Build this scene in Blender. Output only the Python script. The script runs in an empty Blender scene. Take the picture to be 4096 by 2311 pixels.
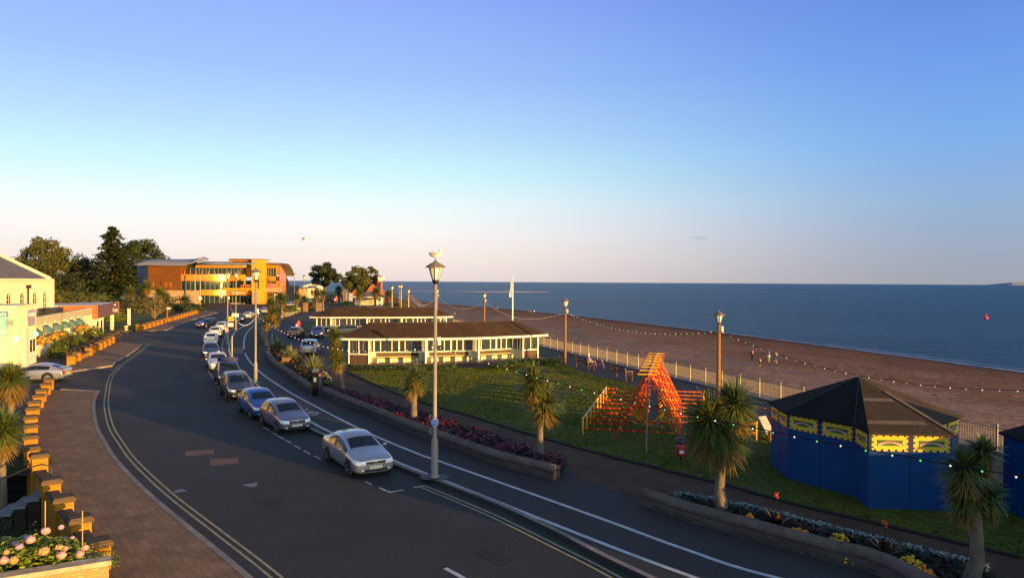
import bpy, bmesh, math, random
from mathutils import Vector, Matrix
random.seed(7)
R = math.radians
C = bpy.context.scene.collection
scene = bpy.context.scene

# ---------------------------------------------------------------- camera
EYE = 7.0
FN, PCX, PCY = 2863.0, 2048.0, 1155.5          # focal length and centre, in pixels of the 4096 wide photograph
PIT, ROLL = 0.01006, 0.0060
_r0, _u0, _f = Vector((1, 0, 0)), Vector((0, math.sin(PIT), math.cos(PIT))), Vector((0, math.cos(PIT), -math.sin(PIT)))
_r = _r0 * math.cos(ROLL) + _u0 * math.sin(ROLL)
_u = _u0 * math.cos(ROLL) - _r0 * math.sin(ROLL)
CAM = Vector((0, 0, EYE))
cam_data = bpy.data.cameras.new("camera")
cam = bpy.data.objects.new("camera", cam_data)
C.objects.link(cam)
M = Matrix(((_r.x, _u.x, -_f.x, 0), (_r.y, _u.y, -_f.y, 0), (_r.z, _u.z, -_f.z, EYE), (0, 0, 0, 1)))
cam.matrix_world = M
cam_data.sensor_width = 36
cam_data.lens = 36 * FN / 4096
cam_data.clip_start, cam_data.clip_end = 0.1, 60000
scene.camera = cam


def ray(x, y):
    return _f + _r * ((x - PCX) / FN) + _u * ((PCY - y) / FN)


# ---------------------------------------------------------------- sun and sky
SUN_AZ, SUN_EL = 50.0, 4.6                       # degrees right of straight behind the camera, and above the horizon
SUN = Vector((math.sin(R(SUN_AZ)) * math.cos(R(SUN_EL)), -math.cos(R(SUN_AZ)) * math.cos(R(SUN_EL)), math.sin(R(SUN_EL))))
sd = bpy.data.lights.new("sun", 'SUN')
sd.energy, sd.angle, sd.color = 2.9, R(0.53), (1.0, 0.55, 0.14)
so = bpy.data.objects.new("sun", sd)
C.objects.link(so)
so.rotation_euler = SUN.to_track_quat('Z', 'Y').to_euler()
so.location = SUN * 100
w = bpy.data.worlds.new("World")
scene.world = w
w.use_nodes = True
nt = w.node_tree
sky = nt.nodes.new('ShaderNodeTexSky')
sky.sky_type = 'NISHITA'
sky.sun_disc = False
sky.sun_elevation = R(SUN_EL)
sky.sun_rotation = R(180 - SUN_AZ)
sky.air_density, sky.dust_density, sky.ozone_density = 1.0, 0.4, 2.0
bg = nt.nodes['Background']
bg.inputs[1].default_value = 0.15
scene.view_settings.exposure = EXPO = 2.0


def _srgb(c):
    return tuple(((v / 255 + 0.055) / 1.055) ** 2.4 if v > 10 else v / 255 / 12.92 for v in c)


def _sky_ramp(stops):
    cr = nt.nodes.new('ShaderNodeValToRGB')
    e = cr.color_ramp.elements
    while len(e) < len(stops):
        e.new(0.5)
    for el, (p, c) in zip(e, stops):
        el.position, el.color = p, (*_srgb(c), 1)
    return cr


# the measured evening sky: pale towards the anti-sun (left), deeper blue at right angles to the sun (right),
# and the physical sunset glow of the Sky Texture behind the camera
tcw = nt.nodes.new('ShaderNodeTexCoord')
sxyz = nt.nodes.new('ShaderNodeSeparateXYZ')
nt.links.new(tcw.outputs['Generated'], sxyz.inputs[0])
pale = _sky_ramp([(0.0, (238, 222, 218)), (0.03, (252, 238, 228)), (0.065, (255, 250, 246)), (0.105, (240, 255, 255)), (0.15, (208, 249, 255)), (0.20, (186, 226, 255)), (0.27, (162, 200, 255)), (0.38, (142, 174, 252)), (0.6, (118, 140, 190)), (1.0, (112, 122, 150))])
deep = _sky_ramp([(0.0, (162, 165, 176)), (0.04, (160, 172, 192)), (0.10, (148, 180, 216)), (0.17, (128, 176, 236)), (0.27, (112, 157, 234)), (0.38, (94, 134, 220)), (0.6, (100, 122, 172)), (1.0, (110, 120, 148))])
for q in (pale, deep):
    nt.links.new(sxyz.outputs[2], q.inputs[0])
dt = nt.nodes.new('ShaderNodeVectorMath')
dt.operation = 'DOT_PRODUCT'
nt.links.new(tcw.outputs['Generated'], dt.inputs[0])
dt.inputs[1].default_value = (-SUN.x / math.cos(R(SUN_EL)), -SUN.y / math.cos(R(SUN_EL)), 0)


def _range(a, b):
    q = nt.nodes.new('ShaderNodeMapRange')
    q.interpolation_type = 'SMOOTHSTEP'
    q.inputs[1].default_value, q.inputs[2].default_value = a, b
    nt.links.new(dt.outputs['Value'], q.inputs[0])
    return q


def _mix(f, a, b, mode='MIX'):
    q = nt.nodes.new('ShaderNodeMix')
    q.data_type, q.blend_type = 'RGBA', mode
    if hasattr(f, 'links'):
        nt.links.new(f, q.inputs[0])
    else:
        q.inputs[0].default_value = f
    nt.links.new(a, q.inputs[6])
    nt.links.new(b, q.inputs[7])
    return q.outputs[2]


front = _mix(_range(0.10, 0.82).outputs[0], deep.outputs[0], pale.outputs[0])
# two small wisps of evening cloud low over the sea
for (cx_, cy_, half_w, half_h, col_, amt) in ((1985, 1056, .018, .0042, (255, 214, 200), .75), (2800, 953, .026, .0030, (150, 158, 190), .35)):
    cd_ = ray(cx_, cy_).normalized()
    sb_ = nt.nodes.new('ShaderNodeVectorMath'); sb_.operation = 'SUBTRACT'
    nt.links.new(tcw.outputs['Generated'], sb_.inputs[0]); sb_.inputs[1].default_value = cd_
    ml_ = nt.nodes.new('ShaderNodeVectorMath'); ml_.operation = 'MULTIPLY'
    nt.links.new(sb_.outputs[0], ml_.inputs[0]); ml_.inputs[1].default_value = (1 / half_w, 1 / half_w, 1 / half_h)
    ln_ = nt.nodes.new('ShaderNodeVectorMath'); ln_.operation = 'LENGTH'; nt.links.new(ml_.outputs[0], ln_.inputs[0])
    nz_ = nt.nodes.new('ShaderNodeTexNoise'); nz_.inputs['Scale'].default_value = 2.2; nz_.inputs['Detail'].default_value = 6; nt.links.new(ml_.outputs[0], nz_.inputs['Vector'])
    ad_ = nt.nodes.new('ShaderNodeMath'); ad_.operation = 'MULTIPLY_ADD'; nt.links.new(nz_.outputs[0], ad_.inputs[0]); ad_.inputs[1].default_value = 1.9; nt.links.new(ln_.outputs['Value'], ad_.inputs[2])
    mr_ = nt.nodes.new('ShaderNodeMapRange'); mr_.interpolation_type = 'SMOOTHSTEP'
    mr_.inputs[1].default_value, mr_.inputs[2].default_value, mr_.inputs[3].default_value, mr_.inputs[4].default_value = 1.1, 1.75, amt, 0.0
    nt.links.new(ad_.outputs[0], mr_.inputs[0])
    cc_ = nt.nodes.new('ShaderNodeRGB'); cc_.outputs[0].default_value = (*_srgb(col_), 1)
    front = _mix(mr_.outputs[0], front, cc_.outputs[0])
gain = nt.nodes.new('ShaderNodeVectorMath')
gain.operation = 'SCALE'
gain.inputs['Scale'].default_value = 1 / (0.15 * 2 ** EXPO)
nt.links.new(front, gain.inputs[0])
nt.links.new(_mix(_range(-0.6, -0.1).outputs[0], sky.outputs[0], gain.outputs[0]), bg.inputs[0])
scene.view_settings.view_transform = 'Standard'
scene.view_settings.look = 'None'
scene.view_settings.gamma = 1
scene.cycles.max_bounces = 5
scene.cycles.diffuse_bounces = 2
scene.cycles.glossy_bounces = 2
scene.cycles.transparent_max_bounces = 6
scene.cycles.use_denoising = True


# ---------------------------------------------------------------- picture pixel -> place
def P(x, y, z=0.0):
    d = ray(x, y)
    t = (z - EYE) / d.z
    return CAM + d * t


def PY(x, y, Y):
    d = ray(x, y)
    return CAM + d * (Y / d.y)


def PL(pts, z=0.0):
    return [P(x, y, z) for x, y in pts]


# ---------------------------------------------------------------- materials
MATS = {}


def mat(name, col, rough=0.7, var=0.25, scale=4.0, bump=0.0, bscale=None, metal=0.0, spec=0.5, coat=0.0, emit=None, alpha=1.0, trans=0.0, detail=4.0, stretch=None, col2=None):
    if name in MATS:
        return MATS[name]
    m = bpy.data.materials.new(name)
    m.use_nodes = True
    n, l = m.node_tree.nodes, m.node_tree.links
    b = n['Principled BSDF']
    b.inputs['Roughness'].default_value = rough
    b.inputs['Metallic'].default_value = metal
    b.inputs['Specular IOR Level'].default_value = spec if rough < .6 or spec != .5 else .18
    b.inputs['Coat Weight'].default_value = coat
    b.inputs['Coat Roughness'].default_value = 0.06
    b.inputs['Transmission Weight'].default_value = trans
    b.inputs['Alpha'].default_value = alpha
    tc = n.new('ShaderNodeTexCoord')
    src = tc.outputs['Object']
    if stretch:
        mp = n.new('ShaderNodeMapping')
        mp.inputs['Scale'].default_value = stretch
        l.new(src, mp.inputs[0])
        src = mp.outputs[0]
    c = (*col, 1)
    if var > 0 or col2:
        nz = n.new('ShaderNodeTexNoise')
        nz.inputs['Scale'].default_value = scale
        nz.inputs['Detail'].default_value = detail
        nz.inputs['Roughness'].default_value = 0.65
        l.new(src, nz.inputs['Vector'])
        cr = n.new('ShaderNodeValToRGB')
        cr.color_ramp.elements[0].position = 0.3
        cr.color_ramp.elements[1].position = 0.72
        if col2:
            cr.color_ramp.elements[0].color = (*col2, 1)
            cr.color_ramp.elements[1].color = c
        else:
            cr.color_ramp.elements[0].color = (*[v * (1 - var) for v in col], 1)
            cr.color_ramp.elements[1].color = (*[min(1, v * (1 + var)) for v in col], 1)
        l.new(nz.outputs[0], cr.inputs[0])
        l.new(cr.outputs[0], b.inputs['Base Color'])
    else:
        b.inputs['Base Color'].default_value = c
    if bump > 0:
        nb = n.new('ShaderNodeTexNoise')
        nb.inputs['Scale'].default_value = bscale or scale * 5
        nb.inputs['Detail'].default_value = 5
        l.new(src, nb.inputs['Vector'])
        bp = n.new('ShaderNodeBump')
        bp.inputs['Strength'].default_value = bump
        bp.inputs['Distance'].default_value = 0.05
        l.new(nb.outputs[0], bp.inputs['Height'])
        l.new(bp.outputs[0], b.inputs['Normal'])
    if emit:
        b.inputs['Emission Color'].default_value = (*emit[0], 1)
        b.inputs['Emission Strength'].default_value = emit[1]
    MATS[name] = m
    return m


def node_mat(name):
    m = bpy.data.materials.new(name)
    m.use_nodes = True
    MATS[name] = m
    return m, m.node_tree.nodes, m.node_tree.links, m.node_tree.nodes['Principled BSDF']


def ramp(n, stops):
    cr = n.new('ShaderNodeValToRGB')
    e = cr.color_ramp.elements
    while len(e) < len(stops):
        e.new(0.5)
    for el, (p, c) in zip(e, stops):
        el.position, el.color = p, (*c, 1)
    return cr


# ---------------------------------------------------------------- mesh building
class MB:
    def __init__(s):
        s.v, s.f = [], []

    def add(s, vs, fs):
        o = len(s.v)
        s.v += [Vector(p) for p in vs]
        s.f += [tuple(i + o for i in f) for f in fs]
        return s

    def quad(s, a, b, c, d):
        return s.add((a, b, c, d), ((0, 1, 2, 3),))

    def poly(s, pts):
        return s.add(pts, (tuple(range(len(pts))),))

    def box(s, c, d, rz=0.0, ax=None):
        """box of size d centred at c, turned rz about z (or with x axis ax)"""
        hx, hy, hz = d[0] / 2, d[1] / 2, d[2] / 2
        if ax is not None:
            X = Vector(ax).normalized()
            Y = Vector((0, 0, 1)).cross(X)
            Y = Y.normalized() if Y.length > 1e-4 else Vector((0, 1, 0))
            Z = X.cross(Y)
        else:
            X, Y, Z = Vector((math.cos(rz), math.sin(rz), 0)), Vector((-math.sin(rz), math.cos(rz), 0)), Vector((0, 0, 1))
        c = Vector(c)
        vs = [c + X * (hx * i) + Y * (hy * j) + Z * (hz * k) for k in (-1, 1) for j in (-1, 1) for i in (-1, 1)]
        return s.add(vs, ((0, 2, 3, 1), (4, 5, 7, 6), (0, 1, 5, 4), (2, 6, 7, 3), (0, 4, 6, 2), (1, 3, 7, 5)))

    def beam(s, a, b, wd, ht, up=(0, 0, 1)):
        a, b = Vector(a), Vector(b)
        X = (b - a)
        L = X.length
        X.normalize()
        U = Vector(up)
        Y = U.cross(X)
        Y = Y.normalized() if Y.length > 1e-4 else Vector((0, 1, 0))
        Z = X.cross(Y)
        vs = [p + Y * (wd / 2 * j) + Z * (ht / 2 * k) for p in (a, b) for k in (-1, 1) for j in (-1, 1)]
        return s.add(vs, ((0, 1, 3, 2), (4, 6, 7, 5), (0, 4, 5, 1), (2, 3, 7, 6), (0, 2, 6, 4), (1, 5, 7, 3)))

    def prism(s, pts, z0, z1):
        """vertical prism over a plan polygon"""
        n = len(pts)
        vs = [Vector((p[0], p[1], z0)) for p in pts] + [Vector((p[0], p[1], z1)) for p in pts]
        fs = [tuple(range(n - 1, -1, -1)), tuple(range(n, 2 * n))]
        fs += [(i, (i + 1) % n, n + (i + 1) % n, n + i) for i in range(n)]
        return s.add(vs, fs)

    def tube(s, pts, rad, n=8, cap=True):
        pts = [Vector(p) for p in pts]
        if not hasattr(rad, '__len__'):
            rad = [rad] * len(pts)
        o = len(s.v)
        ref = Vector((0.31, 0.27, 0.91)).normalized()
        for i, p in enumerate(pts):
            d = (pts[min(i + 1, len(pts) - 1)] - pts[max(i - 1, 0)]).normalized()
            a = d.cross(ref)
            if a.length < 0.05:
                a = d.cross(Vector((1, 0, 0)))
            a.normalize()
            b = d.cross(a)
            for k in range(n):
                t = 2 * math.pi * k / n
                s.v.append(p + (a * math.cos(t) + b * math.sin(t)) * rad[i])
        for i in range(len(pts) - 1):
            for k in range(n):
                s.f.append((o + i * n + k, o + i * n + (k + 1) % n, o + (i + 1) * n + (k + 1) % n, o + (i + 1) * n + k))
        if cap:
            s.f.append(tuple(o + k for k in range(n - 1, -1, -1)))
            e = o + (len(pts) - 1) * n
            s.f.append(tuple(e + k for k in range(n)))
        return s

    def lathe(s, prof, c=(0, 0, 0), n=12, ax='Z'):
        o = len(s.v)
        c = Vector(c)
        for r, z in prof:
            for k in range(n):
                t = 2 * math.pi * k / n
                x, y = r * math.cos(t), r * math.sin(t)
                s.v.append(c + (Vector((x, y, z)) if ax == 'Z' else Vector((x, z, y)) if ax == 'Y' else Vector((z, x, y))))
        for i in range(len(prof) - 1):
            for k in range(n):
                s.f.append((o + i * n + k, o + i * n + (k + 1) % n, o + (i + 1) * n + (k + 1) % n, o + (i + 1) * n + k))
        s.f.append(tuple(o + k for k in range(n - 1, -1, -1)))
        e = o + (len(prof) - 1) * n
        s.f.append(tuple(e + k for k in range(n)))
        return s

    def ball(s, c, r, seg=8, ring=6, sq=(1, 1, 1)):
        prof = [(max(1e-4, r * math.sin(math.pi * i / ring)), -r * math.cos(math.pi * i / ring)) for i in range(ring + 1)]
        o = len(s.v)
        s.lathe(prof, (0, 0, 0), seg)
        for i in range(o, len(s.v)):
            p = s.v[i]
            s.v[i] = Vector((p.x * sq[0], p.y * sq[1], p.z * sq[2])) + Vector(c)
        return s

    def ribbon(s, line, z, wdt):
        """flat painted strip along a plan polyline"""
        n = len(line)
        L, Rr = [], []
        for i in range(n):
            a, b = line[max(i - 1, 0)], line[min(i + 1, n - 1)]
            d = Vector((b[0] - a[0], b[1] - a[1], 0)).normalized()
            q = Vector((-d.y, d.x, 0)) * wdt / 2
            p = Vector((line[i][0], line[i][1], z))
            L.append(p + q)
            Rr.append(p - q)
        o = len(s.v)
        s.v += L + Rr
        for i in range(n - 1):
            s.f.append((o + i, o + n + i, o + n + i + 1, o + i + 1))
        return s

    def build(s, name, m, parent=None, smooth=False, world=True):
        """one mesh object; with a parent (an unrotated Empty when world) vertices are made local to it"""
        off = Vector((0, 0, 0))
        if parent is not None and world:
            p = parent
            while p is not None:
                off += p.location
                p = p.parent
        me = bpy.data.meshes.new(name)
        me.from_pydata([tuple(v - off) for v in s.v], [], s.f)
        me.materials.append(m)
        if smooth:
            for q in me.polygons:
                q.use_smooth = True
        me.update()
        o = bpy.data.objects.new(name, me)
        C.objects.link(o)
        if parent is not None:
            o.parent = parent
        return o


def build_each(mb, name, m, parent):
    """every separate piece of the builder becomes a part of its own"""
    par = list(range(len(mb.v)))

    def find(i):
        while par[i] != i:
            par[i] = par[par[i]]
            i = par[i]
        return i
    for f in mb.f:
        for i in f[1:]:
            par[find(i)] = find(f[0])
    groups = {}
    for f in mb.f:
        groups.setdefault(find(f[0]), []).append(f)
    out = []
    for fs in groups.values():
        q, idx = MB(), {}
        for f in fs:
            for i in f:
                if i not in idx:
                    idx[i] = len(q.v)
                    q.v.append(mb.v[i])
            q.f.append(tuple(idx[i] for i in f))
        out.append(q.build(name, m, parent))
    return out


def tag(o, label=None, cat=None, group=None, kind=None):
    if label:
        o['label'] = label
    if cat:
        o['category'] = cat
    if group:
        o['group'] = group
    if kind:
        o['kind'] = kind
    return o


def thing(name, label, cat, loc=(0, 0, 0), rz=0.0, group=None):
    o = bpy.data.objects.new(name, None)
    o.empty_display_size = 0.2
    C.objects.link(o)
    o.location = loc
    o.rotation_euler = (0, 0, rz)
    return tag(o, label, cat, group)


def struct(name, mb, m, smooth=False):
    return tag(mb.build(name, m, None, smooth), kind='structure')


def copy_tree(o, parent=None):
    c = o.copy()
    C.objects.link(c)
    if parent is not None:
        c.parent = parent
    for ch in list(o.children):
        copy_tree(ch, c)
    return c


def place(o, loc, rz=0.0, label=None, group=None, sc=None):
    o.location = loc
    o.rotation_euler = (0, 0, rz)
    if sc:
        o.scale = (sc, sc, sc)
    if label:
        o['label'] = label
    if group:
        o['group'] = group
    return o


def text_mesh(name, body, size, m, parent, at, xdir, up=Vector((0, 0, 1)), ext=0.01, fit=None):
    """lettering as a real mesh; at = centre, xdir = reading direction"""
    cu = bpy.data.curves.new(name, 'FONT')
    cu.body = body
    cu.size = size
    cu.extrude = ext
    cu.align_x, cu.align_y = 'CENTER', 'CENTER'
    tmp = bpy.data.objects.new(name + '_tmp', cu)
    C.objects.link(tmp)
    dg = bpy.context.evaluated_depsgraph_get()
    me = bpy.data.meshes.new_from_object(tmp.evaluated_get(dg))
    bpy.data.objects.remove(tmp)
    X = Vector(xdir).normalized()
    U = Vector(up).normalized()
    N = X.cross(U)
    if fit:
        xs = [v.co.x for v in me.vertices]
        k = fit / max(1e-3, max(xs) - min(xs))
    else:
        k = 1
    for v in me.vertices:
        c = v.co.copy()
        v.co = Vector(at) + X * (c.x * k) + U * c.y + N * c.z
    me.materials.clear()
    me.materials.append(m)
    o = bpy.data.objects.new(name, me)
    C.objects.link(o)
    off = Vector((0, 0, 0))
    p = parent
    while p is not None:
        off += p.location
        p = p.parent
    if parent is not None:
        for v in me.vertices:
            v.co -= off
        o.parent = parent
    return o


def spline(pts, n=8):
    """Catmull-Rom through plan points"""
    pts = [Vector(p) for p in pts]
    out = []
    for i in range(len(pts) - 1):
        p0, p1, p2, p3 = pts[max(i - 1, 0)], pts[i], pts[i + 1], pts[min(i + 2, len(pts) - 1)]
        for k in range(n):
            t = k / n
            out.append(0.5 * ((2 * p1) + (p2 - p0) * t + (2 * p0 - 5 * p1 + 4 * p2 - p3) * t * t + (3 * p1 - p0 - 3 * p2 + p3) * t ** 3))
    out.append(pts[-1])
    return out


def offset(line, d):
    """shift a plan polyline d to its left"""
    n = len(line)
    out = []
    for i in range(n):
        a, b = line[max(i - 1, 0)], line[min(i + 1, n - 1)]
        v = Vector((b[0] - a[0], b[1] - a[1], 0)).normalized()
        out.append(Vector(line[i]) + Vector((-v.y, v.x, 0)) * d)
    return out


def along(line, step, start=0.0):
    """points and headings every step metres along a polyline"""
    out, need = [], start
    for a, b in zip(line[:-1], line[1:]):
        a, b = Vector(a), Vector(b)
        L = (b - a).length
        while need <= L:
            out.append((a + (b - a) * (need / max(L, 1e-6)), math.atan2(b.y - a.y, b.x - a.x)))
            need += step
        need -= L
    return out


ORD = ['first', 'second', 'third', 'fourth', 'fifth', 'sixth', 'seventh', 'eighth', 'ninth', 'tenth', 'eleventh', 'twelfth', 'thirteenth', 'fourteenth', 'fifteenth', 'sixteenth', 'seventeenth', 'eighteenth', 'nineteenth', 'twentieth', 'twenty-first', 'twenty-second', 'twenty-third', 'twenty-fourth', 'twenty-fifth']


# ================================================================ ground materials
def asphalt_mat(name, c, patch=0.18):
    m, n, l, b = node_mat(name)
    tc = n.new('ShaderNodeTexCoord')
    big = n.new('ShaderNodeTexNoise'); big.inputs['Scale'].default_value = 0.22; big.inputs['Detail'].default_value = 6; big.inputs['Roughness'].default_value = 0.6
    fine = n.new('ShaderNodeTexNoise'); fine.inputs['Scale'].default_value = 9; fine.inputs['Detail'].default_value = 6; fine.inputs['Roughness'].default_value = 0.8
    for q in (big, fine):
        l.new(tc.outputs['Object'], q.inputs[0])
    r1 = ramp(n, [(0.35, tuple(v * (1 - patch) for v in c)), (0.65, tuple(v * (1 + patch) for v in c))])
    r2 = ramp(n, [(0.3, (0.72, 0.72, 0.72)), (0.75, (1.25, 1.25, 1.25))])
    l.new(big.outputs[0], r1.inputs[0]); l.new(fine.outputs[0], r2.inputs[0])
    mx = n.new('ShaderNodeMix'); mx.data_type = 'RGBA'; mx.blend_type = 'MULTIPLY'; mx.inputs[0].default_value = 1
    l.new(r1.outputs[0], mx.inputs[6]); l.new(r2.outputs[0], mx.inputs[7]); l.new(mx.outputs[2], b.inputs['Base Color'])
    bp = n.new('ShaderNodeBump'); bp.inputs['Strength'].default_value = 0.35; bp.inputs['Distance'].default_value = 0.01
    f2 = n.new('ShaderNodeTexNoise'); f2.inputs['Scale'].default_value = 60; f2.inputs['Detail'].default_value = 3
    l.new(tc.outputs['Object'], f2.inputs[0]); l.new(f2.outputs[0], bp.inputs['Height']); l.new(bp.outputs[0], b.inputs['Normal'])
    b.inputs['Roughness'].default_value = 0.85
    b.inputs['Specular IOR Level'].default_value = 0.3
    return m


def brick_mat(name, c1, c2, mortar, scale, bw=0.5, rh=0.25, rough=0.85, bump=0.4, rot=0.0, wall=False, msize=0.015, warp=0.0):
    """brick pattern; wall=True maps it to vertical faces by world x+y against z"""
    m, n, l, b = node_mat(name)
    tc = n.new('ShaderNodeTexCoord')
    src = tc.outputs['Object']
    if wall:
        sx = n.new('ShaderNodeSeparateXYZ'); l.new(src, sx.inputs[0])
        ad = n.new('ShaderNodeMath'); l.new(sx.outputs[0], ad.inputs[0]); l.new(sx.outputs[1], ad.inputs[1])
        cb = n.new('ShaderNodeCombineXYZ'); l.new(ad.outputs[0], cb.inputs[0]); l.new(sx.outputs[2], cb.inputs[1])
        src = cb.outputs[0]
    mp = n.new('ShaderNodeMapping'); mp.inputs['Rotation'].default_value = (0, 0, rot); l.new(src, mp.inputs[0])
    br = n.new('ShaderNodeTexBrick')
    br.inputs['Scale'].default_value = scale
    br.inputs['Color1'].default_value = (*c1, 1); br.inputs['Color2'].default_value = (*c2, 1); br.inputs['Mortar'].default_value = (*mortar, 1)
    br.inputs['Mortar Size'].default_value = msize; br.inputs['Brick Width'].default_value = bw; br.inputs['Row Height'].default_value = rh
    src2 = mp.outputs[0]
    if warp:
        wn_ = n.new('ShaderNodeTexNoise'); wn_.inputs['Scale'].default_value = 3.5; wn_.inputs['Detail'].default_value = 3; l.new(tc.outputs['Object'], wn_.inputs[0])
        sc_ = n.new('ShaderNodeVectorMath'); sc_.operation = 'SCALE'; sc_.inputs['Scale'].default_value = warp; l.new(wn_.outputs['Color'], sc_.inputs[0])
        ad2 = n.new('ShaderNodeVectorMath'); ad2.operation = 'ADD'; l.new(src2, ad2.inputs[0]); l.new(sc_.outputs[0], ad2.inputs[1]); src2 = ad2.outputs[0]
    l.new(src2, br.inputs[0])
    nz = n.new('ShaderNodeTexNoise'); nz.inputs['Scale'].default_value = 1.1; nz.inputs['Detail'].default_value = 7; nz.inputs['Roughness'].default_value = 0.7
    l.new(tc.outputs['Object'], nz.inputs[0])
    r2 = ramp(n, [(0.3, (0.68, 0.68, 0.68)), (0.75, (1.25, 1.25, 1.25))]); l.new(nz.outputs[0], r2.inputs[0])
    mx = n.new('ShaderNodeMix'); mx.data_type = 'RGBA'; mx.blend_type = 'MULTIPLY'; mx.inputs[0].default_value = 1
    l.new(br.outputs[0], mx.inputs[6]); l.new(r2.outputs[0], mx.inputs[7]); l.new(mx.outputs[2], b.inputs['Base Color'])
    bp = n.new('ShaderNodeBump'); bp.inputs['Strength'].default_value = bump; bp.inputs['Distance'].default_value = 0.02; bp.invert = True
    l.new(br.outputs['Fac'], bp.inputs['Height']); l.new(bp.outputs[0], b.inputs['Normal'])
    b.inputs['Roughness'].default_value = rough
    b.inputs['Specular IOR Level'].default_value = .12
    return m


def grass_mat(name, c1, c2, c3):
    m, n, l, b = node_mat(name)
    tc = n.new('ShaderNodeTexCoord')
    a = n.new('ShaderNodeTexNoise'); a.inputs['Scale'].default_value = 0.35; a.inputs['Detail'].default_value = 8; a.inputs['Roughness'].default_value = 0.7
    f = n.new('ShaderNodeTexNoise'); f.inputs['Scale'].default_value = 14; f.inputs['Detail'].default_value = 4; f.inputs['Roughness'].default_value = 0.8
    l.new(tc.outputs['Object'], a.inputs[0]); l.new(tc.outputs['Object'], f.inputs[0])
    r1 = ramp(n, [(0.3, c1), (0.55, c2), (0.75, c3)]); l.new(a.outputs[0], r1.inputs[0])
    r2 = ramp(n, [(0.25, (0.6, 0.6, 0.6)), (0.75, (1.35, 1.35, 1.3))]); l.new(f.outputs[0], r2.inputs[0])
    mx = n.new('ShaderNodeMix'); mx.data_type = 'RGBA'; mx.blend_type = 'MULTIPLY'; mx.inputs[0].default_value = 1
    l.new(r1.outputs[0], mx.inputs[6]); l.new(r2.outputs[0], mx.inputs[7]); l.new(mx.outputs[2], b.inputs['Base Color'])
    bp = n.new('ShaderNodeBump'); bp.inputs['Strength'].default_value = 0.9; bp.inputs['Distance'].default_value = 0.05
    l.new(f.outputs[0], bp.inputs['Height']); l.new(bp.outputs[0], b.inputs['Normal'])
    b.inputs['Roughness'].default_value = 0.9; b.inputs['Specular IOR Level'].default_value = 0.2
    return m


ASPH = asphalt_mat('asphalt', (0.030, 0.029, 0.027))
FOOT = asphalt_mat('footway_asphalt', (0.036, 0.034, 0.032), 0.12)
PROM = asphalt_mat('promenade_asphalt', (0.024, 0.025, 0.028), 0.12)
PAVER = brick_mat('paver', (0.245, 0.145, 0.078), (0.20, 0.12, 0.066), (0.12, 0.075, 0.043), 2.2, 0.9, 0.42, rot=0.9, msize=0.012)
PATHP = brick_mat('path_paver', (0.095, 0.055, 0.033), (0.076, 0.046, 0.028), (0.04, 0.030, 0.022), 3.0, rot=0.5, msize=0.012)
GRASS = grass_mat('lawn_grass', (0.050, 0.066, 0.009), (0.072, 0.088, 0.011), (0.12, 0.120, 0.020))
KERB = mat('kerb_concrete', (0.20, 0.175, 0.15), 0.85, 0.3, 1.5, 0.3, 20)
SOIL = mat('soil', (0.035, 0.026, 0.018), 0.95, 0.4, 3, 0.6, 12)
WHITE_LINE = mat('white_road_paint', (0.44, 0.44, 0.43), 0.7, 0.22, 3.0)
YELLOW_LINE = mat('yellow_road_paint', (0.30, 0.25, 0.13), 0.75, 0.3, 3.0)

# ================================================================ setting: plan lines
# right kerb of the road (far to near)
KR = spline([Vector((-66, 215, 0)), Vector((-58, 185, 0))] + PL([(1100, 1248), (1035, 1268), (965, 1296), (915, 1328), (890, 1366), (885, 1400), (903, 1440), (955, 1500), (1045, 1590), (1150, 1668), (1242, 1726), (1420, 1803), (1576, 1869), (1712, 1922), (1840, 1971), (2001, 2036), (2223, 2142), (2495, 2283)]) + [Vector((6.9, 11.6, 0)), Vector((14, 2.5, 0)), Vector((24, -10, 0))], 6)
# left kerb beside the long pavement (near to far)
KL = spline([Vector((8, -2, 0)), Vector((1.2, 8, 0)), Vector((-3.4, 13.4, 0))] + PL([(995, 2311), (784, 2135), (600, 1980), (477, 1852), (427, 1776), (395, 1714), (383, 1651), (383, 1607), (393, 1570)]), 6)
SEAWALL = [Vector((46, -44, 0)), Vector((20.15, 28.8, 0)), Vector((13.64, 46.5, 0)), Vector((8.44, 61.3, 0)), Vector((2.81, 77.3, 0)), Vector((-9, 110, 0)), Vector((-22.5, 146, 0)), Vector((-37, 185, 0)), Vector((-52, 235, 0)), Vector((-66, 300, 0)), Vector((-84, 450, 0))]
PIERS1 = [(-8.4, 14.7), (-9.84, 17.0), (-11.3, 18.7), (-12.8, 20.4), (-14.3, 22.2), (-16.25, 24.6), (-17.8, 26.5), (-19.1, 28.4), (-20.5, 30.5), (-21.8, 32.4), (-23.2, 34.6), (-24.3, 36.4), (-25.4, 38.4), (-26.5, 40.3), (-27.8, 42.7), (-28.9, 44.7)]
PIERS2 = [(-35.7, 58.0), (-36.7, 60.4), (-38.3, 64.8), (-39.4, 67.5), (-40.5, 70.2), (-41.4, 72.5), (-42.3, 74.9), (-43.4, 77.6)]

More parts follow.
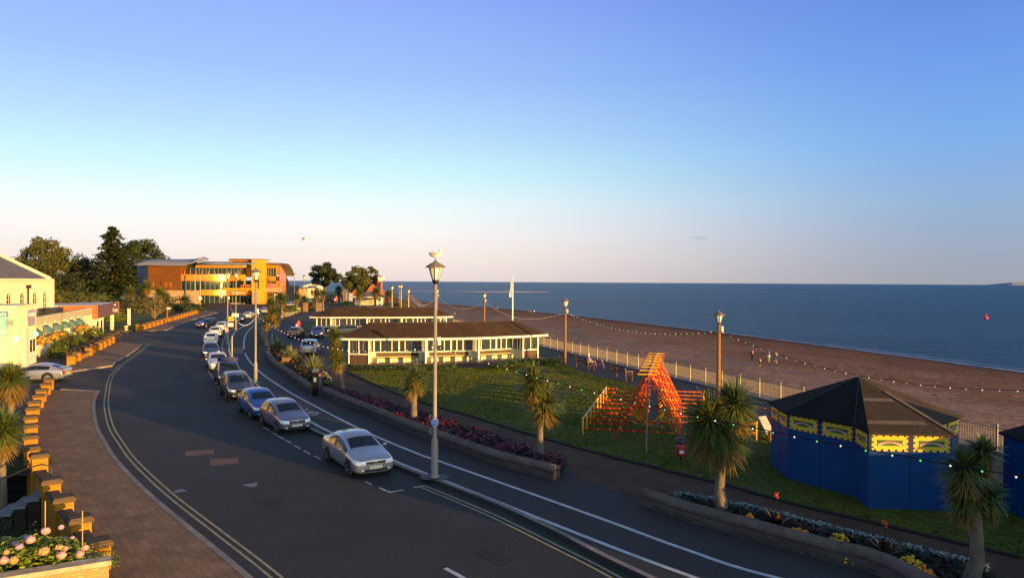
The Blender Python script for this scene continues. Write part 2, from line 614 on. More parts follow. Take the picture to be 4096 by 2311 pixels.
# one sheet of land reaching the far trees, with the sunken garden left out
g = MB()
land = [Vector((46, -44, -.03))] + [Vector((p.x, p.y, -.03)) for p in SEAWALL[1:]]
land += [Vector((-150, 470, -.03)), Vector((-900, 520, -.03)), Vector((-900, -60, -.03)), Vector((-70, -60, -.03)), Vector((-70, 25.6, -.03)), Vector((-17.2, 25.6, -.03))]
land += [Vector((x - .1, y, -.03)) for x, y in reversed(PIERS1[:6])] + [Vector((-4, 8, -.03)), Vector((-4, -44, -.03))]
g.poly(land)
struct('ground', g, asphalt_mat('ground_tarmac', (0.05, 0.045, 0.041)))
sg = MB()
sg.poly([Vector(p) for p in ((-70.5, -60, -1.15), (-3, -60, -1.15), (-3, 8, -1.15), (-9, 17, -1.15), (-16, 26, -1.15), (-70.5, 26, -1.15))])
struct('sunken_garden_ground', sg, SOIL)

# road surface
rd = MB()
rd.poly([Vector((p.x, p.y, 0.0)) for p in KR] + [Vector((-4, -14, 0))] + [Vector((p.x - .05, p.y, 0.0)) for p in KL] + [Vector((-31, 47, 0)), Vector((-36.5, 57, 0)), Vector((-46, 79, 0)), Vector((-55, 96, 0)), Vector((-75, 160, 0)), Vector((-95, 215, 0))])
struct('road', rd, ASPH)

# long brick pavement on the left, and the two further pieces
pv = MB()
pv.prism([Vector(p) for p in KL] + PL([(245, 1562)], .12) + [Vector((x, y, 0)) for x, y in reversed(PIERS1)] + [Vector((-4, 8, 0))], -.02, .12)
pv.prism(PL([(251, 1494), (445, 1466), (457, 1450), (512, 1422), (567, 1380), (475, 1371)]) + [Vector((x + .1, y, 0)) for x, y in reversed(PIERS2)], -.02, .12)
pv.prism(PL([(552, 1327), (664, 1322), (724, 1294), (870, 1250), (796, 1239)]) + [Vector((-58, 122, 0))], -.02, .12)
struct('pavement', pv, PAVER)
kb = MB()


def kerb(line, wdt=.16, h=.128):
    for a, b in zip(line[:-1], line[1:]):
        a, b = Vector(a), Vector(b)
        kb.beam(a + Vector((0, 0, h / 2 - .01)), b + Vector((0, 0, h / 2 - .01)), wdt, h + .02)


kerb(offset(KL, .09))
kerb(PL([(245, 1562), (393, 1570)]))
kerb(PL([(251, 1494), (445, 1466), (457, 1450), (512, 1422), (567, 1380)]))
kerb(PL([(664, 1322), (724, 1294), (870, 1250)]))
kerb(offset(KR, .09))
struct('kerb', kb, KERB)

# footway, cycle track and garden base on the right: everything between kerb and sea wall
fw = MB()
fw.prism([Vector(p) for p in KR] + [Vector((33, -10, 0))] + [Vector((p.x - .3, p.y, 0)) for p in SEAWALL[1:8]] + [Vector((-45, 215, 0))], -.02, .118)
struct('footway', fw, FOOT)

# road paint
pw = MB()
outer = spline([P(*q, .12) for q in [(1045, 1275), (992, 1297), (945, 1322), (927, 1355), (917, 1385), (919, 1410), (930, 1437), (945, 1462), (1025, 1535), (1130, 1617), (1242, 1685), (1336, 1734), (1567, 1837), (1710, 1895)]], 6)
outer2 = spline([P(*q, .12) for q in [(1773, 1920), (2001, 2010), (2223, 2098), (2500, 2206), (2823, 2325)]], 5)
inner = spline([P(*q, .12) for q in [(1050, 1284), (1020, 1297), (990, 1327), (977, 1357), (975, 1397)]], 6)
inner2 = spline([P(*q, .12) for q in [(980, 1412), (995, 1440), (1020, 1467), (1055, 1500), (1105, 1534), (1162, 1570), (1284, 1636), (1459, 1724), (1660, 1809), (1773, 1849), (2075, 1955), (2450, 2089), (2741, 2195), (3115, 2311)]] + [Vector((11.2, 13.5, .12))], 5)
for ln in (outer, outer2, inner, inner2):
    pw.ribbon(ln, .124, .15)
dash = [(1064, 1713), (1097, 1733), (1124, 1749), (1155, 1766), (1190, 1787), (1228, 1808), (1269, 1828), (1473, 1930), (1530, 1955)]
for x, y in dash:
    pw.ribbon([P(x - 13, y - 6), P(x + 13, y + 7)], .006, .07)
for q in ([(1548, 1963), (1560, 1968), (1613, 1958)], [(1655, 1949), (1699, 1942)], [(1780, 2271), (1900, 2335)]):
    pw.ribbon([P(*c) for c in q], .006, .09 if q[0][0] != 1780 else .12)
for k in range(8):
    t = k / 8
    pw.ribbon([P(833 + 60 * t, 1483 + 92 * t), P(836 + 60 * t, 1489 + 92 * t)], .006, .08)
# cycle symbol: two wheels and a frame
bc = P(1236, 1651, .124)
d1 = (P(1284, 1636, .12) - P(1162, 1570, .12)).normalized()
d2 = Vector((-d1.y, d1.x, 0))
for s in (-.42, .42):
    ring = [bc + d1 * (s + .3 * math.cos(t * math.pi / 6)) + d2 * (.3 * math.sin(t * math.pi / 6)) for t in range(13)]
    pw.ribbon(ring, .124, .06)
for a, b in (((-.42, 0), (-.1, .42)), ((-.1, .42), (.32, .42)), ((.42, 0), (.28, .55)), ((0, 0), (-.15, .55)), ((0, 0), (.3, .42)), ((-.42, 0), (0, 0))):
    pw.ribbon([bc + d1 * a[0] + d2 * a[1], bc + d1 * b[0] + d2 * b[1]], .124, .06)
struct('road_markings', pw, WHITE_LINE)
wt = MB()
for q in ([(672, 1973), (725, 1952), (750, 1963)], [(965, 1938), (1030, 1927), (1026, 1943), (1002, 1947)]):
    wt.poly([P(x, y, .006) for x, y in q])
struct('worn_road_triangles', wt, mat('worn_white_paint', (0.16, 0.165, 0.18), .8, .4, 5))
rp = MB()
for q in ([(1010, 2000), (1090, 1985), (1150, 2010), (1065, 2030)], [(700, 1500), (760, 1490), (772, 1512), (706, 1520)], [(1950, 2190), (2060, 2240), (2000, 2265), (1890, 2210)], [(640, 1602), (690, 1600), (692, 1610), (640, 1612)], [(430, 1660), (470, 1655), (500, 1780), (462, 1790)]):
    rp.poly([P(x, y, .004) for x, y in q])
struct('road_patches', rp, asphalt_mat('patch_asphalt', (0.021, 0.021, 0.021), .1))
dc = MB()
for x, y in ((417, 1658), (640, 2010), (1500, 1858), (890, 1420)):
    c = P(x, y, .006); dc.quad(c + Vector((-.2, -.2, 0)), c + Vector((.2, -.2, 0)), c + Vector((.2, .2, 0)), c + Vector((-.2, .2, 0)))
struct('drain_covers', dc, mat('cast_iron', (.02, .018, .016), .6, .3, 20))
yl = MB()
yk = [p for p in KL if p.y < 42] + PL([(398, 1540), (412, 1505), (450, 1465), (520, 1418), (575, 1375)])
for d in (-.42, -.62):
    yl.ribbon(offset(yk, d), .006, .07)
rk = [P(1699, 1942), P(1840, 1999), P(2001, 2068), P(2223, 2176), P(2500, 2318), Vector((5.3, 12.2, 0))]
for d in (0, -.2):
    yl.ribbon(offset(spline(rk, 4), d), .006, .07)
struct('yellow_lines', yl, YELLOW_LINE)
tp = MB()
for q in ([(740, 1803), (854, 1796), (857, 1814), (742, 1824)], [(840, 1835), (950, 1829), (955, 1851), (840, 1862)]):
    tp.poly([P(x, y, .005) for x, y in q])
struct('brick_road_patch', tp, brick_mat('patch_brick', (0.17, 0.10, 0.08), (0.13, 0.08, 0.065), (0.2, 0.18, 0.16), 5.0))
tz = MB()
tz.poly([P(x, y, .123) for x, y in [(924, 1388), (971, 1388), (973, 1413), (926, 1419)]])
struct('tactile_paving', tz, mat('tactile', (0.13, 0.12, 0.075), 0.9, 0.2, 6))

# garden path, promenade, terrace and lawns
WALL2 = [(1285, 1580), (1389, 1625), (1499, 1671), (1620, 1724), (1747, 1772), (1926, 1840), (2054, 1880), (2216, 1922)]
BED2TOP = [(1335, 1563), (1430, 1586), (1560, 1629), (1650, 1657), (1850, 1718), (2080, 1798), (2270, 1860)]
WALL3 = [(2574, 2021), (2741, 2082), (3032, 2166), (3323, 2249), (3542, 2311)]
BED3TOP = [(2700, 1998), (2790, 2008), (2984, 2047), (3178, 2095), (3420, 2159), (3700, 2228), (3960, 2296)]
LAWN_LOW = [(1388, 1486), (1473, 1525), (1584, 1572), (1747, 1625), (1883, 1662), (2054, 1716), (2182, 1752), (2297, 1785), (2468, 1831), (2594, 1861), (2730, 1896), (2903, 1937), (3013, 1968), (3176, 2014), (3410, 2069), (3586, 2110), (3732, 2145), (4084, 2227)]
LAWN_TOP = [(2257, 1458), (2200, 1450), (2093, 1450), (1957, 1466), (1826, 1474), (1500, 1477), (1400, 1476)]
gp = MB()
gp.poly([P(x, y, .122) for x, y in [(1300, 1545), (1330, 1440), (1400, 1468)]] + [P(x, y, .122) for x, y in LAWN_LOW] + [Vector((14.6, 16, .122)), Vector((12.4, 13.5, .122))] + [P(x, y, .122) for x, y in reversed(BED3TOP[:-1])] + [P(x, y, .122) for x, y in [(2574, 2003), (2300, 1905)]] + [P(x, y, .122) for x, y in reversed(BED2TOP)])
struct('garden_path', gp, PATHP)
LOW3 = [P(x, y, .15) for x, y in LAWN_LOW]
TOP3 = [P(x, y, .15) for x, y in LAWN_TOP]
lawn_east = [Vector((17.6, 22.5, .15)), Vector((12.6, 36.5, .15)), P(2560, 1546, .15), P(2366, 1499, .15)]
lw = MB()
lw.prism(LOW3 + [Vector((17.6, 17, .15))] + lawn_east + TOP3, .0, .15)
struct('lawn', lw, GRASS)


def tufts(name, label, poly, n, hmin, hmax, seed, near):
    """blades of the lawn standing in tufts: uncountable, one object"""
    rn = random.Random(seed)
    xs_, ys_ = [p.x for p in poly], [p.y for p in poly]
    o = MB()
    k = 0
    while k < n:
        x, y = rn.uniform(min(xs_), max(xs_)), rn.uniform(min(ys_), max(ys_))
        c = False
        for i in range(len(poly)):
            a, b = poly[i], poly[i - 1]
            if (a.y > y) != (b.y > y) and x < (b.x - a.x) * (y - a.y) / (b.y - a.y) + a.x:
                c = not c
        if not c:
            continue
        k += 1
        an = rn.uniform(0, math.pi)
        w_ = rn.uniform(.05, .11) * near
        h = rn.uniform(hmin, hmax) * (1 + .5 * math.sin(x * .9 + y * .4) * math.sin(y * .7 - x * .3))
        dx, dy = math.cos(an) * w_, math.sin(an) * w_
        lx, ly = rn.uniform(-.04, .04), rn.uniform(-.04, .04)
        o.v += [Vector((x - dx, y - dy, .145)), Vector((x + dx, y + dy, .145)), Vector((x + dx * .5 + lx, y + dy * .5 + ly, .15 + h)), Vector((x - dx * .6 + lx, y - dy * .6 + ly, .15 + h * .8))]
        i = len(o.v) - 4
        o.f.append((i, i + 1, i + 2, i + 3))
    return tag(o.build(name, mat('grass_blade', (0.12, 0.12, 0.012), .9, .3, .35, col2=(0.075, 0.095, 0.010), spec=.1)), label, 'grass', None, 'stuff')


tufts('grass', 'short mown grass of the main lawn', LOW3 + [Vector((17.6, 17, .15))] + lawn_east + TOP3, 80000, .010, .024, 3, .75)
le = MB()
ledge = spline(LOW3, 3)
for a, b in zip(ledge[:-1], ledge[1:]):
    le.beam(a + Vector((0, 0, -.04)) , b + Vector((0, 0, -.04)), .16, .16)
struct('lawn_edging', le, mat('edging_soil', (0.03, 0.026, 0.02), 0.9, 0.3, 5))
pm = MB()
swl = [p for p in SEAWALL[:8]]
pm.poly([Vector((p.x - .35, p.y, .124)) for p in swl] + [Vector((p.x - 3.3, p.y - 1.0, .124)) for p in reversed(swl)])
struct('promenade', pm, PROM)
far_lawn = MB()
for q in ([(1178, 1340), (1222, 1300), (1262, 1268), (1300, 1262), (1330, 1300), (1400, 1330), (1230, 1348)],
          [(1235, 1262), (1262, 1245), (1300, 1250), (1290, 1262)]):
    far_lawn.prism([P(x, y, .14) for x, y in q], .0, .16)
far_lawn.prism([P(x, y, .14) for x, y in [(1370, 1212), (1390, 1204), (1430, 1207), (1560, 1210), (1560, 1225), (1390, 1222)]], .0, .15)
far_lawn.prism([Vector(p) for p in ((-53, 88, 0), (-51, 97, 0), (-55, 111, 0), (-64, 143, 0), (-90, 150, 0), (-110, 120, 0), (-80, 92, 0))], -.02, .1)
far_lawn.prism([Vector(p) for p in ((-330, 175, 0), (-120, 165, 0), (-92, 170, 0), (-95, 215, 0), (-130, 260, 0), (-330, 300, 0))], -.02, .04)
struct('far_lawn', far_lawn, GRASS)
kp = MB()
kp.poly([P(x, y, .1255) for x, y in [(1130, 1290), (1196, 1262), (1240, 1240), (1215, 1240), (1150, 1262), (1118, 1282)]])
struct('far_footpath', kp, PATHP)

# sea wall, beach and sea
sw = MB()
for a, b in zip(SEAWALL[:-1], SEAWALL[1:]):
    sw.beam(a + Vector((0.05, 0, -2.4)), b + Vector((0.05, 0, -2.4)), .6, 5.2)
struct('sea_wall', sw, KERB)
WATER = [Vector(p) for p in ((112, -60, 0), (99, 10, 0), (84, 70, 0), (73.5, 102, 0), (66.6, 131, 0), (52.5, 182, 0), (30, 249, 0), (1, 322, 0), (-57, 441, 0), (-75, 480, 0))]
wl = spline(WATER, 8)
sl = spline(SEAWALL, 8)


def at_frac(line, t):
    ls = [0]
    for a, b in zip(line[:-1], line[1:]):
        ls.append(ls[-1] + (b - a).length)
    x = t * ls[-1]
    for i in range(len(line) - 1):
        if x <= ls[i + 1]:
            return line[i].lerp(line[i + 1], (x - ls[i]) / max(1e-6, ls[i + 1] - ls[i]))
    return line[-1]


bh = MB()
NB, prof = 90, [(0, -1.3), (.1, -2.1), (.22, -3.0), (.4, -3.75), (.55, -4.15), (.66, -4.2), (.75, -4.55), (.82, -4.75), (.9, -5.1), (.96, -5.36), (1.0, -5.52), (1.08, -5.8), (1.2, -6.5)]
for i in range(NB + 1):
    t = (i / NB) ** 1.3
    a, b = at_frac(sl, t), at_frac(wl, t)
    for k, (s_, z) in enumerate(prof):
        q = a.lerp(b, s_) if s_ <= 1 else b + (b - a) * (s_ - 1)
        dz = 0 if k == 0 else .10 * math.sin(q.x * .31 + q.y * .12) + .07 * math.sin(q.y * .23 - q.x * .5 + 2)
        bh.v.append(Vector((q.x, q.y, z + dz * (1 if k < 9 else .3))))
m_ = len(prof)
for i in range(NB):
    for k in range(m_ - 1):
        bh.f.append((i * m_ + k, i * m_ + k + 1, (i + 1) * m_ + k + 1, (i + 1) * m_ + k))
bm_, n, l, b = node_mat('shingle')
tc = n.new('ShaderNodeTexCoord')
vo = n.new('ShaderNodeTexVoronoi'); vo.inputs['Scale'].default_value = 2.2; l.new(tc.outputs['Object'], vo.inputs[0])
nz = n.new('ShaderNodeTexNoise'); nz.inputs['Scale'].default_value = 0.10; nz.inputs['Detail'].default_value = 10; nz.inputs['Roughness'].default_value = 0.72; l.new(tc.outputs['Object'], nz.inputs[0])
sx = n.new('ShaderNodeSeparateXYZ'); l.new(tc.outputs['Object'], sx.inputs[0])
wet = n.new('ShaderNodeMapRange'); wet.inputs[1].default_value = -5.6; wet.inputs[2].default_value = -3.9; l.new(sx.outputs[2], wet.inputs[0])
rz_ = ramp(n, [(0.0, (0.040, 0.018, 0.008)), (0.35, (0.115, 0.055, 0.027)), (0.8, (0.185, 0.093, 0.048)), (1.0, (0.205, 0.13, 0.088))]); l.new(wet.outputs[0], rz_.inputs[0])
r2 = ramp(n, [(0.3, (0.62, 0.62, 0.64)), (0.7, (1.22, 1.18, 1.14))]); l.new(nz.outputs[0], r2.inputs[0])
r3 = ramp(n, [(0.0, (0.5, 0.5, 0.52)), (1.0, (1.5, 1.5, 1.52))]); l.new(vo.outputs['Color'], r3.inputs[0])
m1 = n.new('ShaderNodeMix'); m1.data_type = 'RGBA'; m1.blend_type = 'MULTIPLY'; m1.inputs[0].default_value = 1
m2 = n.new('ShaderNodeMix'); m2.data_type = 'RGBA'; m2.blend_type = 'MULTIPLY'; m2.inputs[0].default_value = 1
l.new(rz_.outputs[0], m1.inputs[6]); l.new(r2.outputs[0], m1.inputs[7]); l.new(m1.outputs[2], m2.inputs[6]); l.new(r3.outputs[0], m2.inputs[7]); l.new(m2.outputs[2], b.inputs['Base Color'])
bp = n.new('ShaderNodeBump'); bp.inputs['Strength'].default_value = 0.7; bp.inputs['Distance'].default_value = 0.22
n3 = n.new('ShaderNodeTexNoise'); n3.inputs['Scale'].default_value = 1.6; n3.inputs['Detail'].default_value = 8; n3.inputs['Roughness'].default_value = 0.7; l.new(tc.outputs['Object'], n3.inputs[0])
l.new(n3.outputs[0], bp.inputs['Height']); l.new(bp.outputs[0], b.inputs['Normal'])
b.inputs['Roughness'].default_value = 0.9; b.inputs['Specular IOR Level'].default_value = .1
struct('beach', bh, bm_, True)

SEA_Z = -5.5
se = MB()
se.quad((-30000, -3000, SEA_Z), (30000, -3000, SEA_Z), (30000, 40000, SEA_Z), (-30000, 40000, SEA_Z))
sm, n, l, b = node_mat('sea_water')
tc = n.new('ShaderNodeTexCoord')
mp = n.new('ShaderNodeMapping'); mp.inputs['Rotation'].default_value = (0, 0, 0.5); mp.inputs['Scale'].default_value = (0.35, 1, 1); l.new(tc.outputs['Object'], mp.inputs[0])
w1 = n.new('ShaderNodeTexNoise'); w1.inputs['Scale'].default_value = 0.22; w1.inputs['Detail'].default_value = 8; w1.inputs['Roughness'].default_value = 0.68; l.new(mp.outputs[0], w1.inputs[0])
bp = n.new('ShaderNodeBump'); bp.inputs['Strength'].default_value = 1.0; bp.inputs['Distance'].default_value = 2.2; l.new(w1.outputs[0], bp.inputs['Height']); l.new(bp.outputs[0], b.inputs['Normal'])
mp2 = n.new('ShaderNodeMapping'); mp2.inputs['Scale'].default_value = (0.0016, 0.012, 1); l.new(tc.outputs['Object'], mp2.inputs[0])
w2 = n.new('ShaderNodeTexNoise'); w2.inputs['Scale'].default_value = 1.0; w2.inputs['Detail'].default_value = 5; l.new(mp2.outputs[0], w2.inputs[0])
cr = ramp(n, [(0.3, (0.002, 0.034, 0.090)), (0.7, (0.010, 0.066, 0.145))]); l.new(w2.outputs[0], cr.inputs[0]); l.new(cr.outputs[0], b.inputs['Base Color'])
b.inputs['Roughness'].default_value = 0.32; b.inputs['Specular IOR Level'].default_value = 0.05; b.inputs['IOR'].default_value = 1.33
struct('sea', se, sm)
fo = MB()
wn = [p for p in wl if p.y > 15]
fo.ribbon(offset(wn, -.2), SEA_Z + .04, .9)
fo.ribbon(offset([p for p in wn if p.y < 150], -3.5), SEA_Z + .02, .5)
struct('surf', fo, mat('surf_foam', (0.32, 0.40, 0.46), 0.5, 0.6, .25, alpha=.75))
sb = MB()
sb.prism([PY(1785, 1163, 880), PY(1900, 1161, 920), PY(2045, 1162, 930), PY(2190, 1163.5, 900), PY(2040, 1164.5, 870), PY(1900, 1166, 860)], SEA_Z - .5, SEA_Z + .14)
sb.prism([PY(1640, 1163, 880), PY(1700, 1162, 920), PY(1770, 1163.5, 880)], SEA_Z - .5, SEA_Z + .1)
struct('sandbar', sb, mat('wet_sand', (0.42, 0.33, 0.30), 0.6, 0.2, .02))
hd = MB()
for i in range(14):
    x = 4040 + i * 14
    h = [0, 30, 58, 66, 70, 76, 78, 80, 86, 90, 92, 95, 96, 98][i]
    p = PY(x, 1138, 17000)
    hd.v += [Vector((p.x, p.y, -20)), Vector((p.x, p.y + 200, h)), Vector((p.x, p.y + 1500, -20))]
for i in range(13):
    a = i * 3
    hd.f += [(a, a + 3, a + 4, a + 1), (a + 1, a + 4, a + 5, a + 2)]
struct('headland', hd, mat('far_headland', (0.20, 0.235, 0.30), 0.9, 0.1, .01))


# ================================================================ shared materials
WHITE = mat('white_paint', (0.74, 0.70, 0.57), 0.5, 0.08, 2.0)
CREAM = mat('cream_render', (0.74, 0.66, 0.42), 0.8, 0.09, 0.6, 0.15, 9)
CREAM2 = mat('cream_trim', (0.70, 0.60, 0.40), 0.75, 0.1, 1.0)
DARKWOOD = mat('dark_wood', (0.075, 0.045, 0.03), 0.6, 0.3, 2.5, stretch=(1, 1, .15))
GLASS = mat('window_glass', (0.05, 0.065, 0.09), 0.04, 0, spec=0.8, alpha=0.42)
DGLASS = mat('dark_window_glass', (0.022, 0.036, 0.034), 0.05, 0.35, .3, spec=0.7)
ROOF = mat('brown_felt_roof', (0.048, 0.027, 0.014), 0.95, 0.3, 0.8, 0.5, 5, stretch=(1.6, 1.6, .5))
SLATE = mat('slate_roof', (0.13, 0.115, 0.115), 0.85, 0.25, 1.2, 0.4, 6)
STEEL = mat('galvanised_steel', (0.21, 0.19, 0.155), .5, .15, 2.0, spec=.3)
BLACK = mat('black_metal', (0.015, 0.015, 0.017), 0.45, 0.2, 3)
SANDST = brick_mat('sandstone', (0.42, 0.19, 0.018), (0.34, 0.155, 0.016), (0.25, 0.125, 0.02), 3.4, .55, .32, wall=True, bump=.5, msize=.02)
COPING = mat('stone_coping', (0.085, 0.058, 0.034), 0.9, 0.3, 2.5, .4, 14)
BENCHD = mat('bench_dark_wood', (0.030, 0.017, 0.011), .7, .3, 2.5)
RUBBLE = brick_mat('rubble_stone', (0.10, 0.083, 0.066), (0.055, 0.048, 0.04), (0.10, 0.087, 0.07), 3.0, .8, .38, wall=True, bump=.8, msize=.03, warp=.25)
WALLCOP = mat('rounded_coping', (0.12, 0.096, 0.07), 0.9, 0.35, 1.6, .5, 12)


def profile_wall(mb, line, hw, z0, z1):
    """rounded-top low wall along a plan polyline"""
    prof = [(-hw, z0), (-hw, z1 - hw * .9), (-hw * .72, z1 - hw * .3), (0, z1), (hw * .72, z1 - hw * .3), (hw, z1 - hw * .9), (hw, z0)]
    n, k = len(line), len(prof)
    o = len(mb.v)
    for i in range(n):
        a, b = line[max(i - 1, 0)], line[min(i + 1, n - 1)]
        d = Vector((b[0] - a[0], b[1] - a[1], 0)).normalized()
        q = Vector((-d.y, d.x, 0))
        for s, z in prof:
            mb.v.append(Vector((line[i][0], line[i][1], 0)) + q * s + Vector((0, 0, z)))
    for i in range(n - 1):
        for j in range(k - 1):
            mb.f.append((o + i * k + j, o + (i + 1) * k + j, o + (i + 1) * k + j + 1, o + i * k + j + 1))
    mb.f.append(tuple(o + j for j in range(k)))
    mb.f.append(tuple(o + (n - 1) * k + j for j in range(k - 1, -1, -1)))


def garden_wall(line, label):
    ln = spline(line, 5)
    t = thing('garden_wall', label, 'wall', ln[0], 0, 'low stone garden walls')
    a = MB(); profile_wall(a, ln, .20, .08, .50); a.build('stonework', RUBBLE, t)
    c = MB(); profile_wall(c, ln, .235, .44, .64); c.build('coping', WALLCOP, t, True)
    return ln


W2 = garden_wall([q + Vector((.1, .2, 0)) for q in PL(WALL2, .12)], 'long low stone wall with rounded coping in front of the red flower bed')
W3 = garden_wall([q + Vector((.1, .2, 0)) for q in PL(WALL3, .12)] + [Vector((9.9, 13.7, 0)), Vector((13.5, 10, 0))], 'low stone wall with rounded coping in front of the marigold bed, nearest the camera')
W1 = garden_wall(PL([(1067, 1420), (1099, 1464), (1140, 1492), (1173, 1518), (1214, 1545), (1245, 1572)], .12), 'curving low stone wall beside the orange flowers and the black ticket machine')
garden_wall(PL([(1047, 1322), (1049, 1350), (1060, 1378)], .12), 'short low stone wall end by the dark cabbage palm trunk on the far footway')


# ---------------------------------------------------------------- seaside shelters
def shelter(F, label, extra=1.9):
    F = [Vector((x, y, 0)) for x, y in F]
    dL, dR = (F[0] - F[1]).normalized(), (F[-1] - F[-2]).normalized()
    t = thing('seafront_shelter', label, 'shelter', (F[0].x, F[0].y, .12), 0, 'seafront shelters')
    z0, zs, ze = .14, .95, 2.12
    Fe = [F[0] + dL * .75] + F[1:-1] + [F[-1] + dR * .75]
    Ef, Eb = offset(Fe, -.55), offset(Fe, 4.3)
    Rg = offset([F[0] + dR * 0 - dL * 1.0] + F[1:-1] + [F[-1] - dR * 1.1], extra)
    rf, n = MB(), len(F)
    for i in range(n - 1):
        rf.quad(Ef[i] + Vector((0, 0, 2.27)), Ef[i + 1] + Vector((0, 0, 2.27)), Rg[i + 1] + Vector((0, 0, 3.42)), Rg[i] + Vector((0, 0, 3.42)))
        rf.quad(Rg[i] + Vector((0, 0, 3.42)), Rg[i + 1] + Vector((0, 0, 3.42)), Eb[i + 1] + Vector((0, 0, 2.27)), Eb[i] + Vector((0, 0, 2.27)))
        rf.quad(Ef[i] + Vector((0, 0, 2.24)), Eb[i] + Vector((0, 0, 2.24)), Eb[i + 1] + Vector((0, 0, 2.24)), Ef[i + 1] + Vector((0, 0, 2.24)))
    rf.poly([Ef[0] + Vector((0, 0, 2.27)), Rg[0] + Vector((0, 0, 3.42)), Eb[0] + Vector((0, 0, 2.27))])
    rf.poly([Ef[-1] + Vector((0, 0, 2.27)), Eb[-1] + Vector((0, 0, 2.27)), Rg[-1] + Vector((0, 0, 3.42))])
    roof = rf.build('roof', ROOF, t)
    rc = MB()
    rc.tube([p + Vector((0, 0, 3.43)) for p in Rg], .05, 5)
    rc.tube([Rg[-2].lerp(Rg[-1], .35) + Vector((0, 0, 3.43)), Ef[-2].lerp(Ef[-1], .3) + Vector((0, 0, 2.30))], .04, 5)
    rc.build('roof_seam', mat('seam_felt', (0.05, 0.035, 0.028), .9, .2, 2), roof)
    fc = MB()
    for E in (Ef, Eb):
        for a, b in zip(E[:-1], E[1:]):
            fc.beam(a + Vector((0, 0, 2.2)), b + Vector((0, 0, 2.2)), .06, .17)
    for i in (0, -1):
        fc.beam(Ef[i] + Vector((0, 0, 2.2)), Eb[i] + Vector((0, 0, 2.2)), .06, .16)
    fc.build('fascia', WHITE, t)
    fl = MB()
    fl.prism(offset(Fe, -.45) + list(reversed(offset(Fe, 4.2))), .10, .135)
    fl.build('floor_slab', mat('shelter_floor', (0.26, 0.19, 0.14), .9, .2, 1.5), t)
    S, Bk = offset(F, 1.3), offset(F, 3.3)
    # glazed spine behind the benches
    lo = MB(); sl_ = MB(); gl = MB(); mu = MB()
    for i in range(1, n - 2):
        a, b = S[i], S[i + 1]
        d = (b - a).normalized()
        lo.beam(a + Vector((0, 0, (z0 + zs) / 2)), b + Vector((0, 0, (z0 + zs) / 2)), .10, zs - z0)
        sl_.beam(a + Vector((0, 0, zs + .02)), b + Vector((0, 0, zs + .02)), .18, .12)
        gl.beam(a + Vector((0, 0, (zs + ze) / 2)), b + Vector((0, 0, (zs + ze) / 2)), .012, ze - zs)
        L = (b - a).length
        k = 0
        x = .25
        while x < L:
            mu.box(a + d * x + Vector((0, 0, (zs + ze) / 2 + .02)), (.075 if k % 3 else .13, .09, ze - zs - .12), ax=d)
            x += [.55, .95, .6, .5][k % 4]
            k += 1
    lo.build('low_wall', CREAM, t); sl_.build('sill', WHITE, t)
    w_ = gl.build('window', GLASS, t); build_each(mu, 'mullion', WHITE, w_)
    # partitions between the bays, glazed above
    for i in range(1, n - 1):
        a, b = F[i], S[i]
        pa = MB(); pa.beam(a + Vector((0, 0, (z0 + zs) / 2)), b + Vector((0, 0, (z0 + zs) / 2)), .09, zs - z0); pt = pa.build('partition', CREAM, t)
        g_ = MB(); g_.beam(a + Vector((0, 0, (zs + ze) / 2)), b + Vector((0, 0, (zs + ze) / 2)), .012, ze - zs); g_.build('window', GLASS, t)
        ps = MB(); ps.box((a.x, a.y, (z0 + ze) / 2 + .02), (.13, .13, ze - z0), math.atan2(dR.y, dR.x)); ps.build('post', WHITE, t)
        m2 = MB()
        for f_ in (.35, .68, .97):
            c = a.lerp(b, f_); m2.box((c.x, c.y, (zs + ze) / 2 + .02), (.06, .06, ze - zs), math.atan2((b - a).y, (b - a).x))
        m2.beam(a + Vector((0, 0, zs + .02)), b + Vector((0, 0, zs + .02)), .12, .06)
        m2.build('partition_frame', WHITE, pt)
    # closed end bays with brown panels
    for i, j in ((0, 1), (n - 2, n - 1)):
        e = 0 if i == 0 else n - 1
        pn, gl2, fr = MB(), MB(), MB()
        for a, b in ((F[i], F[j]), (F[e], Bk[e])):
            d = (b - a).normalized(); L = (b - a).length
            pn.beam(a + Vector((0, 0, (z0 + .9) / 2)), b + Vector((0, 0, (z0 + .9) / 2)), .07, .9 - z0)
            gl2.beam(a + Vector((0, 0, 1.52)), b + Vector((0, 0, 1.52)), .012, 1.2)
            fr.beam(a + Vector((0, 0, .94)), b + Vector((0, 0, .94)), .11, .09)
            nn = max(2, round(L / .8))
            for k in range(nn + 1):
                p = a + d * (L * k / nn)
                fr.box((p.x, p.y, 1.56), (.09 if k in (0, nn) else .06, .09, 1.16), ax=d)
        for p in (F[e], Bk[e]):
            fr.box((p.x, p.y, 1.13), (.12, .12, 2.0), math.atan2(dR.y, dR.x))
        pn.build('brown_panel', DARKWOOD, t); wv = gl2.build('window', GLASS, t); fr.build('window_frame', WHITE, wv)
    for i in range(1, n - 1):
        ps = MB(); ps.box((Bk[i].x, Bk[i].y, 1.13), (.11, .11, 2.0)); ps.build('post', WHITE, t)
    return F, S


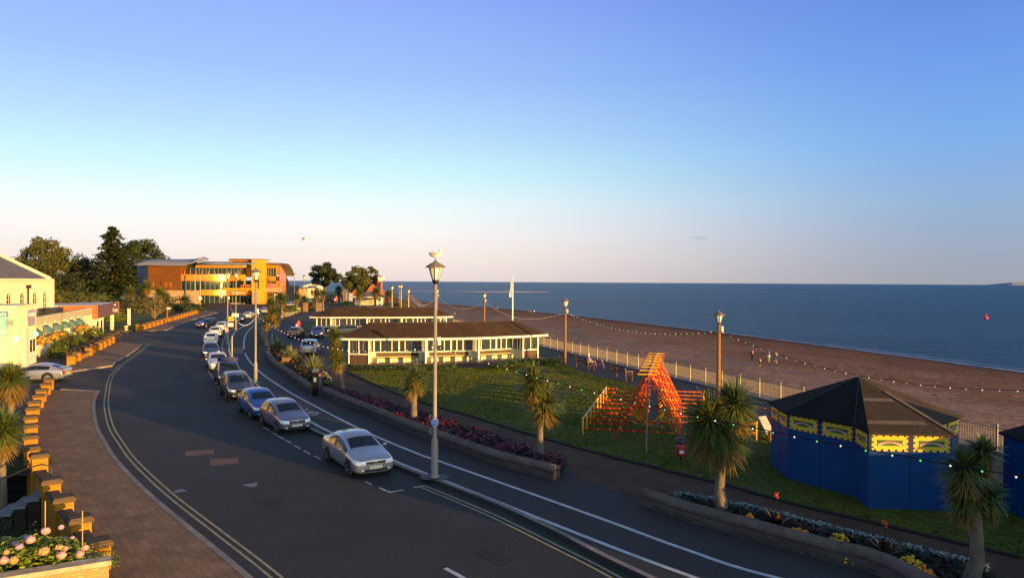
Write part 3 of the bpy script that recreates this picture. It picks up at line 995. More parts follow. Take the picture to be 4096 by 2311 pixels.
def shelter_bench(a, b, label, group):
    d = (b - a).normalized(); q = Vector((d.y, -d.x, 0)); L = (b - a).length
    a, b = a + d * .45 + q * .12, b - d * .45 + q * .12
    t = thing('shelter_bench', label, 'bench', (*a.lerp(b, .5)[:2], .135), 0, group)
    s_ = MB()
    for k in range(3):
        s_.beam(a + q * (.12 + .14 * k) + Vector((0, 0, .56)), b + q * (.12 + .14 * k) + Vector((0, 0, .56)), .11, .045)
    s_.build('seat', BENCHD, t)
    bk = MB()
    for z in (.68, .79, .90):
        bk.beam(a + Vector((0, 0, z)), b + Vector((0, 0, z)), .035, .095)
    bk.build('backrest', BENCHD, t)
    N = max(2, round(L / 1.4))
    for k in range(N + 1):
        p = a.lerp(b, .04 + .92 * k / N) + q * .26
        lg = MB(); lg.box((p.x, p.y, .335), (.12, .38, .4), math.atan2(d.y, d.x)); lg.build('leg', CREAM2, t)


F1, S1 = shelter([(-13.5, 59.35), (-11.8, 59.1), (-7.19, 59.75), (-2.83, 61.1), (1.0, 63.5), (2.35, 64.6)], 'near shelter with brown roof and glazed bays over dark benches, behind the lawn')
for i, nm in ((1, 'in the left open bay'), (2, 'in the middle open bay'), (3, 'in the right open bay')):
    shelter_bench(S1[i], S1[i + 1], 'dark slatted bench on cream legs ' + nm + ' of the near shelter', 'benches in the near shelter')
F2, S2 = shelter([(-25.6, 93.9), (-23.6, 93.3), (-19.0, 93.9), (-14.6, 94.6), (-10.4, 96.2), (-8.9, 97.0)], 'far shelter with long brown roof, partly hidden behind the near shelter')
tr = MB()
tr.poly([Vector((p.x, p.y, .127)) for p in offset(F1, -1.9)] + [Vector((p.x, p.y, .127)) for p in reversed(offset(F1, 4.6))])
struct('shelter_terrace', tr, PATHP)


# ---------------------------------------------------------------- cafe, hall and snack bar on the left
UL = Vector((-.338, .941, 0)); NL = Vector((-.941, -.338, 0))
P0 = Vector((-41.6, 61.7, 0))


def lw_(t_, s_, z=0.0):
    """left-building frame: t metres along the front, s metres back from it"""
    q = P0 + UL * t_ + NL * s_
    return Vector((q.x, q.y, z))


def lbox(mb, t0, t1, s0, s1, z0, z1):
    return mb.prism([lw_(t0, s0), lw_(t1, s0), lw_(t1, s1), lw_(t0, s1)], z0, z1)


cafe = thing('cafe_block', 'cream cafe entrance block with a turquoise open cafe banner beside the silver coupe', 'building', lw_(-4, 0))
m_ = MB(); lbox(m_, -7.0, -1.6, -.9, 14, -.03, 4.75); m_.build('wall', CREAM, cafe)
m_ = MB(); lbox(m_, -7.1, -1.5, -1.0, 14.1, 4.75, 4.92); m_.build('roof', CREAM2, cafe)
m_ = MB(); lbox(m_, -5.35, -4.65, -1.12, -.9, -.02, 3.0); m_.build('pilaster', mat('pinkish_render', (0.62, 0.52, 0.42), .8, .1, 1), cafe)
dr = MB(); lbox(dr, -4.1, -2.0, -.97, -.9, -.02, 2.2); dr = dr.build('door', WHITE, cafe)
m_ = MB(); lbox(m_, -3.75, -3.2, -1.0, -.965, 1.0, 2.0); lbox(m_, -2.9, -2.35, -1.0, -.965, 1.0, 2.0); m_.build('pane', DGLASS, dr)
bn = MB(); lbox(bn, -4.2, -2.2, -.96, -.905, 3.15, 4.45); bn = bn.build('poster', mat('purple_poster', (0.16, 0.09, 0.22), .5, .6, 2.2, col2=(.45, .36, .42)), cafe)
text_mesh('poster_lettering', 'LIVE MUSIC', .42, mat('poster_white', (.75, .7, .72), .5, 0), bn, lw_(-3.2, -.975, 4.05), UL, fit=1.7)
bp_ = lw_(-7.03, .55, 0)
fdir = -NL
bnr = MB(); bnr.prism([lw_(-7.02, -.4), lw_(-7.06, -.4), lw_(-7.06, 1.2), lw_(-7.02, 1.2)], 2.55, 4.5)
bnr = bnr.build('banner', mat('turquoise_banner', (0.20, 0.44, 0.45), .6, .15, .6), cafe)
b2 = MB(); b2.prism([lw_(-7.065, -.4), lw_(-7.075, -.4), lw_(-7.075, 1.2), lw_(-7.065, 1.2)], 4.08, 4.5); b2.build('banner_header', mat('banner_blue', (0.09, 0.22, 0.36), .6, .1, 1), bnr)
bw = mat('banner_white', (.75, .78, .75), .6, 0)
text_mesh('banner_lettering', 'open', .42, bw, bnr, lw_(-7.09, .4, 4.28), fdir, fit=1.3)
text_mesh('banner_lettering', 'cafe', .55, bw, bnr, lw_(-7.08, .4, 2.95), fdir, fit=1.4)
for tt, ss in ((-7.0, -.95), (-1.9, -.95)):
    g_ = MB(); g_.ball(lw_(tt, ss, 2.35), .16, 8, 6); g_.build('wall_lamp', mat('globe_lamp', (.8, .75, .6), .3, 0, emit=((1, .85, .5), 1.2)), cafe)

hall = thing('assembly_hall', 'tall cream hall with arched windows and a slate roof behind the cafe', 'building', lw_(12, 8))
m_ = MB(); lbox(m_, -14, 24.9, 4.0, 15.6, -.03, 6.75); hw_ = m_.build('wall', CREAM, hall)
m_ = MB(); lbox(m_, -14, 25.0, 3.85, 15.75, 6.75, 7.02); lbox(m_, 23.9, 25.0, 3.84, 4.0, -.03, 6.75); m_.build('cornice', CREAM2, hall)
rf = MB()
zR = 10.2
rf.quad(lw_(-14, 3.9, 7.02), lw_(22.5, 3.9, 7.02), lw_(22.5, 9.8, zR), lw_(-14, 9.8, zR))
rf.quad(lw_(-14, 9.8, zR), lw_(22.5, 9.8, zR), lw_(22.5, 15.7, 7.02), lw_(-14, 15.7, 7.02))
rf.build('roof', SLATE, hall)
vg = MB()
vg.beam(lw_(22.7, 3.7, 7.05), lw_(22.7, 9.8, zR + .12), .55, .32)
vg.beam(lw_(22.7, 15.9, 7.05), lw_(22.7, 9.8, zR + .12), .55, .32)
vg.poly([lw_(22.9, 3.9, 7.0), lw_(22.9, 15.7, 7.0), lw_(22.9, 9.8, zR)])
vg.build('gable', CREAM2, hall)
for k, tt in enumerate((4.3, 8.4, 12.6, 17.0, 20.9, .5, -3.5)):
    fr = MB()
    hw2 = .55
    arch = [(-hw2 - .16, 2.9), (hw2 + .16, 2.9), (hw2 + .16, 5.3), (.45, 5.75), (.18, 5.9), (.18, 6.2), (-.18, 6.2), (-.18, 5.9), (-.45, 5.75), (-hw2 - .16, 5.3)]
    vs = [lw_(tt + x, 3.86, z) for x, z in arch] + [lw_(tt + x, 4.02, z) for x, z in arch]
    na = len(arch)
    fr.add(vs, [tuple(range(na))] + [(i, (i + 1) % na, na + (i + 1) % na, na + i) for i in range(na)])
    fr = fr.build('window', CREAM2, hall)
    pn = MB()
    ar2 = [(-hw2, 3.05), (hw2, 3.05), (hw2, 5.1), (.35, 5.5), (0, 5.62), (-.35, 5.5), (-hw2, 5.1)]
    pn.poly([lw_(tt + x, 3.85, z) for x, z in ar2]); pn.build('pane', DGLASS, fr)
    br_ = MB()
    br_.beam(lw_(tt, 3.84, 3.05), lw_(tt, 3.84, 5.6), .02, .06)
    for z in (3.7, 4.35, 5.0):
        br_.beam(lw_(tt - hw2, 3.84, z), lw_(tt + hw2, 3.84, z), .02, .05)
    build_each(br_, 'glazing_bar', CREAM2, fr)
for tt in (2.0, 14.7):
    dp = MB(); dp.tube([lw_(tt, 3.82, 6.1), lw_(tt, 3.82, 3.1), lw_(tt + .4, 3.7, 2.8)], .07, 6); dp.box(lw_(tt, 3.8, 6.2), (.35, .35, .35)); dp.build('drainpipe', BLACK, hall)

bar = thing('beer_garden_bar', 'single-storey cream bar with a grey parapet band above the beer garden hedge', 'building', lw_(10, 2))
m_ = MB(); lbox(m_, -1.5, 25.7, 0, 4.0, -.03, 2.9); m_.build('wall', CREAM, bar)
m_ = MB()
for i in range(3):
    lbox(m_, -1.55, 24.0, -.16 - .03 * i, .1, 2.84 + .27 * i, 3.08 + .27 * i)
lbox(m_, -1.5, 24.0, -.12, .12, 2.84, 3.64)
m_.build('parapet', mat('grey_cladding', (0.42, 0.38, 0.26), .75, .12, .8), bar)
m_ = MB(); lbox(m_, -1.5, 25.7, .12, 4.0, 2.95, 3.15); m_.build('roof', mat('grey_flat_roof', (0.22, 0.20, 0.19), .9, .2, .5), bar)
for tt in (1.0, 4.6, 8.0, 11.3, 14.4, 17.5):
    w_ = MB(); lbox(w_, tt - .45, tt + .45, -.03, 0, .7, 2.3); w_ = w_.build('window', WHITE, bar)
    q_ = MB(); lbox(q_, tt - .36, tt + .36, -.04, -.028, .8, 2.2); q_.build('pane', mat('curtained_glass', (.45, .40, .28), .3, .2, 2), w_)
    aw = MB()
    for i in range(9):
        th = math.pi * i / 8
        for j in range(5):
            ph = math.pi / 2 * j / 4
            aw.v.append(lw_(tt + .62 * math.cos(th), -.02 - .75 * math.sin(th) * math.cos(ph) - 0.0, 2.06 + .62 * math.sin(th) * 0 + .66 * math.sin(ph)))
    for i in range(8):
        for j in range(4):
            aw.f.append((i * 5 + j, (i + 1) * 5 + j, (i + 1) * 5 + j + 1, i * 5 + j + 1))
    aw = aw.build('awning', mat('green_awning', (0.055, 0.115, 0.105), .6, .2, 2), bar, True)
    for x in (-1.1,):
        lp = MB(); lp.ball(lw_(tt + x, -.32, 2.95), .11, 7, 5); lp.build('bulkhead_lamp', mat('lamp_white', (.85, .8, .62), .3, 0), bar)
m_ = MB(); lbox(m_, 14.5, 17.6, 1.3, 2.9, 3.15, 3.95); m_.build('roof_plant', BLACK, bar)

snack = thing('snack_bar', 'flat-roofed bar with an orange and purple box sign at the end of the row', 'building', lw_(26, 2))
m_ = MB(); lbox(m_, 25.7, 31.0, -.2, 9, -.03, 2.35); m_.build('wall', CREAM, snack)
m_ = MB(); lbox(m_, 18, 39.5, 4.1, 12, 3.35, 3.75); lbox(m_, 25.7, 39.4, .1, 4.1, 3.72, 3.86); m_.build('roof', mat('pale_flat_roof', (0.50, 0.43, 0.40), .85, .12, .4), snack)
m_ = MB(); lbox(m_, 24.9, 25.65, 4.05, 9, 2.4, 3.35); m_.build('upper_wall', CREAM, snack)
sgn = MB(); lbox(sgn, 25.2, 39.4, -.55, -.1, 2.3, 3.85); sgn = sgn.build('box_sign', mat('purple_sign', (0.12, 0.065, 0.075), .6, .15, 1), snack)
m_ = MB(); m_.prism([lw_(25.13, -.5), lw_(25.18, -.5), lw_(25.18, 3.3), lw_(25.13, 3.3)], 2.25, 3.85); m_.build('wood_panel', mat('orange_wood', (0.33, 0.085, 0.018), .5, .2, 1), sgn)
m_ = MB()
for s_ in (-.58, -.08):
    m_.box(lw_(25.12, s_, 3.05), (.06, .06, 1.65), math.atan2(UL.y, UL.x))
m_.box(lw_(39.42, -.35, 3.08), (.06, .5, 1.65), math.atan2(UL.y, UL.x)); build_each(m_, 'sign_frame', mat('orange_frame', (.45, .14, .02), .5, .1, 1), sgn)
sw_ = mat('sign_lettering_white', (.78, .70, .66), .5, 0)
text_mesh('sign_lettering', 'the', .5, sw_, sgn, lw_(36.6, -.57, 3.6), UL, fit=1.6)
text_mesh('sign_lettering', 'Point', .85, sw_, sgn, lw_(36.8, -.57, 2.85), UL, fit=3.4)
for x in (27.0, 29.3):
    w_ = MB(); lbox(w_, x - .6, x + .6, -.25, -.2, .5, 2.0); w_ = w_.build('window', WHITE, snack)
    q_ = MB(); lbox(q_, x - .5, x - .04, -.27, -.248, .6, 1.9); lbox(q_, x + .04, x + .5, -.27, -.248, .6, 1.9); build_each(q_, 'pane', DGLASS, w_)
for tt, s_ in ((38.3, .1),):
    c_ = MB(); c_.lathe([(.26, -.03), (.26, 3.7)], lw_(tt, s_), 10); c_.build('column', CREAM, snack, True)
for tt in (19.5, 31):
    c_ = MB(); lbox(c_, tt, tt + .7, 6, 6.7, 3.75, 4.3); c_.build('roof_vent', WHITE, snack)
for s_ in (.6, 2.3):
    lp = MB(); lp.ball(lw_(25.02, s_, 2.85), .13, 7, 5); lp.build('sign_lamp', mat('lamp_white', (.85, .8, .62), .3, 0), snack)


# ---------------------------------------------------------------- orange clad leisure building
OB_Y = 208.0


def ob(x, y, dY=0.0):
    """place from the enlarged view of the building (3.68 x) onto its front plane"""
    return PY(500 + x / 3.68, 980 + y / 3.68, OB_Y + dY)


def orect(mb, x0, x1, y0, y1, dY=0.0, depth=.4):
    a, b, c = ob(x0, y1, dY), ob(x1, y1, dY), ob(x0, y0, dY)
    zt, zb = ob((x0 + x1) / 2, y0, dY).z, ob((x0 + x1) / 2, y1, dY).z
    return mb.prism([(a.x, a.y, 0), (b.x, a.y, 0), (b.x, a.y + depth, 0), (a.x, a.y + depth, 0)], zb, zt)


TIMBER = mat('cedar_cladding', (0.125, 0.046, 0.008), .6, .28, .9, .3, 4, stretch=(.25, .25, 3.2))
ORANGE = mat('orange_panel', (0.64, 0.185, 0.008), .35, .12, .35, metal=0, coat=.12, spec=.25, stretch=(.3, .3, 3))
GLOSSO = mat('glossy_orange_panel', (0.66, 0.20, 0.012), .2, .1, .35, metal=.3, spec=.6, coat=.2, stretch=(.3, .3, 3))
GOLD = mat('gold_panel', (0.70, 0.29, 0.015), .32, .08, .4, coat=.12, spec=.25)
METALROOF = mat('zinc_roof', (0.15, 0.16, 0.22), .5, .12, .3, spec=.3)
GREYWALL = mat('grey_render', (0.34, 0.36, 0.41), .8, .08, .4)
STONEW = brick_mat('building_stone', (0.42, 0.29, 0.165), (0.33, 0.22, 0.125), (0.30, 0.22, 0.14), .9, .6, .3, wall=True, msize=.03)
OGLASS = mat('green_tinted_glass', (0.012, 0.03, 0.026), .04, .6, .25, spec=.8, stretch=(1, 1, .05))
PURPLE = mat('purple_lettering', (.10, .03, .18), .5, 0)

ocean = thing('leisure_building', 'large orange clad building with curved bands of dark windows where the road ends', 'building', (ob(1000, 860).x, OB_Y, 0))
m_ = MB(); orect(m_, 342, 824, 284, 664, 0, 16); m_.build('timber_wall', TIMBER, ocean)
m_ = MB(); orect(m_, 342, 1080, 664, 875, .15, 16); m_.build('stone_wall', STONEW, ocean)
a, b = ob(340, 660, .2), ob(175, 660, 10)
m_ = MB(); m_.prism([(a.x, a.y, 0), (b.x, b.y, 0), (b.x + .3, b.y + 6, 0), (a.x, a.y + 6, 0)], -.02, ob(250, 292).z); m_.build('grey_wall', GREYWALL, ocean)
# swept zinc roofs
rf = MB()
st = [(105, 285, 205, 14), (200, 284, 200, 13), (345, 279, 202, 12), (620, 290, 201, 11), (880, 286, 199, 9), (1000, 250, 199, 8), (1078, 208, 199, 7)]
for x, y0, y1, bk in st:
    lo_, hi = ob(x, y0, -.9), ob(x, y1, 0)
    rf.v += [lo_, Vector((lo_.x, lo_.y + bk * .55, (lo_.z + hi.z) / 2 + .8)), Vector((lo_.x, lo_.y + bk, hi.z + .2)), Vector((lo_.x, lo_.y + bk, hi.z - .3)), Vector((lo_.x, lo_.y, lo_.z - .35))]
for i in range(len(st) - 1):
    for j in range(5):
        rf.f.append((i * 5 + j, (i + 1) * 5 + j, (i + 1) * 5 + (j + 1) % 5, i * 5 + (j + 1) % 5))
rf.f.append((0, 1, 2, 3, 4))
k_ = (len(st) - 1) * 5
rf.f.append((k_ + 4, k_ + 3, k_ + 2, k_ + 1, k_))
rf.build('curved_roof', METALROOF, ocean, True)
rf = MB()
st = [(1050, 268, 236), (1300, 272, 237), (1600, 271, 238), (1840, 266, 238), (1940, 246, 240)]
for x, y0, y1 in st:
    lo_, hi = ob(x, y0, 2.2), ob(x, y1, 2.2)
    rf.v += [lo_, Vector((lo_.x, lo_.y + 5, hi.z)), Vector((lo_.x, lo_.y + 9, hi.z + .1)), Vector((lo_.x, lo_.y + 9, lo_.z)), Vector((lo_.x, lo_.y + .3, lo_.z - .45))]
for i in range(len(st) - 1):
    for j in range(5):
        rf.f.append((i * 5 + j, (i + 1) * 5 + j, (i + 1) * 5 + (j + 1) % 5, i * 5 + (j + 1) % 5))
rf.f.append((0, 1, 2, 3, 4)); rf.f.append((24, 23, 22, 21, 20))
rf.build('curved_roof', METALROOF, ocean, True)
m_ = MB(); orect(m_, 1050, 1760, 283, 328, 3.0, 7); m_.build('roof_soffit', mat('roof_soffit_grey', (.30, .29, .22), .7, .1, 1), ocean)
m_ = MB(); orect(m_, 1040, 1740, 300, 334, 2.7, .5); m_.build('orange_fascia', ORANGE, ocean)
m_ = MB(); orect(m_, 830, 1060, 245, 330, 4, .3); g_ = m_.build('clerestory_window', OGLASS, ocean)

# the drum-like curved front: plan arc turning to the right
xa, xb, AN = ob(822, 500).x, ob(1440, 500).x, R(43)
RAD = (xb - xa) / math.sin(AN)


def arc(f, inset=0.0, x0=0.0):
    an = AN * f
    return Vector((xa + (RAD - inset) * math.sin(an), OB_Y + RAD - (RAD - inset) * math.cos(an), 0))


def zc(y):
    return ob(1100, y).z


def arc_band(y0, y1, f0=0.0, f1=1.0, inset=0.0, n=16, back=.5):
    mb = MB()
    pts = [arc(f0 + (f1 - f0) * i / n, inset) for i in range(n + 1)]
    bk = [arc(f0 + (f1 - f0) * i / n, inset + back) for i in range(n + 1)]
    z0, z1 = zc(y1), zc(y0)
    for q in (pts, bk):
        for p in q:
            mb.v += [Vector((p.x, p.y, z0)), Vector((p.x, p.y, z1))]
    N = n + 1
    fo_ = len(mb.v)
    mb.v += [v.copy() for v in mb.v[:2 * N]]
    for i in range(n):
        mb.f.append((fo_ + 2 * i, fo_ + 2 * i + 2, fo_ + 2 * i + 3, fo_ + 2 * i + 1))
        mb.f.append((2 * i + 1, 2 * i + 3, 2 * (N + i) + 3, 2 * (N + i) + 1))
        mb.f.append((2 * i, 2 * (N + i), 2 * (N + i) + 2, 2 * i + 2))
    mb.f.append((2 * n, 2 * (N + n), 2 * (N + n) + 1, 2 * n + 1))
    mb.f.append((0, 1, 2 * N + 1, 2 * N))
    return mb


fgr = math.asin(min(1, (ob(1080, 700).x - xa) / RAD)) / AN
arc_band(432, 526).build('orange_band', GLOSSO, ocean, True)
arc_band(660, 742, fgr, 1).build('orange_band', GLOSSO, ocean, True)


def arc_window(y0, y1, f0, f1, n, inset=.35):
    w_ = arc_band(y0, y1, f0, f1, inset).build('window', OGLASS, ocean, True)
    mu = MB()
    for i in range(n + 1):
        p = arc(f0 + (f1 - f0) * i / n, inset - .06)
        mu.box((p.x, p.y, (zc(y0) + zc(y1)) / 2), (.12, .12, zc(y0) - zc(y1) - .02))
    build_each(mu, 'mullion', STEEL, w_)


arc_window(526, 660, 0, 1, 10)
arc_window(742, 858, fgr, 1, 6)
w_ = MB(); orect(w_, 826, 1735, 332, 430, 3.4, .3); w_ = w_.build('window', OGLASS, ocean)
mu = MB()
for x in (830, 890, 960, 1040, 1090, 1140, 1190, 1240, 1310, 1370, 1425, 1490, 1560, 1600, 1660, 1700):
    orect(mu, x, x + 5, 334, 430, 3.3, .1)
build_each(mu, 'mullion', STEEL, w_)
rl = MB()
for x in (872, 958, 1042, 1133, 1226, 1314, 1560, 1675):
    orect(rl, x, x + 8, 383, 430, 1.2, .12)
for x in range(1395, 1500, 17):
    orect(rl, x, x + 10, 385, 430, 4.9, .12)
build_each(rl, 'balcony_rail', ORANGE, ocean)
# stepped part right of the drum
m_ = MB(); orect(m_, 1440, 1770, 432, 527, 5.3, .6); orect(m_, 1735, 1862, 325, 470, 6.5, 1.0); m_.build('orange_band', ORANGE, ocean)
m_ = MB(); orect(m_, 1640, 1770, 438, 524, 4.9, .38); orect(m_, 1790, 1850, 300, 460, 5.6, .8); orect(m_, 1750, 1768, 524, 590, 5.0, .4); m_.build('gold_panel', GOLD, ocean)
w_ = MB(); orect(w_, 1440, 1860, 526, 640, 7.0, .3); w_ = w_.build('window', OGLASS, ocean)
mu = MB()
for x in (1450, 1500, 1540, 1590, 1640, 1690, 1740, 1800):
    orect(mu, x, x + 6, 528, 640, 6.9, .1)
build_each(mu, 'mullion', STEEL, w_)
m_ = MB(); orect(m_, 1436, 1862, 634, 662, 3.2, 3); m_.build('balcony_deck', GOLD, ocean)
rl = MB()
for x in range(1690, 1930, 26):
    orect(rl, x, x + 9, 588, 634, 3.3, .12)
orect(rl, 1690, 1935, 584, 591, 3.3, .12)
build_each(rl, 'balcony_rail', ORANGE, ocean)
sb_ = MB(); orect(sb_, 1400, 1864, 662, 738, 4.2, 1.5); sb_ = sb_.build('sign_band', ORANGE, ocean)
q1, q2 = ob(1500, 704, 4.15), ob(1668, 700, 4.15)
text_mesh('sign_lettering', 'Ocean', 1.15, PURPLE, sb_, q1, (1, 0, 0), fit=2.35)
text_mesh('sign_lettering', 'Bar Food & Bowl', .9, mat('sign_white', (.8, .75, .7), .5, 0), sb_, q2, (1, 0, 0), fit=3.5)
w_ = MB(); orect(w_, 1400, 1862, 738, 862, 6.5, .3); w_ = w_.build('window', OGLASS, ocean)
mu = MB()
for x in range(1410, 1860, 56):
    orect(mu, x, x + 7, 740, 860, 6.4, .1)
build_each(mu, 'mullion', STEEL, w_)
m_ = MB(); orect(m_, 1555, 1752, 852, 893, 1.6, .8); m_.build('planter_wall', STONEW, ocean)
# tower and right wing
m_ = MB(); orect(m_, 1862, 2022, 210, 868, 3.0, 5); m_.build('tower', GOLD, ocean)
m_ = MB(); orect(m_, 1525, 2024, 203, 211, 2.7, 7); m_.build('tower_roof', SLATE, ocean)
m_ = MB(); orect(m_, 1530, 1864, 211, 240, 4.5, 4); m_.build('orange_band', ORANGE, ocean)
m_ = MB(); orect(m_, 1950, 1972, 420, 640, 2.96, .06); m_.build('tower_slot', OGLASS, ocean)
m_ = MB(); orect(m_, 1870, 1960, 690, 866, 2.2, .8); m_.build('stone_wall', STONEW, ocean)
m_ = MB(); orect(m_, 2020, 2262, 300, 335, 6, 1.2); orect(m_, 2020, 2262, 462, 526, 6, 1.2); orect(m_, 2222, 2262, 335, 640, 6, 1.2); m_.build('orange_frame', ORANGE, ocean)
w_ = MB(); orect(w_, 2022, 2224, 333, 572, 6.7, .3); w_ = w_.build('window', OGLASS, ocean)
mu = MB()
for x in (2035, 2068, 2105, 2145, 2182):
    orect(mu, x, x + 5, 335, 572, 6.6, .1)
build_each(mu, 'mullion', STEEL, w_)
rl = MB()
for x in range(2030, 2240, 18):
    orect(rl, x, x + 8, 570, 632, 5.6, .1)
orect(rl, 2022, 2250, 566, 573, 5.6, .1)
build_each(rl, 'balcony_rail', ORANGE, ocean)
m_ = MB(); orect(m_, 2020, 2264, 630, 692, 5.2, 2.5); m_.build('orange_band', mat('pink_lit_panel', (.52, .24, .12), .6, .1, .5), ocean)
w_ = MB(); orect(w_, 2030, 2262, 692, 862, 7, .3); w_ = w_.build('window', DGLASS, ocean)
mu = MB()
for x in range(2036, 2260, 22):
    orect(mu, x, x + 4, 694, 860, 6.9, .1)
build_each(mu, 'mullion', STEEL, w_)
rf = MB()
rs = [(2018, 296, 6), (2140, 294, 6), (2276, 298, 6), (2310, 330, 12), (2345, 385, 20), (2376, 455, 27)]
for x, y, d in rs:
    p = ob(x, y, d); rf.v += [p, p + Vector((0, 0, .7)), p + Vector((-1, 12, .7)), p + Vector((-1, 12, 0))]
for i in range(len(rs) - 1):
    for j in range(4):
        rf.f.append((i * 4 + j, (i + 1) * 4 + j, (i + 1) * 4 + (j + 1) % 4, i * 4 + (j + 1) % 4))
rf.f.append((0, 1, 2, 3)); rf.f.append((23, 22, 21, 20))
rf.build('curved_roof', mat('roof_edge', (.12, .09, .06), .6, .1, 1), ocean)
sd_ = MB()
top = [ob(x, y, d) for x, y, d in rs[2:]]
for p in top:
    pass
sd_.add(sum([[Vector((p.x, p.y, -.02)), Vector((p.x, p.y, p.z))] for p in top], []), [(2 * i, 2 * i + 2, 2 * i + 3, 2 * i + 1) for i in range(len(top) - 1)])
sd_ = sd_.build('glazed_side', mat('side_glass', (.16, .11, .10), .15, .3, .3), ocean)
mu = MB()
for f_ in (0, .2, .4, .6, .8, 1):
    i = min(int(f_ * (len(top) - 1)), len(top) - 2)
    p = top[i].lerp(top[i + 1], f_ * (len(top) - 1) - i)
    mu.box((p.x + .06, p.y - .06, p.z / 2), (.14, .2, p.z - .1))
build_each(mu, 'mullion', ORANGE, sd_)
p1, p2 = ob(2376, 455, 27), ob(2425, 640, 30)
m_ = MB(); m_.prism([(p1.x, p1.y, 0), (p2.x, p2.y, 0), (p2.x, p2.y + 10, 0), (p1.x, p1.y + 10, 0)], -.02, ob(2410, 600, 28).z)
m_.poly([Vector((p1.x, p1.y - .1, 3)), Vector((p2.x, p2.y, 5)), Vector((p2.x, p2.y, ob(2425, 575, 30).z)), Vector((p1.x, p1.y - .1, p1.z))]); m_.build('dark_gable', SLATE, ocean)
for x in (410, 600, 668):
    w_ = MB(); orect(w_, x - 15, x + 15, 560, 606, -.06, .1); w_ = w_.build('window', ORANGE, ocean)
    q_ = MB(); orect(q_, x - 9, x + 9, 566, 600, -.09, .06); build_each(q_, 'pane', DGLASS, w_)
dp = MB(); dp.tube([ob(885, 440, -.1), ob(885, 525, -.1), ob(885, 700, 0), ob(885, 800, 0)], .14, 6); dp.build('drainpipe', BLACK, ocean)

# ---------------------------------------------------------------- buildings beyond
RED = brick_mat('red_brick', (0.36, 0.10, 0.045), (0.30, 0.085, 0.04), (.25, .15, .1), 2.2, wall=True)
REDTILE = mat('red_tile', (0.30, 0.105, 0.05), .8, .2, 1.0, .3, 4)


def cq(x, y, Y):
    """place from the second enlarged strip (3.68 x, from 1040,1020) at depth Y"""
    return PY(1040 + x / 3.68, 1020 + y / 3.68, Y)


tw = thing('brick_tower_house', 'red brick lookout tower with low tiled gables among the distant trees', 'building', cq(1740, 560, 215))
a, b, c = cq(1660, 560, 217), cq(1732, 560, 213), cq(1802, 560, 215)
zt = cq(1740, 315, 214).z
m_ = MB(); m_.prism([(a.x, a.y, 0), (b.x, b.y, 0), (c.x, c.y, 0), (c.x - 2, c.y + 4, 0), (a.x + 1, a.y + 4, 0)], -.02, zt); tw_w = m_.build('tower_wall', RED, tw)
m_ = MB(); q = [cq(1650, 318, 218), cq(1735, 332, 211.5), cq(1834, 335, 214.5), cq(1800, 318, 221)]
ap = cq(1732, 290, 215); m_.add(q + [ap + Vector((0, 0, .3))], [(0, 1, 4), (1, 2, 4), (2, 3, 4), (3, 0, 4), (3, 2, 1, 0)]); m_.build('tower_roof', REDTILE, tw)
m_ = MB(); m_.beam(q[1] + Vector((0, 0, -.05)), q[2] + Vector((0, 0, -.05)), .3, .35); m_.build('eaves', WHITE, tw)
m_ = MB(); m_.beam(cq(1742, 356, 212.6), cq(1795, 356, 214.2), .2, .9); m_.build('window', WHITE, tw)
m_ = MB(); m_.beam(cq(1752, 485, 212.9), cq(1772, 485, 213.4), .2, 3.6); m_.build('window', OGLASS, tw)
for x0, xm, x1, y0, ym, Y in ((1550, 1640, 1780, 555, 430, 210), (1340, 1450, 1590, 560, 450, 212)):
    m_ = MB(); A, Bq, T = cq(x0, y0, Y), cq(x1, y0, Y), cq(xm, ym, Y)
    m_.add([A, Bq, T, A + Vector((0, 9, 0)), Bq + Vector((0, 9, 0)), T + Vector((0, 9, 0))], [(0, 1, 2), (1, 4, 5, 2), (4, 3, 5), (3, 0, 2, 5)]); m_.build('gable_roof', REDTILE, tw)
    m_ = MB(); m_.prism([(A.x + .4, A.y + .3, 0), (Bq.x - .4, A.y + .3, 0), (Bq.x - .4, A.y + 8, 0), (A.x + .4, A.y + 8, 0)], -.02, A.z); m_.build('wall', RED, tw)

pav = thing('white_pavilion', 'small white latticed pavilion with a dark hipped roof behind the far lawn', 'shelter', cq(1570, 715, 200))
Y = 200
zb, ze = 0.05, cq(1570, 628, Y).z
xs = [cq(x, 700, Y).x for x in (1398, 1455, 1480, 1668, 1705, 1770)]
m_ = MB()
for i in (0, 4):
    m_.prism([(xs[i], Y, 0), (xs[i + 1], Y, 0), (xs[i + 1], Y + 4, 0), (xs[i], Y + 4, 0)], zb, ze)
m_.build('wall', WHITE, pav)
w_ = MB(); w_.prism([(xs[1], Y + 2, 0), (xs[4], Y + 2, 0), (xs[4], Y + 2.2, 0), (xs[1], Y + 2.2, 0)], zb, ze); w_ = w_.build('back_wall', mat('cream_boards', (.55, .48, .32), .7, .1, 1), pav)
la = MB()
for i in range(11):
    x = xs[2] + (xs[3] - xs[2]) * i / 10
    la.box((x, Y + .5, (zb + ze) / 2), (.12, .12, ze - zb))
for z in (zb + .5, zb + 1.3, zb + 2.0):
    la.beam((xs[2], Y + .5, z), (xs[3], Y + .5, z), .12, .14)
la.build('lattice', WHITE, pav)
e = [cq(1340, 612, Y - 1.2), cq(1850, 622, Y - 1.2)]
m_ = MB(); A, Bq = e; tp1, tp2 = cq(1520, 540, Y + 2.5), cq(1610, 535, Y + 2.5)
m_.add([A, Bq, Bq + Vector((0, 7, 0)), A + Vector((0, 7, 0)), tp1, tp2], [(0, 1, 5, 4), (1, 2, 5), (2, 3, 4, 5), (3, 0, 4), (3, 2, 1, 0)]); m_.build('roof', SLATE, pav)
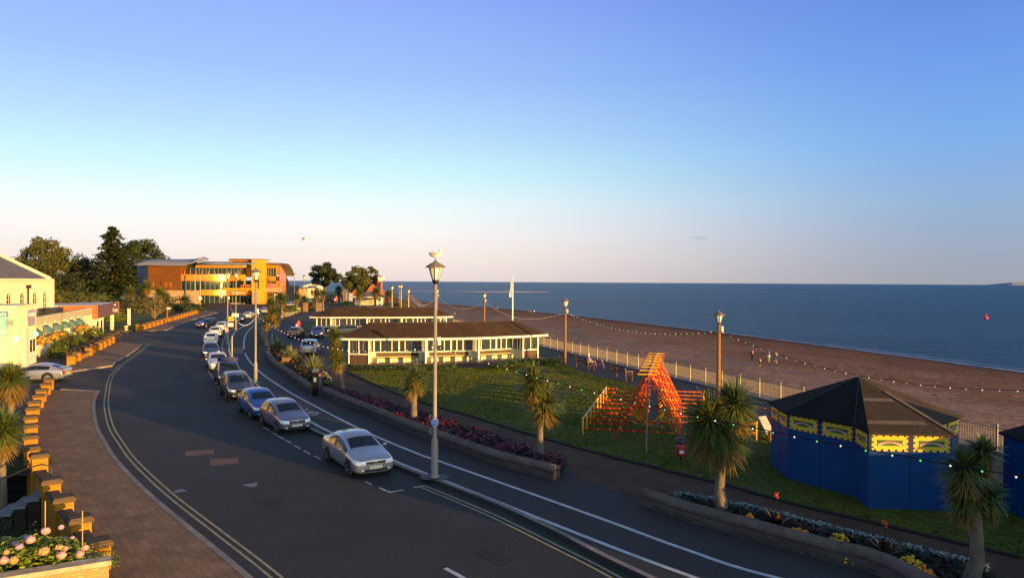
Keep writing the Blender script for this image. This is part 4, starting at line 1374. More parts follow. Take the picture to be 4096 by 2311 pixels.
m_ = MB(); m_.beam(A + Vector((0, -.02, -.06)), Bq + Vector((0, -.02, -.06)), .2, .3); m_.build('fascia', WHITE, pav)

cu = thing('wave_roof_kiosk', 'cream kiosk with a white wave-shaped roof by the sea', 'building', cq(780, 590, 290))
Y = 290
a, b, c = cq(640, 590, Y + 3), cq(700, 590, Y), cq(878, 590, Y + 1)
m_ = MB(); m_.prism([(b.x, b.y, 0), (c.x, c.y, 0), (c.x, c.y + 7, 0), (b.x, b.y + 7, 0)], -.3, cq(790, 487, Y).z); m_.build('wall', mat('buff_render', (.50, .44, .32), .8, .08, .5), cu)
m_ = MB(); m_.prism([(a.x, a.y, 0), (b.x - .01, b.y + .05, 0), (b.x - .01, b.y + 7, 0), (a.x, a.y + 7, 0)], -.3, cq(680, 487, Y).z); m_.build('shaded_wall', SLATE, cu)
rf = MB()
for x, y in ((605, 478), (660, 476), (700, 458), (750, 452), (800, 458), (845, 480), (895, 498)):
    p = cq(x, y, Y - .8); rf.v += [p, p + Vector((0, 0, .75)), p + Vector((0, 9, .75)), p + Vector((0, 9, 0))]
for i in range(6):
    for j in range(4):
        rf.f.append((i * 4 + j, (i + 1) * 4 + j, (i + 1) * 4 + (j + 1) % 4, i * 4 + (j + 1) % 4))
rf.f.append((0, 1, 2, 3)); rf.f.append((27, 26, 25, 24))
rf.build('wave_roof', WHITE, cu, True)
w_ = MB(); w_.beam(cq(762, 545, Y - .05), cq(776, 545, Y - .05), .1, 1.8); w_.build('window', DGLASS, cu)
ow = thing('orange_wall_building', 'low orange walled building between the leisure building and the wave-roof kiosk', 'building', cq(565, 580, 280))
a, b = cq(492, 578, 280), cq(633, 578, 280)
m_ = MB(); m_.prism([(a.x, a.y, 0), (b.x, b.y, 0), (b.x, b.y + 6, 0), (a.x, a.y + 6, 0)], -.3, cq(560, 500, 280).z); m_.build('wall', mat('orange_render', (.5, .24, .08), .8, .1, .5), ow)
m_ = MB(); m_.prism([(a.x - .2, a.y - .2, 0), (b.x + .2, b.y - .2, 0), (b.x + .2, b.y + 6, 0), (a.x - .2, a.y + 6, 0)], cq(560, 500, 280).z, cq(560, 492, 280).z); m_.build('roof', SLATE, ow)
gd = thing('beach_garage_row', 'low grey flat-roofed garages beside the distant trees', 'building', cq(1260, 640, 240))
a, b = cq(1185, 640, 240), cq(1345, 640, 240)
m_ = MB(); m_.prism([(a.x, a.y, 0), (b.x, b.y, 0), (b.x, b.y + 5, 0), (a.x, a.y + 5, 0)], -.1, cq(1260, 545, 240).z); m_.build('wall', GREYWALL, gd)
m_ = MB(); m_.prism([(a.x - .3, a.y - .4, 0), (b.x + .3, b.y - .4, 0), (b.x + .3, b.y + 5, 0), (a.x - .3, a.y + 5, 0)], cq(1260, 545, 240).z, cq(1260, 528, 240).z); m_.build('roof', SLATE, gd)
for x in (1215, 1255, 1300):
    w_ = MB(); w_.beam(cq(x - 14, 595, 239.9), cq(x + 14, 595, 239.9), .1, 5.0); w_.build('garage_door', SLATE, gd)


# ================================================================ vegetation
LEAF_P = mat('palm_leaf', (0.105, 0.125, 0.022), .55, .5, 2.0, spec=.4, col2=(0.045, 0.075, 0.014))
LEAF_D = mat('dead_palm_leaf', (0.22, 0.13, 0.035), .8, .4, 2.5, col2=(0.11, 0.085, 0.02))
TRUNK_P = mat('palm_trunk', (0.15, 0.12, 0.085), .95, .35, 5, .8, 16, stretch=(1, 1, .4))
TREE_A = mat('oak_leaf', (0.085, 0.085, 0.022), .7, .5, .35, col2=(0.030, 0.040, 0.010))
TREE_B = mat('dark_leaf', (0.038, 0.048, 0.016), .7, .5, .35, col2=(0.016, 0.022, 0.008))
TREE_C = mat('conifer_needle', (0.036, 0.055, 0.015), .7, .5, .4, col2=(0.014, 0.024, 0.008))
HEDGE = mat('hedge_leaf', (0.085, 0.115, 0.014), .65, .5, 1.2, col2=(0.035, 0.060, 0.010))
HEDGE2 = mat('brown_hedge_leaf', (0.10, 0.085, 0.028), .75, .5, .6, col2=(0.042, 0.045, 0.014))
SPIKY = mat('spiky_dark_leaf', (0.055, 0.035, 0.022), .6, .4, 2)
BARK = mat('bark', (0.09, 0.065, 0.045), .95, .3, 3, .5, 10)


def blade(mb, base, d, L, wdt, droop, wind, rnd, seg=4):
    """one sword leaf: a tapering bent strip"""
    d = d.normalized()
    side = d.cross(Vector((0, 0, 1)))
    side = side.normalized() if side.length > .05 else Vector((1, 0, 0))
    side = (side + Vector((0, 0, rnd.uniform(-.5, .5)))).normalized()
    p = Vector(base)
    o = len(mb.v)
    for k in range(seg + 1):
        t = k / seg
        w_ = wdt * (0.55 + .9 * t if t < .45 else 1.0 * (1 - t) / .55) * .5
        w_ = max(w_, .002)
        mb.v += [p + side * w_, p - side * w_]
        d = (d + Vector((0, 0, -droop)) * (.35 + t) / seg + wind * (.3 + t) / seg).normalized()
        p = p + d * (L / seg)
    for k in range(seg):
        mb.f.append((o + 2 * k, o + 2 * k + 1, o + 2 * k + 3, o + 2 * k + 2))


def palm(name, label, base, H, heads, r0=.16, lean=(0, 0), nleaf=230, lw=.05, wind=(0, 0, 0), group='cabbage palms', seed=1, dead=.45, skirt_r=.8):
    """cabbage palm: heads = [(dx, dy, dz below top, radius)]"""
    rnd = random.Random(seed)
    base, wind = Vector(base), Vector(wind)
    t = thing(name, label, 'palm', base, 0, group)
    top = base + Vector((lean[0], lean[1], H))
    tr = MB()
    fork = base + (top - base) * .62
    bend = Vector((rnd.uniform(-.08, .08), rnd.uniform(-.08, .08), 0))
    tr.tube([base + Vector((0, 0, -.05)), base + Vector((0, 0, .12)), base.lerp(fork, .35) + bend, base.lerp(fork, .7) + bend * .5, fork], [r0 * 1.7, r0 * 1.25, r0, r0 * .9, r0 * .85], 10)
    for dx, dy, dz, rad in heads:
        c = top + Vector((dx, dy, -dz))
        tr.tube([fork - Vector((0, 0, .1)), fork.lerp(c, .5) + Vector((dx * .2, dy * .2, 0)), c], [r0 * .8, r0 * .65, r0 * .4], 8)
    tr.build('trunk', TRUNK_P, t, True)
    for dx, dy, dz, rad in heads:
        c = top + Vector((dx, dy, -dz))
        g_, d_ = MB(), MB()
        N = int(1.5 * nleaf * (rad / .8) ** .5)
        for i in range(N):
            z = rnd.uniform(-.35, 1.0) if rnd.random() < .8 else rnd.uniform(.5, 1)
            ph = rnd.uniform(0, 2 * math.pi)
            q = math.sqrt(max(0, 1 - z * z))
            blade(g_, c + Vector((0, 0, rnd.uniform(-.12, .1) * rad)), Vector((q * math.cos(ph), q * math.sin(ph), z)), rad * rnd.uniform(.78, 1.08), lw * rnd.uniform(.7, 1.2), rnd.uniform(.35, 1.05), wind, rnd)
        for i in range(int(N * dead * 1.3)):
            z = rnd.uniform(-.95, -.25)
            ph = rnd.uniform(0, 2 * math.pi)
            q = math.sqrt(max(0, 1 - z * z))
            blade(d_, c + Vector((0, 0, rnd.uniform(-.5, -.05) * rad)), Vector((q * math.cos(ph), q * math.sin(ph), z)), rad * skirt_r * rnd.uniform(.7, 1.1), lw * rnd.uniform(.6, 1.1), rnd.uniform(.2, .7), wind * .7, rnd)
        hd_ = g_.build('leaf_head', LEAF_P, t)
        if d_.f:
            d_.build('dead_leaf_skirt', LEAF_D, hd_)
    return t


G = 'cabbage palms along the gardens'
palm('cabbage_palm', 'tall twin-headed cabbage palm at the right end of the red flower bed', P(2160, 1842, .12), 3.0, [(-.28, 0, .0, .92), (.15, .1, .75, 1.05)], .13, (0.0, 0), 260, .055, (-.12, 0, 0), G, 11)
palm('cabbage_palm', 'short bushy cabbage palm in the middle of the red flower bed', P(1655, 1690, .12), 2.3, [(.1, 0, .05, .72), (-.2, 0, .6, .62), (.25, .1, .45, .55)], .17, (0, 0), 200, .055, (-.05, 0, 0), G, 12, .6)
palm('cabbage_palm', 'slender leaning cabbage palm with two stacked heads beside the near shelter', P(1372, 1572, .12), 3.5, [(-.15, 0, .0, .72), (-.1, 0, .75, .7), (-.0, 0, 1.45, .85)], .13, (-.35, 0), 200, .06, (-.06, 0, 0), G, 13, .7)
palm('cabbage_palm', 'big windswept cabbage palm in front of the fairground frame and the red bin', P(2887, 2058, .12), 3.15, [(.32, 0, -.05, .95), (-.42, .1, .45, 1.2), (.05, -.1, .8, 1.0)], .16, (.0, 0), 420, .045, (-.42, 0, -.15), G, 14, .55)
palm('cabbage_palm', 'cabbage palm with a ragged crown in front of the blue kiosk, far right', P(3880, 2345, .12), 3.0, [(.1, 0, -.05, .55), (-.3, 0, .35, .75), (.25, 0, .95, .55), (-.3, 0, 1.05, .6)], .15, (.15, 0), 220, .045, (-.2, 0, -.2), G, 15, .7)
palm('cabbage_palm', 'dark two-tier cabbage palm by the cycle track bend, overlapping the festoon lights', P(1064, 1380, .12), 4.4, [(.55, 0, .0, .85), (.75, 0, .8, .95), (.9, .3, 1.5, .95), (.1, 0, 1.9, .85)], .2, (0, 0), 170, .085, (.0, 0, 0), G, 16, .7)
palm('cabbage_palm', 'round-headed cabbage palm in the far bed, left of the driving silver car', P(1127, 1273, .12), 3.7, [(0, 0, .3, 1.7)], .2, (0, 0), 230, .11, (0, 0, 0), G, 17, .5)
palm('cabbage_palm', 'smaller round-headed cabbage palm in the far bed beside the green litter bin', P(1188, 1250, .12), 3.6, [(0, 0, .3, 1.35)], .16, (0, 0), 180, .11, (0, 0, 0), G, 18, .5)
FG = 'distant cabbage palms'
for x, yb, yt, r_, Y, lab in ((1266, 1232, 1160, 1.7, 160, 'distant cabbage palm with a pale leaning trunk, left of the hedge'), (1292, 1228, 1163, 1.3, 165, 'thin distant cabbage palm right beside the one with the leaning trunk'), (1355, 1198, 1148, 2.0, 225, 'distant cabbage palm behind the long hedge, in front of the grey garages'),
                              (1440, 1214, 1154, 2.1, 195, 'cabbage palm in front of the white pavilion, left of its lattice'), (1503, 1214, 1154, 2.0, 195, 'cabbage palm in front of the white pavilion, right of its lattice'), (1556, 1212, 1164, 1.9, 198, 'cabbage palm right of the white pavilion by the sea'), (1216, 1235, 1188, 1.6, 170, 'low cabbage palm by the stone gate post')):
    b_ = PY(x, yb, Y); b_.z = .1
    hgt = max(2.2, PY(x, yt, Y).z - .5 * r_)
    palm('cabbage_palm', lab, b_, hgt, [(0, 0, .1, r_)], .22, (0, 0), 120, .16, (0, 0, 0), FG, int(x), .6)
# two palms in the garden on the left and a few beyond
palm('cabbage_palm', 'cabbage palm with a full golden skirt beside the silver coupe, far left', Vector((-22.4, 32.0, 0)), 2.55, [(0, 0, .05, .92)], .14, (.0, 0), 560, .05, (0, 0, 0), 'palms in the garden on the left', 21, .8, 1.05)
palm('cabbage_palm', 'nearer green cabbage palm at the left edge beside the sandstone piers', Vector((-17.1, 24.0, -1.12)), 3.0, [(0, 0, .05, .92)], .13, (-.0, 0), 520, .05, (0, 0, 0), 'palms in the garden on the left', 22, .45)
for x, yt, Y, r_, lab in ((640, 1150, 150, 1.9, 'thin tall palm with drooping leaves in front of the stone wall of the orange building'), (520, 1147, 170, 2.2, 'dark fan palm beside the pale blue bins'), (585, 1125, 178, 2.2, 'tallest fan palm left of the timber wall'), (665, 1170, 178, 1.6, 'small fan palm against the stone wall of the orange building'), (742, 1200, 160, 1.7, 'bright green palm by the domed bush at the road end')):
    b_ = PY(x, 1220, Y); b_.z = 0
    palm('fan_palm', lab, b_, max(2.5, PY(x, yt, Y).z - r_ * .6), [(0, 0, .1, r_)], .2, (0, 0), 110, .17, (0, 0, 0), 'palms near the leisure building', int(x), .6)


def yucca(label, base, r_, n_, seed, group='spiky yuccas by the car park'):
    rnd = random.Random(seed)
    t = thing('spiky_yucca', label, 'plant', base, 0, group)
    g_ = MB()
    for i in range(n_):
        z = rnd.uniform(.12, 1); ph = rnd.uniform(0, 6.283); q = math.sqrt(1 - z * z)
        blade(g_, Vector(base) + Vector((0, 0, .55)), Vector((q * math.cos(ph), q * math.sin(ph), z)), r_ * rnd.uniform(.8, 1.1), .07, .12, Vector((0, 0, 0)), rnd)
    g_.build('leaves', mat('yucca_leaf', (0.16, 0.17, 0.04), .5, .35, 2), t)
    d_ = MB()
    for i in range(n_ // 3):
        z = rnd.uniform(-.8, .0); ph = rnd.uniform(0, 6.283); q = math.sqrt(1 - z * z)
        blade(d_, Vector(base) + Vector((0, 0, .55)), Vector((q * math.cos(ph), q * math.sin(ph), z)), r_ * rnd.uniform(.4, .7), .06, .5, Vector((0, 0, 0)), rnd)
    d_.build('dead_leaves', LEAF_D, t)
    s_ = MB(); s_.tube([Vector(base), Vector(base) + Vector((0, 0, .6))], [.1, .08], 7); s_.build('stem', TRUNK_P, t)


yucca('upright spiky yucca beside the stone post and the silver people carrier', P(1162, 1460, .12), 1.25, 130, 31)
yucca('wide spiky yucca behind the black ticket machine', P(1255, 1512, .12), 1.35, 130, 32)
yucca('dark green spiky plant in shade beside the thin grey pole', P(1110, 1412, .12), 1.2, 130, 33)


def clump_tree(name, label, base, H, spread, mat_, seed, n_cl=34, per=150, leaf=.55, group=None,  trunk_h=.3, rt=.4, squash=1.0, cat='tree', low=.0, trunk=True):
    """broadleaf tree: tapered trunk and limbs, and leaf cards gathered in clumps through the crown's volume"""
    rnd = random.Random(seed)
    base = Vector(base)
    t = thing(name, label, cat, base, 0, group)
    zc_ = H * (trunk_h + 1) / 2
    rz_ = H * (1 - trunk_h) / 2
    cl = []
    for i in range(n_cl):
        while True:
            v = Vector((rnd.uniform(-1, 1), rnd.uniform(-1, 1), rnd.uniform(-1 + low, 1)))
            if .25 < v.length < 1:
                break
        rr = rnd.uniform(.19, .34)
        cl.append((base + Vector((v.x * spread * (1 - .25 * max(0, v.z)), v.y * spread * .8, zc_ + v.z * rz_ * squash)), rr * spread))
    if trunk:
        tr = MB()
        top = base + Vector((rnd.uniform(-.3, .3), 0, H * .62))
        tr.tube([base + Vector((0, 0, -.1)), base + Vector((0, 0, H * .12)), base.lerp(top, .5), top], [rt * 1.3, rt, rt * .75, rt * .3], 8)
        for c, rr in cl[:12]:
            s_ = base.lerp(top, rnd.uniform(.4, .85))
            tr.tube([s_, s_.lerp(c, .5) + Vector((0, 0, .3)), c], [rt * .35, rt * .22, rt * .06], 5)
        tr.build('trunk', BARK, t, True)
    cr_ = MB()
    for c, rr in cl:
        for k in range(int(per * 1.7)):
            v = Vector((rnd.gauss(0, 1), rnd.gauss(0, 1), rnd.gauss(0, 1))).normalized()
            p = c + Vector((v.x, v.y, v.z * .75)) * rr * rnd.uniform(.55, 1.12)
            a_ = (v + Vector((rnd.uniform(-.9, .9), rnd.uniform(-.9, .9), rnd.uniform(-.3, .9)))).normalized()
            x_ = a_.cross(Vector((rnd.uniform(-1, 1), rnd.uniform(-1, 1), rnd.uniform(-1, 1)))).normalized()
            y_ = a_.cross(x_)
            s_ = leaf * rnd.uniform(.6, 1.3)
            cr_.quad(p - x_ * s_ * .5, p - y_ * s_ * .32, p + x_ * s_ * .5, p + y_ * s_ * .32)
    cr_.build('crown' if trunk else 'foliage', mat_, t)
    return t


def gp_(x, Y, z=0.0):
    q = PY(x, 1150, Y)
    return Vector((q.x, q.y, z))


TG = 'trees behind the leisure building'
clump_tree('broadleaf_tree', 'large round golden-green broadleaf tree behind the cream hall', gp_(170, 205), 18.3, 7.4, TREE_A, 41, 60, 170, .62, TG, .22, .6)
clump_tree('broadleaf_tree', 'dark lower broadleaf tree between the golden tree and the conifer', gp_(328, 212), 13.6, 6.6, TREE_B, 42, 46, 150, .62, TG, .15, .5)
clump_tree('broadleaf_tree', 'bushy dark green tree directly right of the tall conifer', gp_(562, 236), 20.0, 8.0, TREE_C, 43, 80, 160, .65, TG, .1, .6)
clump_tree('broadleaf_tree', 'distant low broadleaf tree at the left edge of the skyline', gp_(20, 215), 14.3, 5.6, TREE_A, 44, 36, 140, .6, TG, .15, .5)
clump_tree('broadleaf_tree', 'dark undergrowth tree between the conifer and the grey end wall', gp_(505, 222), 10.5, 5.0, TREE_B, 45, 40, 140, .6, TG, .02, .4)
clump_tree('broadleaf_tree', 'dark shrubby tree below the golden broadleaf tree', gp_(240, 195), 8.0, 6.5, TREE_B, 46, 40, 130, .6, TG, .02, .4)
clump_tree('broadleaf_tree', 'yellow-green shrubby tree at the corner of the cream hall', gp_(190, 130), 7.0, 2.2, TREE_A, 47, 22, 130, .4, TG, .02, .3)
CG = 'windswept trees by the sea'
clump_tree('windswept_tree', 'flat-topped windswept tree with bare trunk left of the brick tower', gp_(1298, 240), 12.4, 5.2, TREE_B, 48, 40, 140, .6, CG, .42, .45)
clump_tree('windswept_tree', 'tall leaning tree in front of the red gables', gp_(1437, 214), 10.9, 4.7, TREE_A, 49, 42, 140, .55, CG, .3, .45)
clump_tree('windswept_tree', 'thin-crowned tree close beside the brick tower', gp_(1482, 219), 12.0, 2.3, TREE_A, 50, 12, 80, .5, CG, .5, .3)


def conifer(label, base, H, spread, seed):
    rnd = random.Random(seed)
    base = Vector(base)
    t = thing('tall_conifer', label, 'tree', base, 0, TG)
    tr = MB(); tr.tube([base, base + Vector((0, 0, H * .5)), base + Vector((.2, 0, H * .98))], [.6, .35, .05], 8); tr.build('trunk', BARK, t, True)
    cr_ = MB()
    z = H * .1
    while z < H * .99:
        f = 1 - z / H
        Lr = spread * (f ** .7) * rnd.uniform(.75, 1.12) + .3
        for k in range(int(7 + 10 * f)):
            ph = rnd.uniform(0, 6.283)
            L = Lr * rnd.uniform(.6, 1.12)
            d = Vector((math.cos(ph), math.sin(ph), 0))
            for j in range(int(10 + 16 * L / spread)):
                u = rnd.uniform(.15, 1)
                p = base + Vector((0, 0, z)) + d * (L * u) + Vector((rnd.uniform(-.5, .5) * (1.1 - u), rnd.uniform(-.5, .5) * (1.1 - u), .28 * L * u - .22 * L * u * u * 1.4 + rnd.uniform(-.35, .2)))
                x_ = (d + Vector((rnd.uniform(-.7, .7), rnd.uniform(-.7, .7), rnd.uniform(-.35, .5)))).normalized()
                y_ = x_.cross(Vector((rnd.uniform(-1, 1), rnd.uniform(-1, 1), 1))).normalized()
                s_ = rnd.uniform(.6, 1.3)
                cr_.quad(p - x_ * s_ * .5, p - y_ * s_ * .28, p + x_ * s_ * .6, p + y_ * s_ * .28)
        z += H * .022
    cr_.build('crown', TREE_C, t)


conifer('tall dark pointed conifer left of the orange clad building', gp_(449, 205), 22.2, 9.5, 51)


def bush(label, base, rx, ry, h, mat_, seed, leaf=.18, n=900, group=None, name='shrub'):
    rnd = random.Random(seed)
    base = Vector(base)
    o = MB()
    for k in range(n):
        v = Vector((rnd.gauss(0, 1), rnd.gauss(0, 1), abs(rnd.gauss(0, 1)) - .15)).normalized()
        f = rnd.uniform(.72, 1.05) * (1 + .12 * math.sin(v.x * 7 + seed) * math.cos(v.y * 6))
        p = base + Vector((v.x * rx * f, v.y * ry * f, max(.02, v.z * h * f + .05)))
        a_ = (v + Vector((rnd.uniform(-.8, .8), rnd.uniform(-.8, .8), rnd.uniform(-.5, .8)))).normalized()
        x_ = a_.cross(Vector((rnd.uniform(-1, 1), rnd.uniform(-1, 1), rnd.uniform(-1, 1)))).normalized()
        y_ = a_.cross(x_); s_ = leaf * rnd.uniform(.6, 1.2)
        o.quad(p - x_ * s_ * .5, p - y_ * s_ * .35, p + x_ * s_ * .5, p + y_ * s_ * .35)
    t = thing(name, label, 'shrub', base, 0, group)
    o.build('foliage', mat_, t)
    s_ = MB(); s_.tube([base + Vector((0, 0, -.05)), base + Vector((0, 0, h * .5))], [.06, .03], 5); s_.build('stem', BARK, t)
    return t


BG = 'shrubs in the beer garden'
for (tt, ss, rx, h, m__, lab, sd__, lf) in ((2.6, -1.6, 1.0, 1.5, HEDGE, 'round clipped bright green shrub nearest the cafe block', 61, .17), (8.6, -1.3, 1.15, 1.35, HEDGE, 'larger clipped green shrub in the middle of the beer garden', 62, .2), (11.6, -1.2, 1.15, 1.5, HEDGE, 'tall rounded green shrub beside the spiky plants', 63, .2), (21.0, -1.0, 1.3, 1.6, HEDGE, 'boxy clipped hedge in front of the orange sign panel', 64, .22)):
    bush(lab, lw_(tt, ss, 0), rx, rx, h, m__, sd__, lf, 1500, BG)
for (tt, ss, lab, sd__) in ((5.6, -1.5, 'purple-brown spiky plant between the first two clipped shrubs', 65), (10.2, -1.1, 'spiky plant standing above the middle clipped shrub', 66), (16.2, -1.2, 'large purple-brown spiky plant before the boxy hedge', 67)):
    b_ = lw_(tt, ss, 0); rnd = random.Random(sd__)
    t = thing('spiky_flax', lab, 'plant', b_, 0, 'spiky plants in the beer garden')
    g_ = MB()
    for i in range(150):
        z = rnd.uniform(.05, 1); ph = rnd.uniform(0, 6.283); q = math.sqrt(1 - z * z)
        blade(g_, b_ + Vector((0, 0, .5)), Vector((q * math.cos(ph), q * math.sin(ph), z)), rnd.uniform(.8, 1.2), .08, .25, Vector((0, 0, 0)), rnd)
    g_.build('leaves', SPIKY, t)
for k, (tt, z_, r_) in enumerate(((1.0, 1.62, .56), (4.6, 1.65, .5), (8.0, 1.65, .46), (14.4, 1.7, .46), (17.5, 1.72, .46))):
    b_ = lw_(tt + .1, -.75, z_)
    t = thing('hanging_basket', ['largest orange-flowered hanging basket, nearest the cafe block', 'second golden hanging basket from the cafe block', 'third hanging basket, greener than the rest', 'fourth hanging basket, second from the orange sign panel', 'fifth hanging basket, next to the orange sign panel'][k], 'hanging basket', b_, 0, 'hanging baskets under the awnings')
    rnd = random.Random(70 + k)
    for nm, m__, n_ in (('foliage', HEDGE, 260), ('flowers', mat('orange_flower', (.62, .22, .03), .6, .3, 8), 170)):
        o = MB()
        for i in range(n_):
            v = Vector((rnd.gauss(0, 1), rnd.gauss(0, 1), rnd.gauss(0, 1))).normalized()
            p = b_ + Vector((v.x, v.y, v.z * .8)) * r_ * rnd.uniform(.7, 1.02)
            x_ = v.cross(Vector((rnd.uniform(-1, 1), rnd.uniform(-1, 1), 1))).normalized(); y_ = v.cross(x_); s_ = .15
            o.quad(p - x_ * s_, p - y_ * s_ * .7, p + x_ * s_, p + y_ * s_ * .7)
        o.build(nm, m__, t)
    s_ = MB(); s_.tube([b_ + Vector((0, 0, r_ * .6)), lw_(tt + .1, -.75, 2.75), lw_(tt + .1, 0, 2.75)], .02, 4); s_.build('bracket', BLACK, t)
# hedges and shrubs around the left lawn and the junction
HG = 'hedges around the left lawn'
for x, Y, rx, ry, h, m__, lab, sd__ in ((250, 150, 10, 4, 4.6, HEDGE2, 'long olive hedge behind the flat roof, left of the brick gate', 81), (345, 175, 9, 4, 4.4, HEDGE, 'green hedge below the dark trees, up to the brick gate pier', 82), (470, 165, 5, 3, 3.1, HEDGE, 'yellow-green shrub on the far side of the left lawn', 83), (530, 155, 6, 3.5, 3.4, HEDGE2, 'large olive hedge behind the left lawn', 84), (580, 150, 6, 3.5, 3.6, HEDGE2, 'broad olive shrub before the stone wall', 85), (700, 158, 4.4, 3.2, 3.3, TREE_B, 'dark domed bush by the end of the pier wall', 86), (757, 160, 4.0, 2.5, 1.6, TREE_B, 'low dark shrub at the very end of the pier wall', 87),
                                       (410, 190, 5, 3, 3.2, HEDGE, 'bright green shrub beside the modern lamp post', 88), (380, 140, 4, 2.5, 2.4, HEDGE2, 'brownish shrub behind the snack bar roof', 89), (445, 120, 2.6, 2, 2.3, HEDGE, 'small yellowish shrub left of the white post on the lawn', 90)):
    bush(lab, gp_(x, Y), rx, ry, h, m__, sd__, .42, 1500, HG, 'hedge_shrub')
FB = 'bushes in the far gardens'
for x, Y, rx, ry, h, m__, lab, sd__ in ((1332, 200, 7.5, 1.6, 1.9, HEDGE, 'long clipped hedge with a red bin before it, far gardens', 91), (1315, 225, 2.6, 2, 3.0, TREE_B, 'dark bush behind the long clipped hedge', 92), (1575, 205, 3, 2, 3.4, TREE_B, 'dark bush right of the white pavilion', 93), (1165, 150, 1.6, 1.2, 1.6, HEDGE, 'low green shrub between the two round-headed palms', 94), (1240, 165, 2.2, 1.4, 2.3, HEDGE, 'dark green shrub beside the tall far lamp', 95), (1140, 148, 1.5, 1.0, 1.2, HEDGE2, 'low golden shrub under the round-headed palm', 96), (1182, 320, 5, 2, 4.5, TREE_B, 'dark bush above the low orange walled building', 97), (1612, 195, 2.4, 1.5, 1.6, HEDGE2, 'brown shrub by the far promenade lamps', 98)):
    bush(lab, gp_(x, Y), rx, ry, h, m__, sd__, .34, 700, FB, 'garden_bush')
# bare pale-branched shrub on the left lawn
b_ = gp_(617, 125)
t = thing('bare_shrub', 'tall bare-branched shrub standing by the pier wall', 'shrub', b_)
rnd = random.Random(5)
o = MB()
for i in range(34):
    ph, sp = rnd.uniform(0, 6.283), rnd.uniform(.3, 2.4)
    e_ = b_ + Vector((math.cos(ph) * sp, math.sin(ph) * sp * .6, rnd.uniform(2.2, 4.1)))
    o.tube([b_ + Vector((rnd.uniform(-.15, .15), 0, 0)), b_.lerp(e_, .4) + Vector((0, 0, .6)), e_], [.07, .05, .02], 4)
o.build('branches', mat('pale_branch', (.17, .125, .06), .8, .2, 3), t)
o = MB()
for i in range(420):
    ph, sp = rnd.uniform(0, 6.283), rnd.uniform(.2, 2.3)
    p = b_ + Vector((math.cos(ph) * sp, math.sin(ph) * sp * .6, rnd.uniform(1.6, 4.0)))
    x_ = Vector((rnd.uniform(-1, 1), rnd.uniform(-1, 1), rnd.uniform(-1, 1))).normalized(); y_ = x_.cross(Vector((0, .3, 1))).normalized()
    o.quad(p - x_ * .16, p - y_ * .08, p + x_ * .16, p + y_ * .08)
o.build('leaves', HEDGE2, t)


# ---------------------------------------------------------------- flower beds
def bed(name, label, poly, mat_, n, leaf, hgt, seed, z0=.15, clumps=None, spread=.35, upright=.5):
    """ground-cover planting spread over a plan polygon (uncountable)"""
    rnd = random.Random(seed)
    xs_, ys_ = [p[0] for p in poly], [p[1] for p in poly]

    def inside(x, y):
        c = False
        for i in range(len(poly)):
            a, b = poly[i], poly[i - 1]
            if (a[1] > y) != (b[1] > y) and x < (b[0] - a[0]) * (y - a[1]) / (b[1] - a[1]) + a[0]:
                c = not c
        return c
    o = MB()
    cs = []
    tries = 0
    while len(cs) < (clumps or n) and tries < 40 * (clumps or n):
        tries += 1
        x, y = rnd.uniform(min(xs_), max(xs_)), rnd.uniform(min(ys_), max(ys_))
        if inside(x, y):
            cs.append((x, y))
    for i in range(n):
        x, y = cs[i % len(cs)]
        if clumps:
            x, y = rnd.gauss(x, spread), rnd.gauss(y, spread)
            if not inside(x, y):
                continue
        p = Vector((x, y, z0 + rnd.uniform(.25, 1) * hgt))
        x_ = Vector((rnd.uniform(-1, 1), rnd.uniform(-1, 1), rnd.uniform(-.6, 1) * upright)).normalized()
        y_ = x_.cross(Vector((rnd.uniform(-.6, .6), rnd.uniform(-.6, .6), 1))).normalized()
        s_ = leaf * rnd.uniform(.6, 1.25)
        o.quad(p - x_ * s_, p - y_ * s_ * .6, p + x_ * s_, p + y_ * s_ * .6)
    return tag(o.build(name, mat_), label, 'flower bed', None, 'stuff')


BED2 = [(p.x, p.y) for p in offset(W2, .15)] + [(p.x, p.y) for p in reversed(PL(BED2TOP, .12))]
BED3 = [(p.x, p.y) for p in offset(W3[:26], .15)] + [(p.x, p.y) for p in reversed(PL(BED3TOP, .12))]
BED1 = [(p.x, p.y) for p in offset(W1, .15)] + [(p.x, p.y) for p in PL([(1290, 1548), (1325, 1545), (1290, 1510), (1195, 1440), (1130, 1395), (1090, 1385)], .12)]
s_ = MB()
for B_ in (BED1, BED2, BED3):
    s_.poly([Vector((x, y, .15)) for x, y in B_])
struct('bed_soil', s_, SOIL)
DKLEAF = mat('bedding_leaf', (0.018, 0.019, 0.008), .6, .5, 3)
PURP = mat('purple_bedding_leaf', (0.030, 0.014, 0.022), .6, .5, 3)
REDF = mat('red_flower', (0.20, 0.005, 0.010), .55, .35, 6)
ORF = mat('marigold_flower', (0.72, 0.25, 0.015), .6, .25, 8)
YEF = mat('yellow_flower', (0.70, 0.42, 0.03), .6, .25, 8)
SILV = mat('silver_foliage', (0.20, 0.27, 0.245), .7, .25, 6)
bed('bedding_foliage', 'purple and dark green bedding foliage behind the long low wall', BED2, PURP, 5200, .10, .34, 101)
bed('red_bedding_flowers', 'patches of deep red bedding flowers behind the long low wall', BED2[: len(BED2)], REDF, 1500, .075, .44, 102, .15, 26, .34)
bed('marigold_foliage', 'dark foliage of the marigold bed nearest the camera', BED3, DKLEAF, 3800, .07, .24, 103)
bed('shaded_bed_foliage', 'dark foliage of the bed beside the ticket machine', BED1, DKLEAF, 3600, .13, .5, 105)
bed('orange_bed_flowers', 'orange flowers of the bed beside the ticket machine', BED1, ORF, 420, .09, .6, 106, .15, 14, .45)
edge = spline([P(x, y, .12) for x, y in BED3TOP], 6)
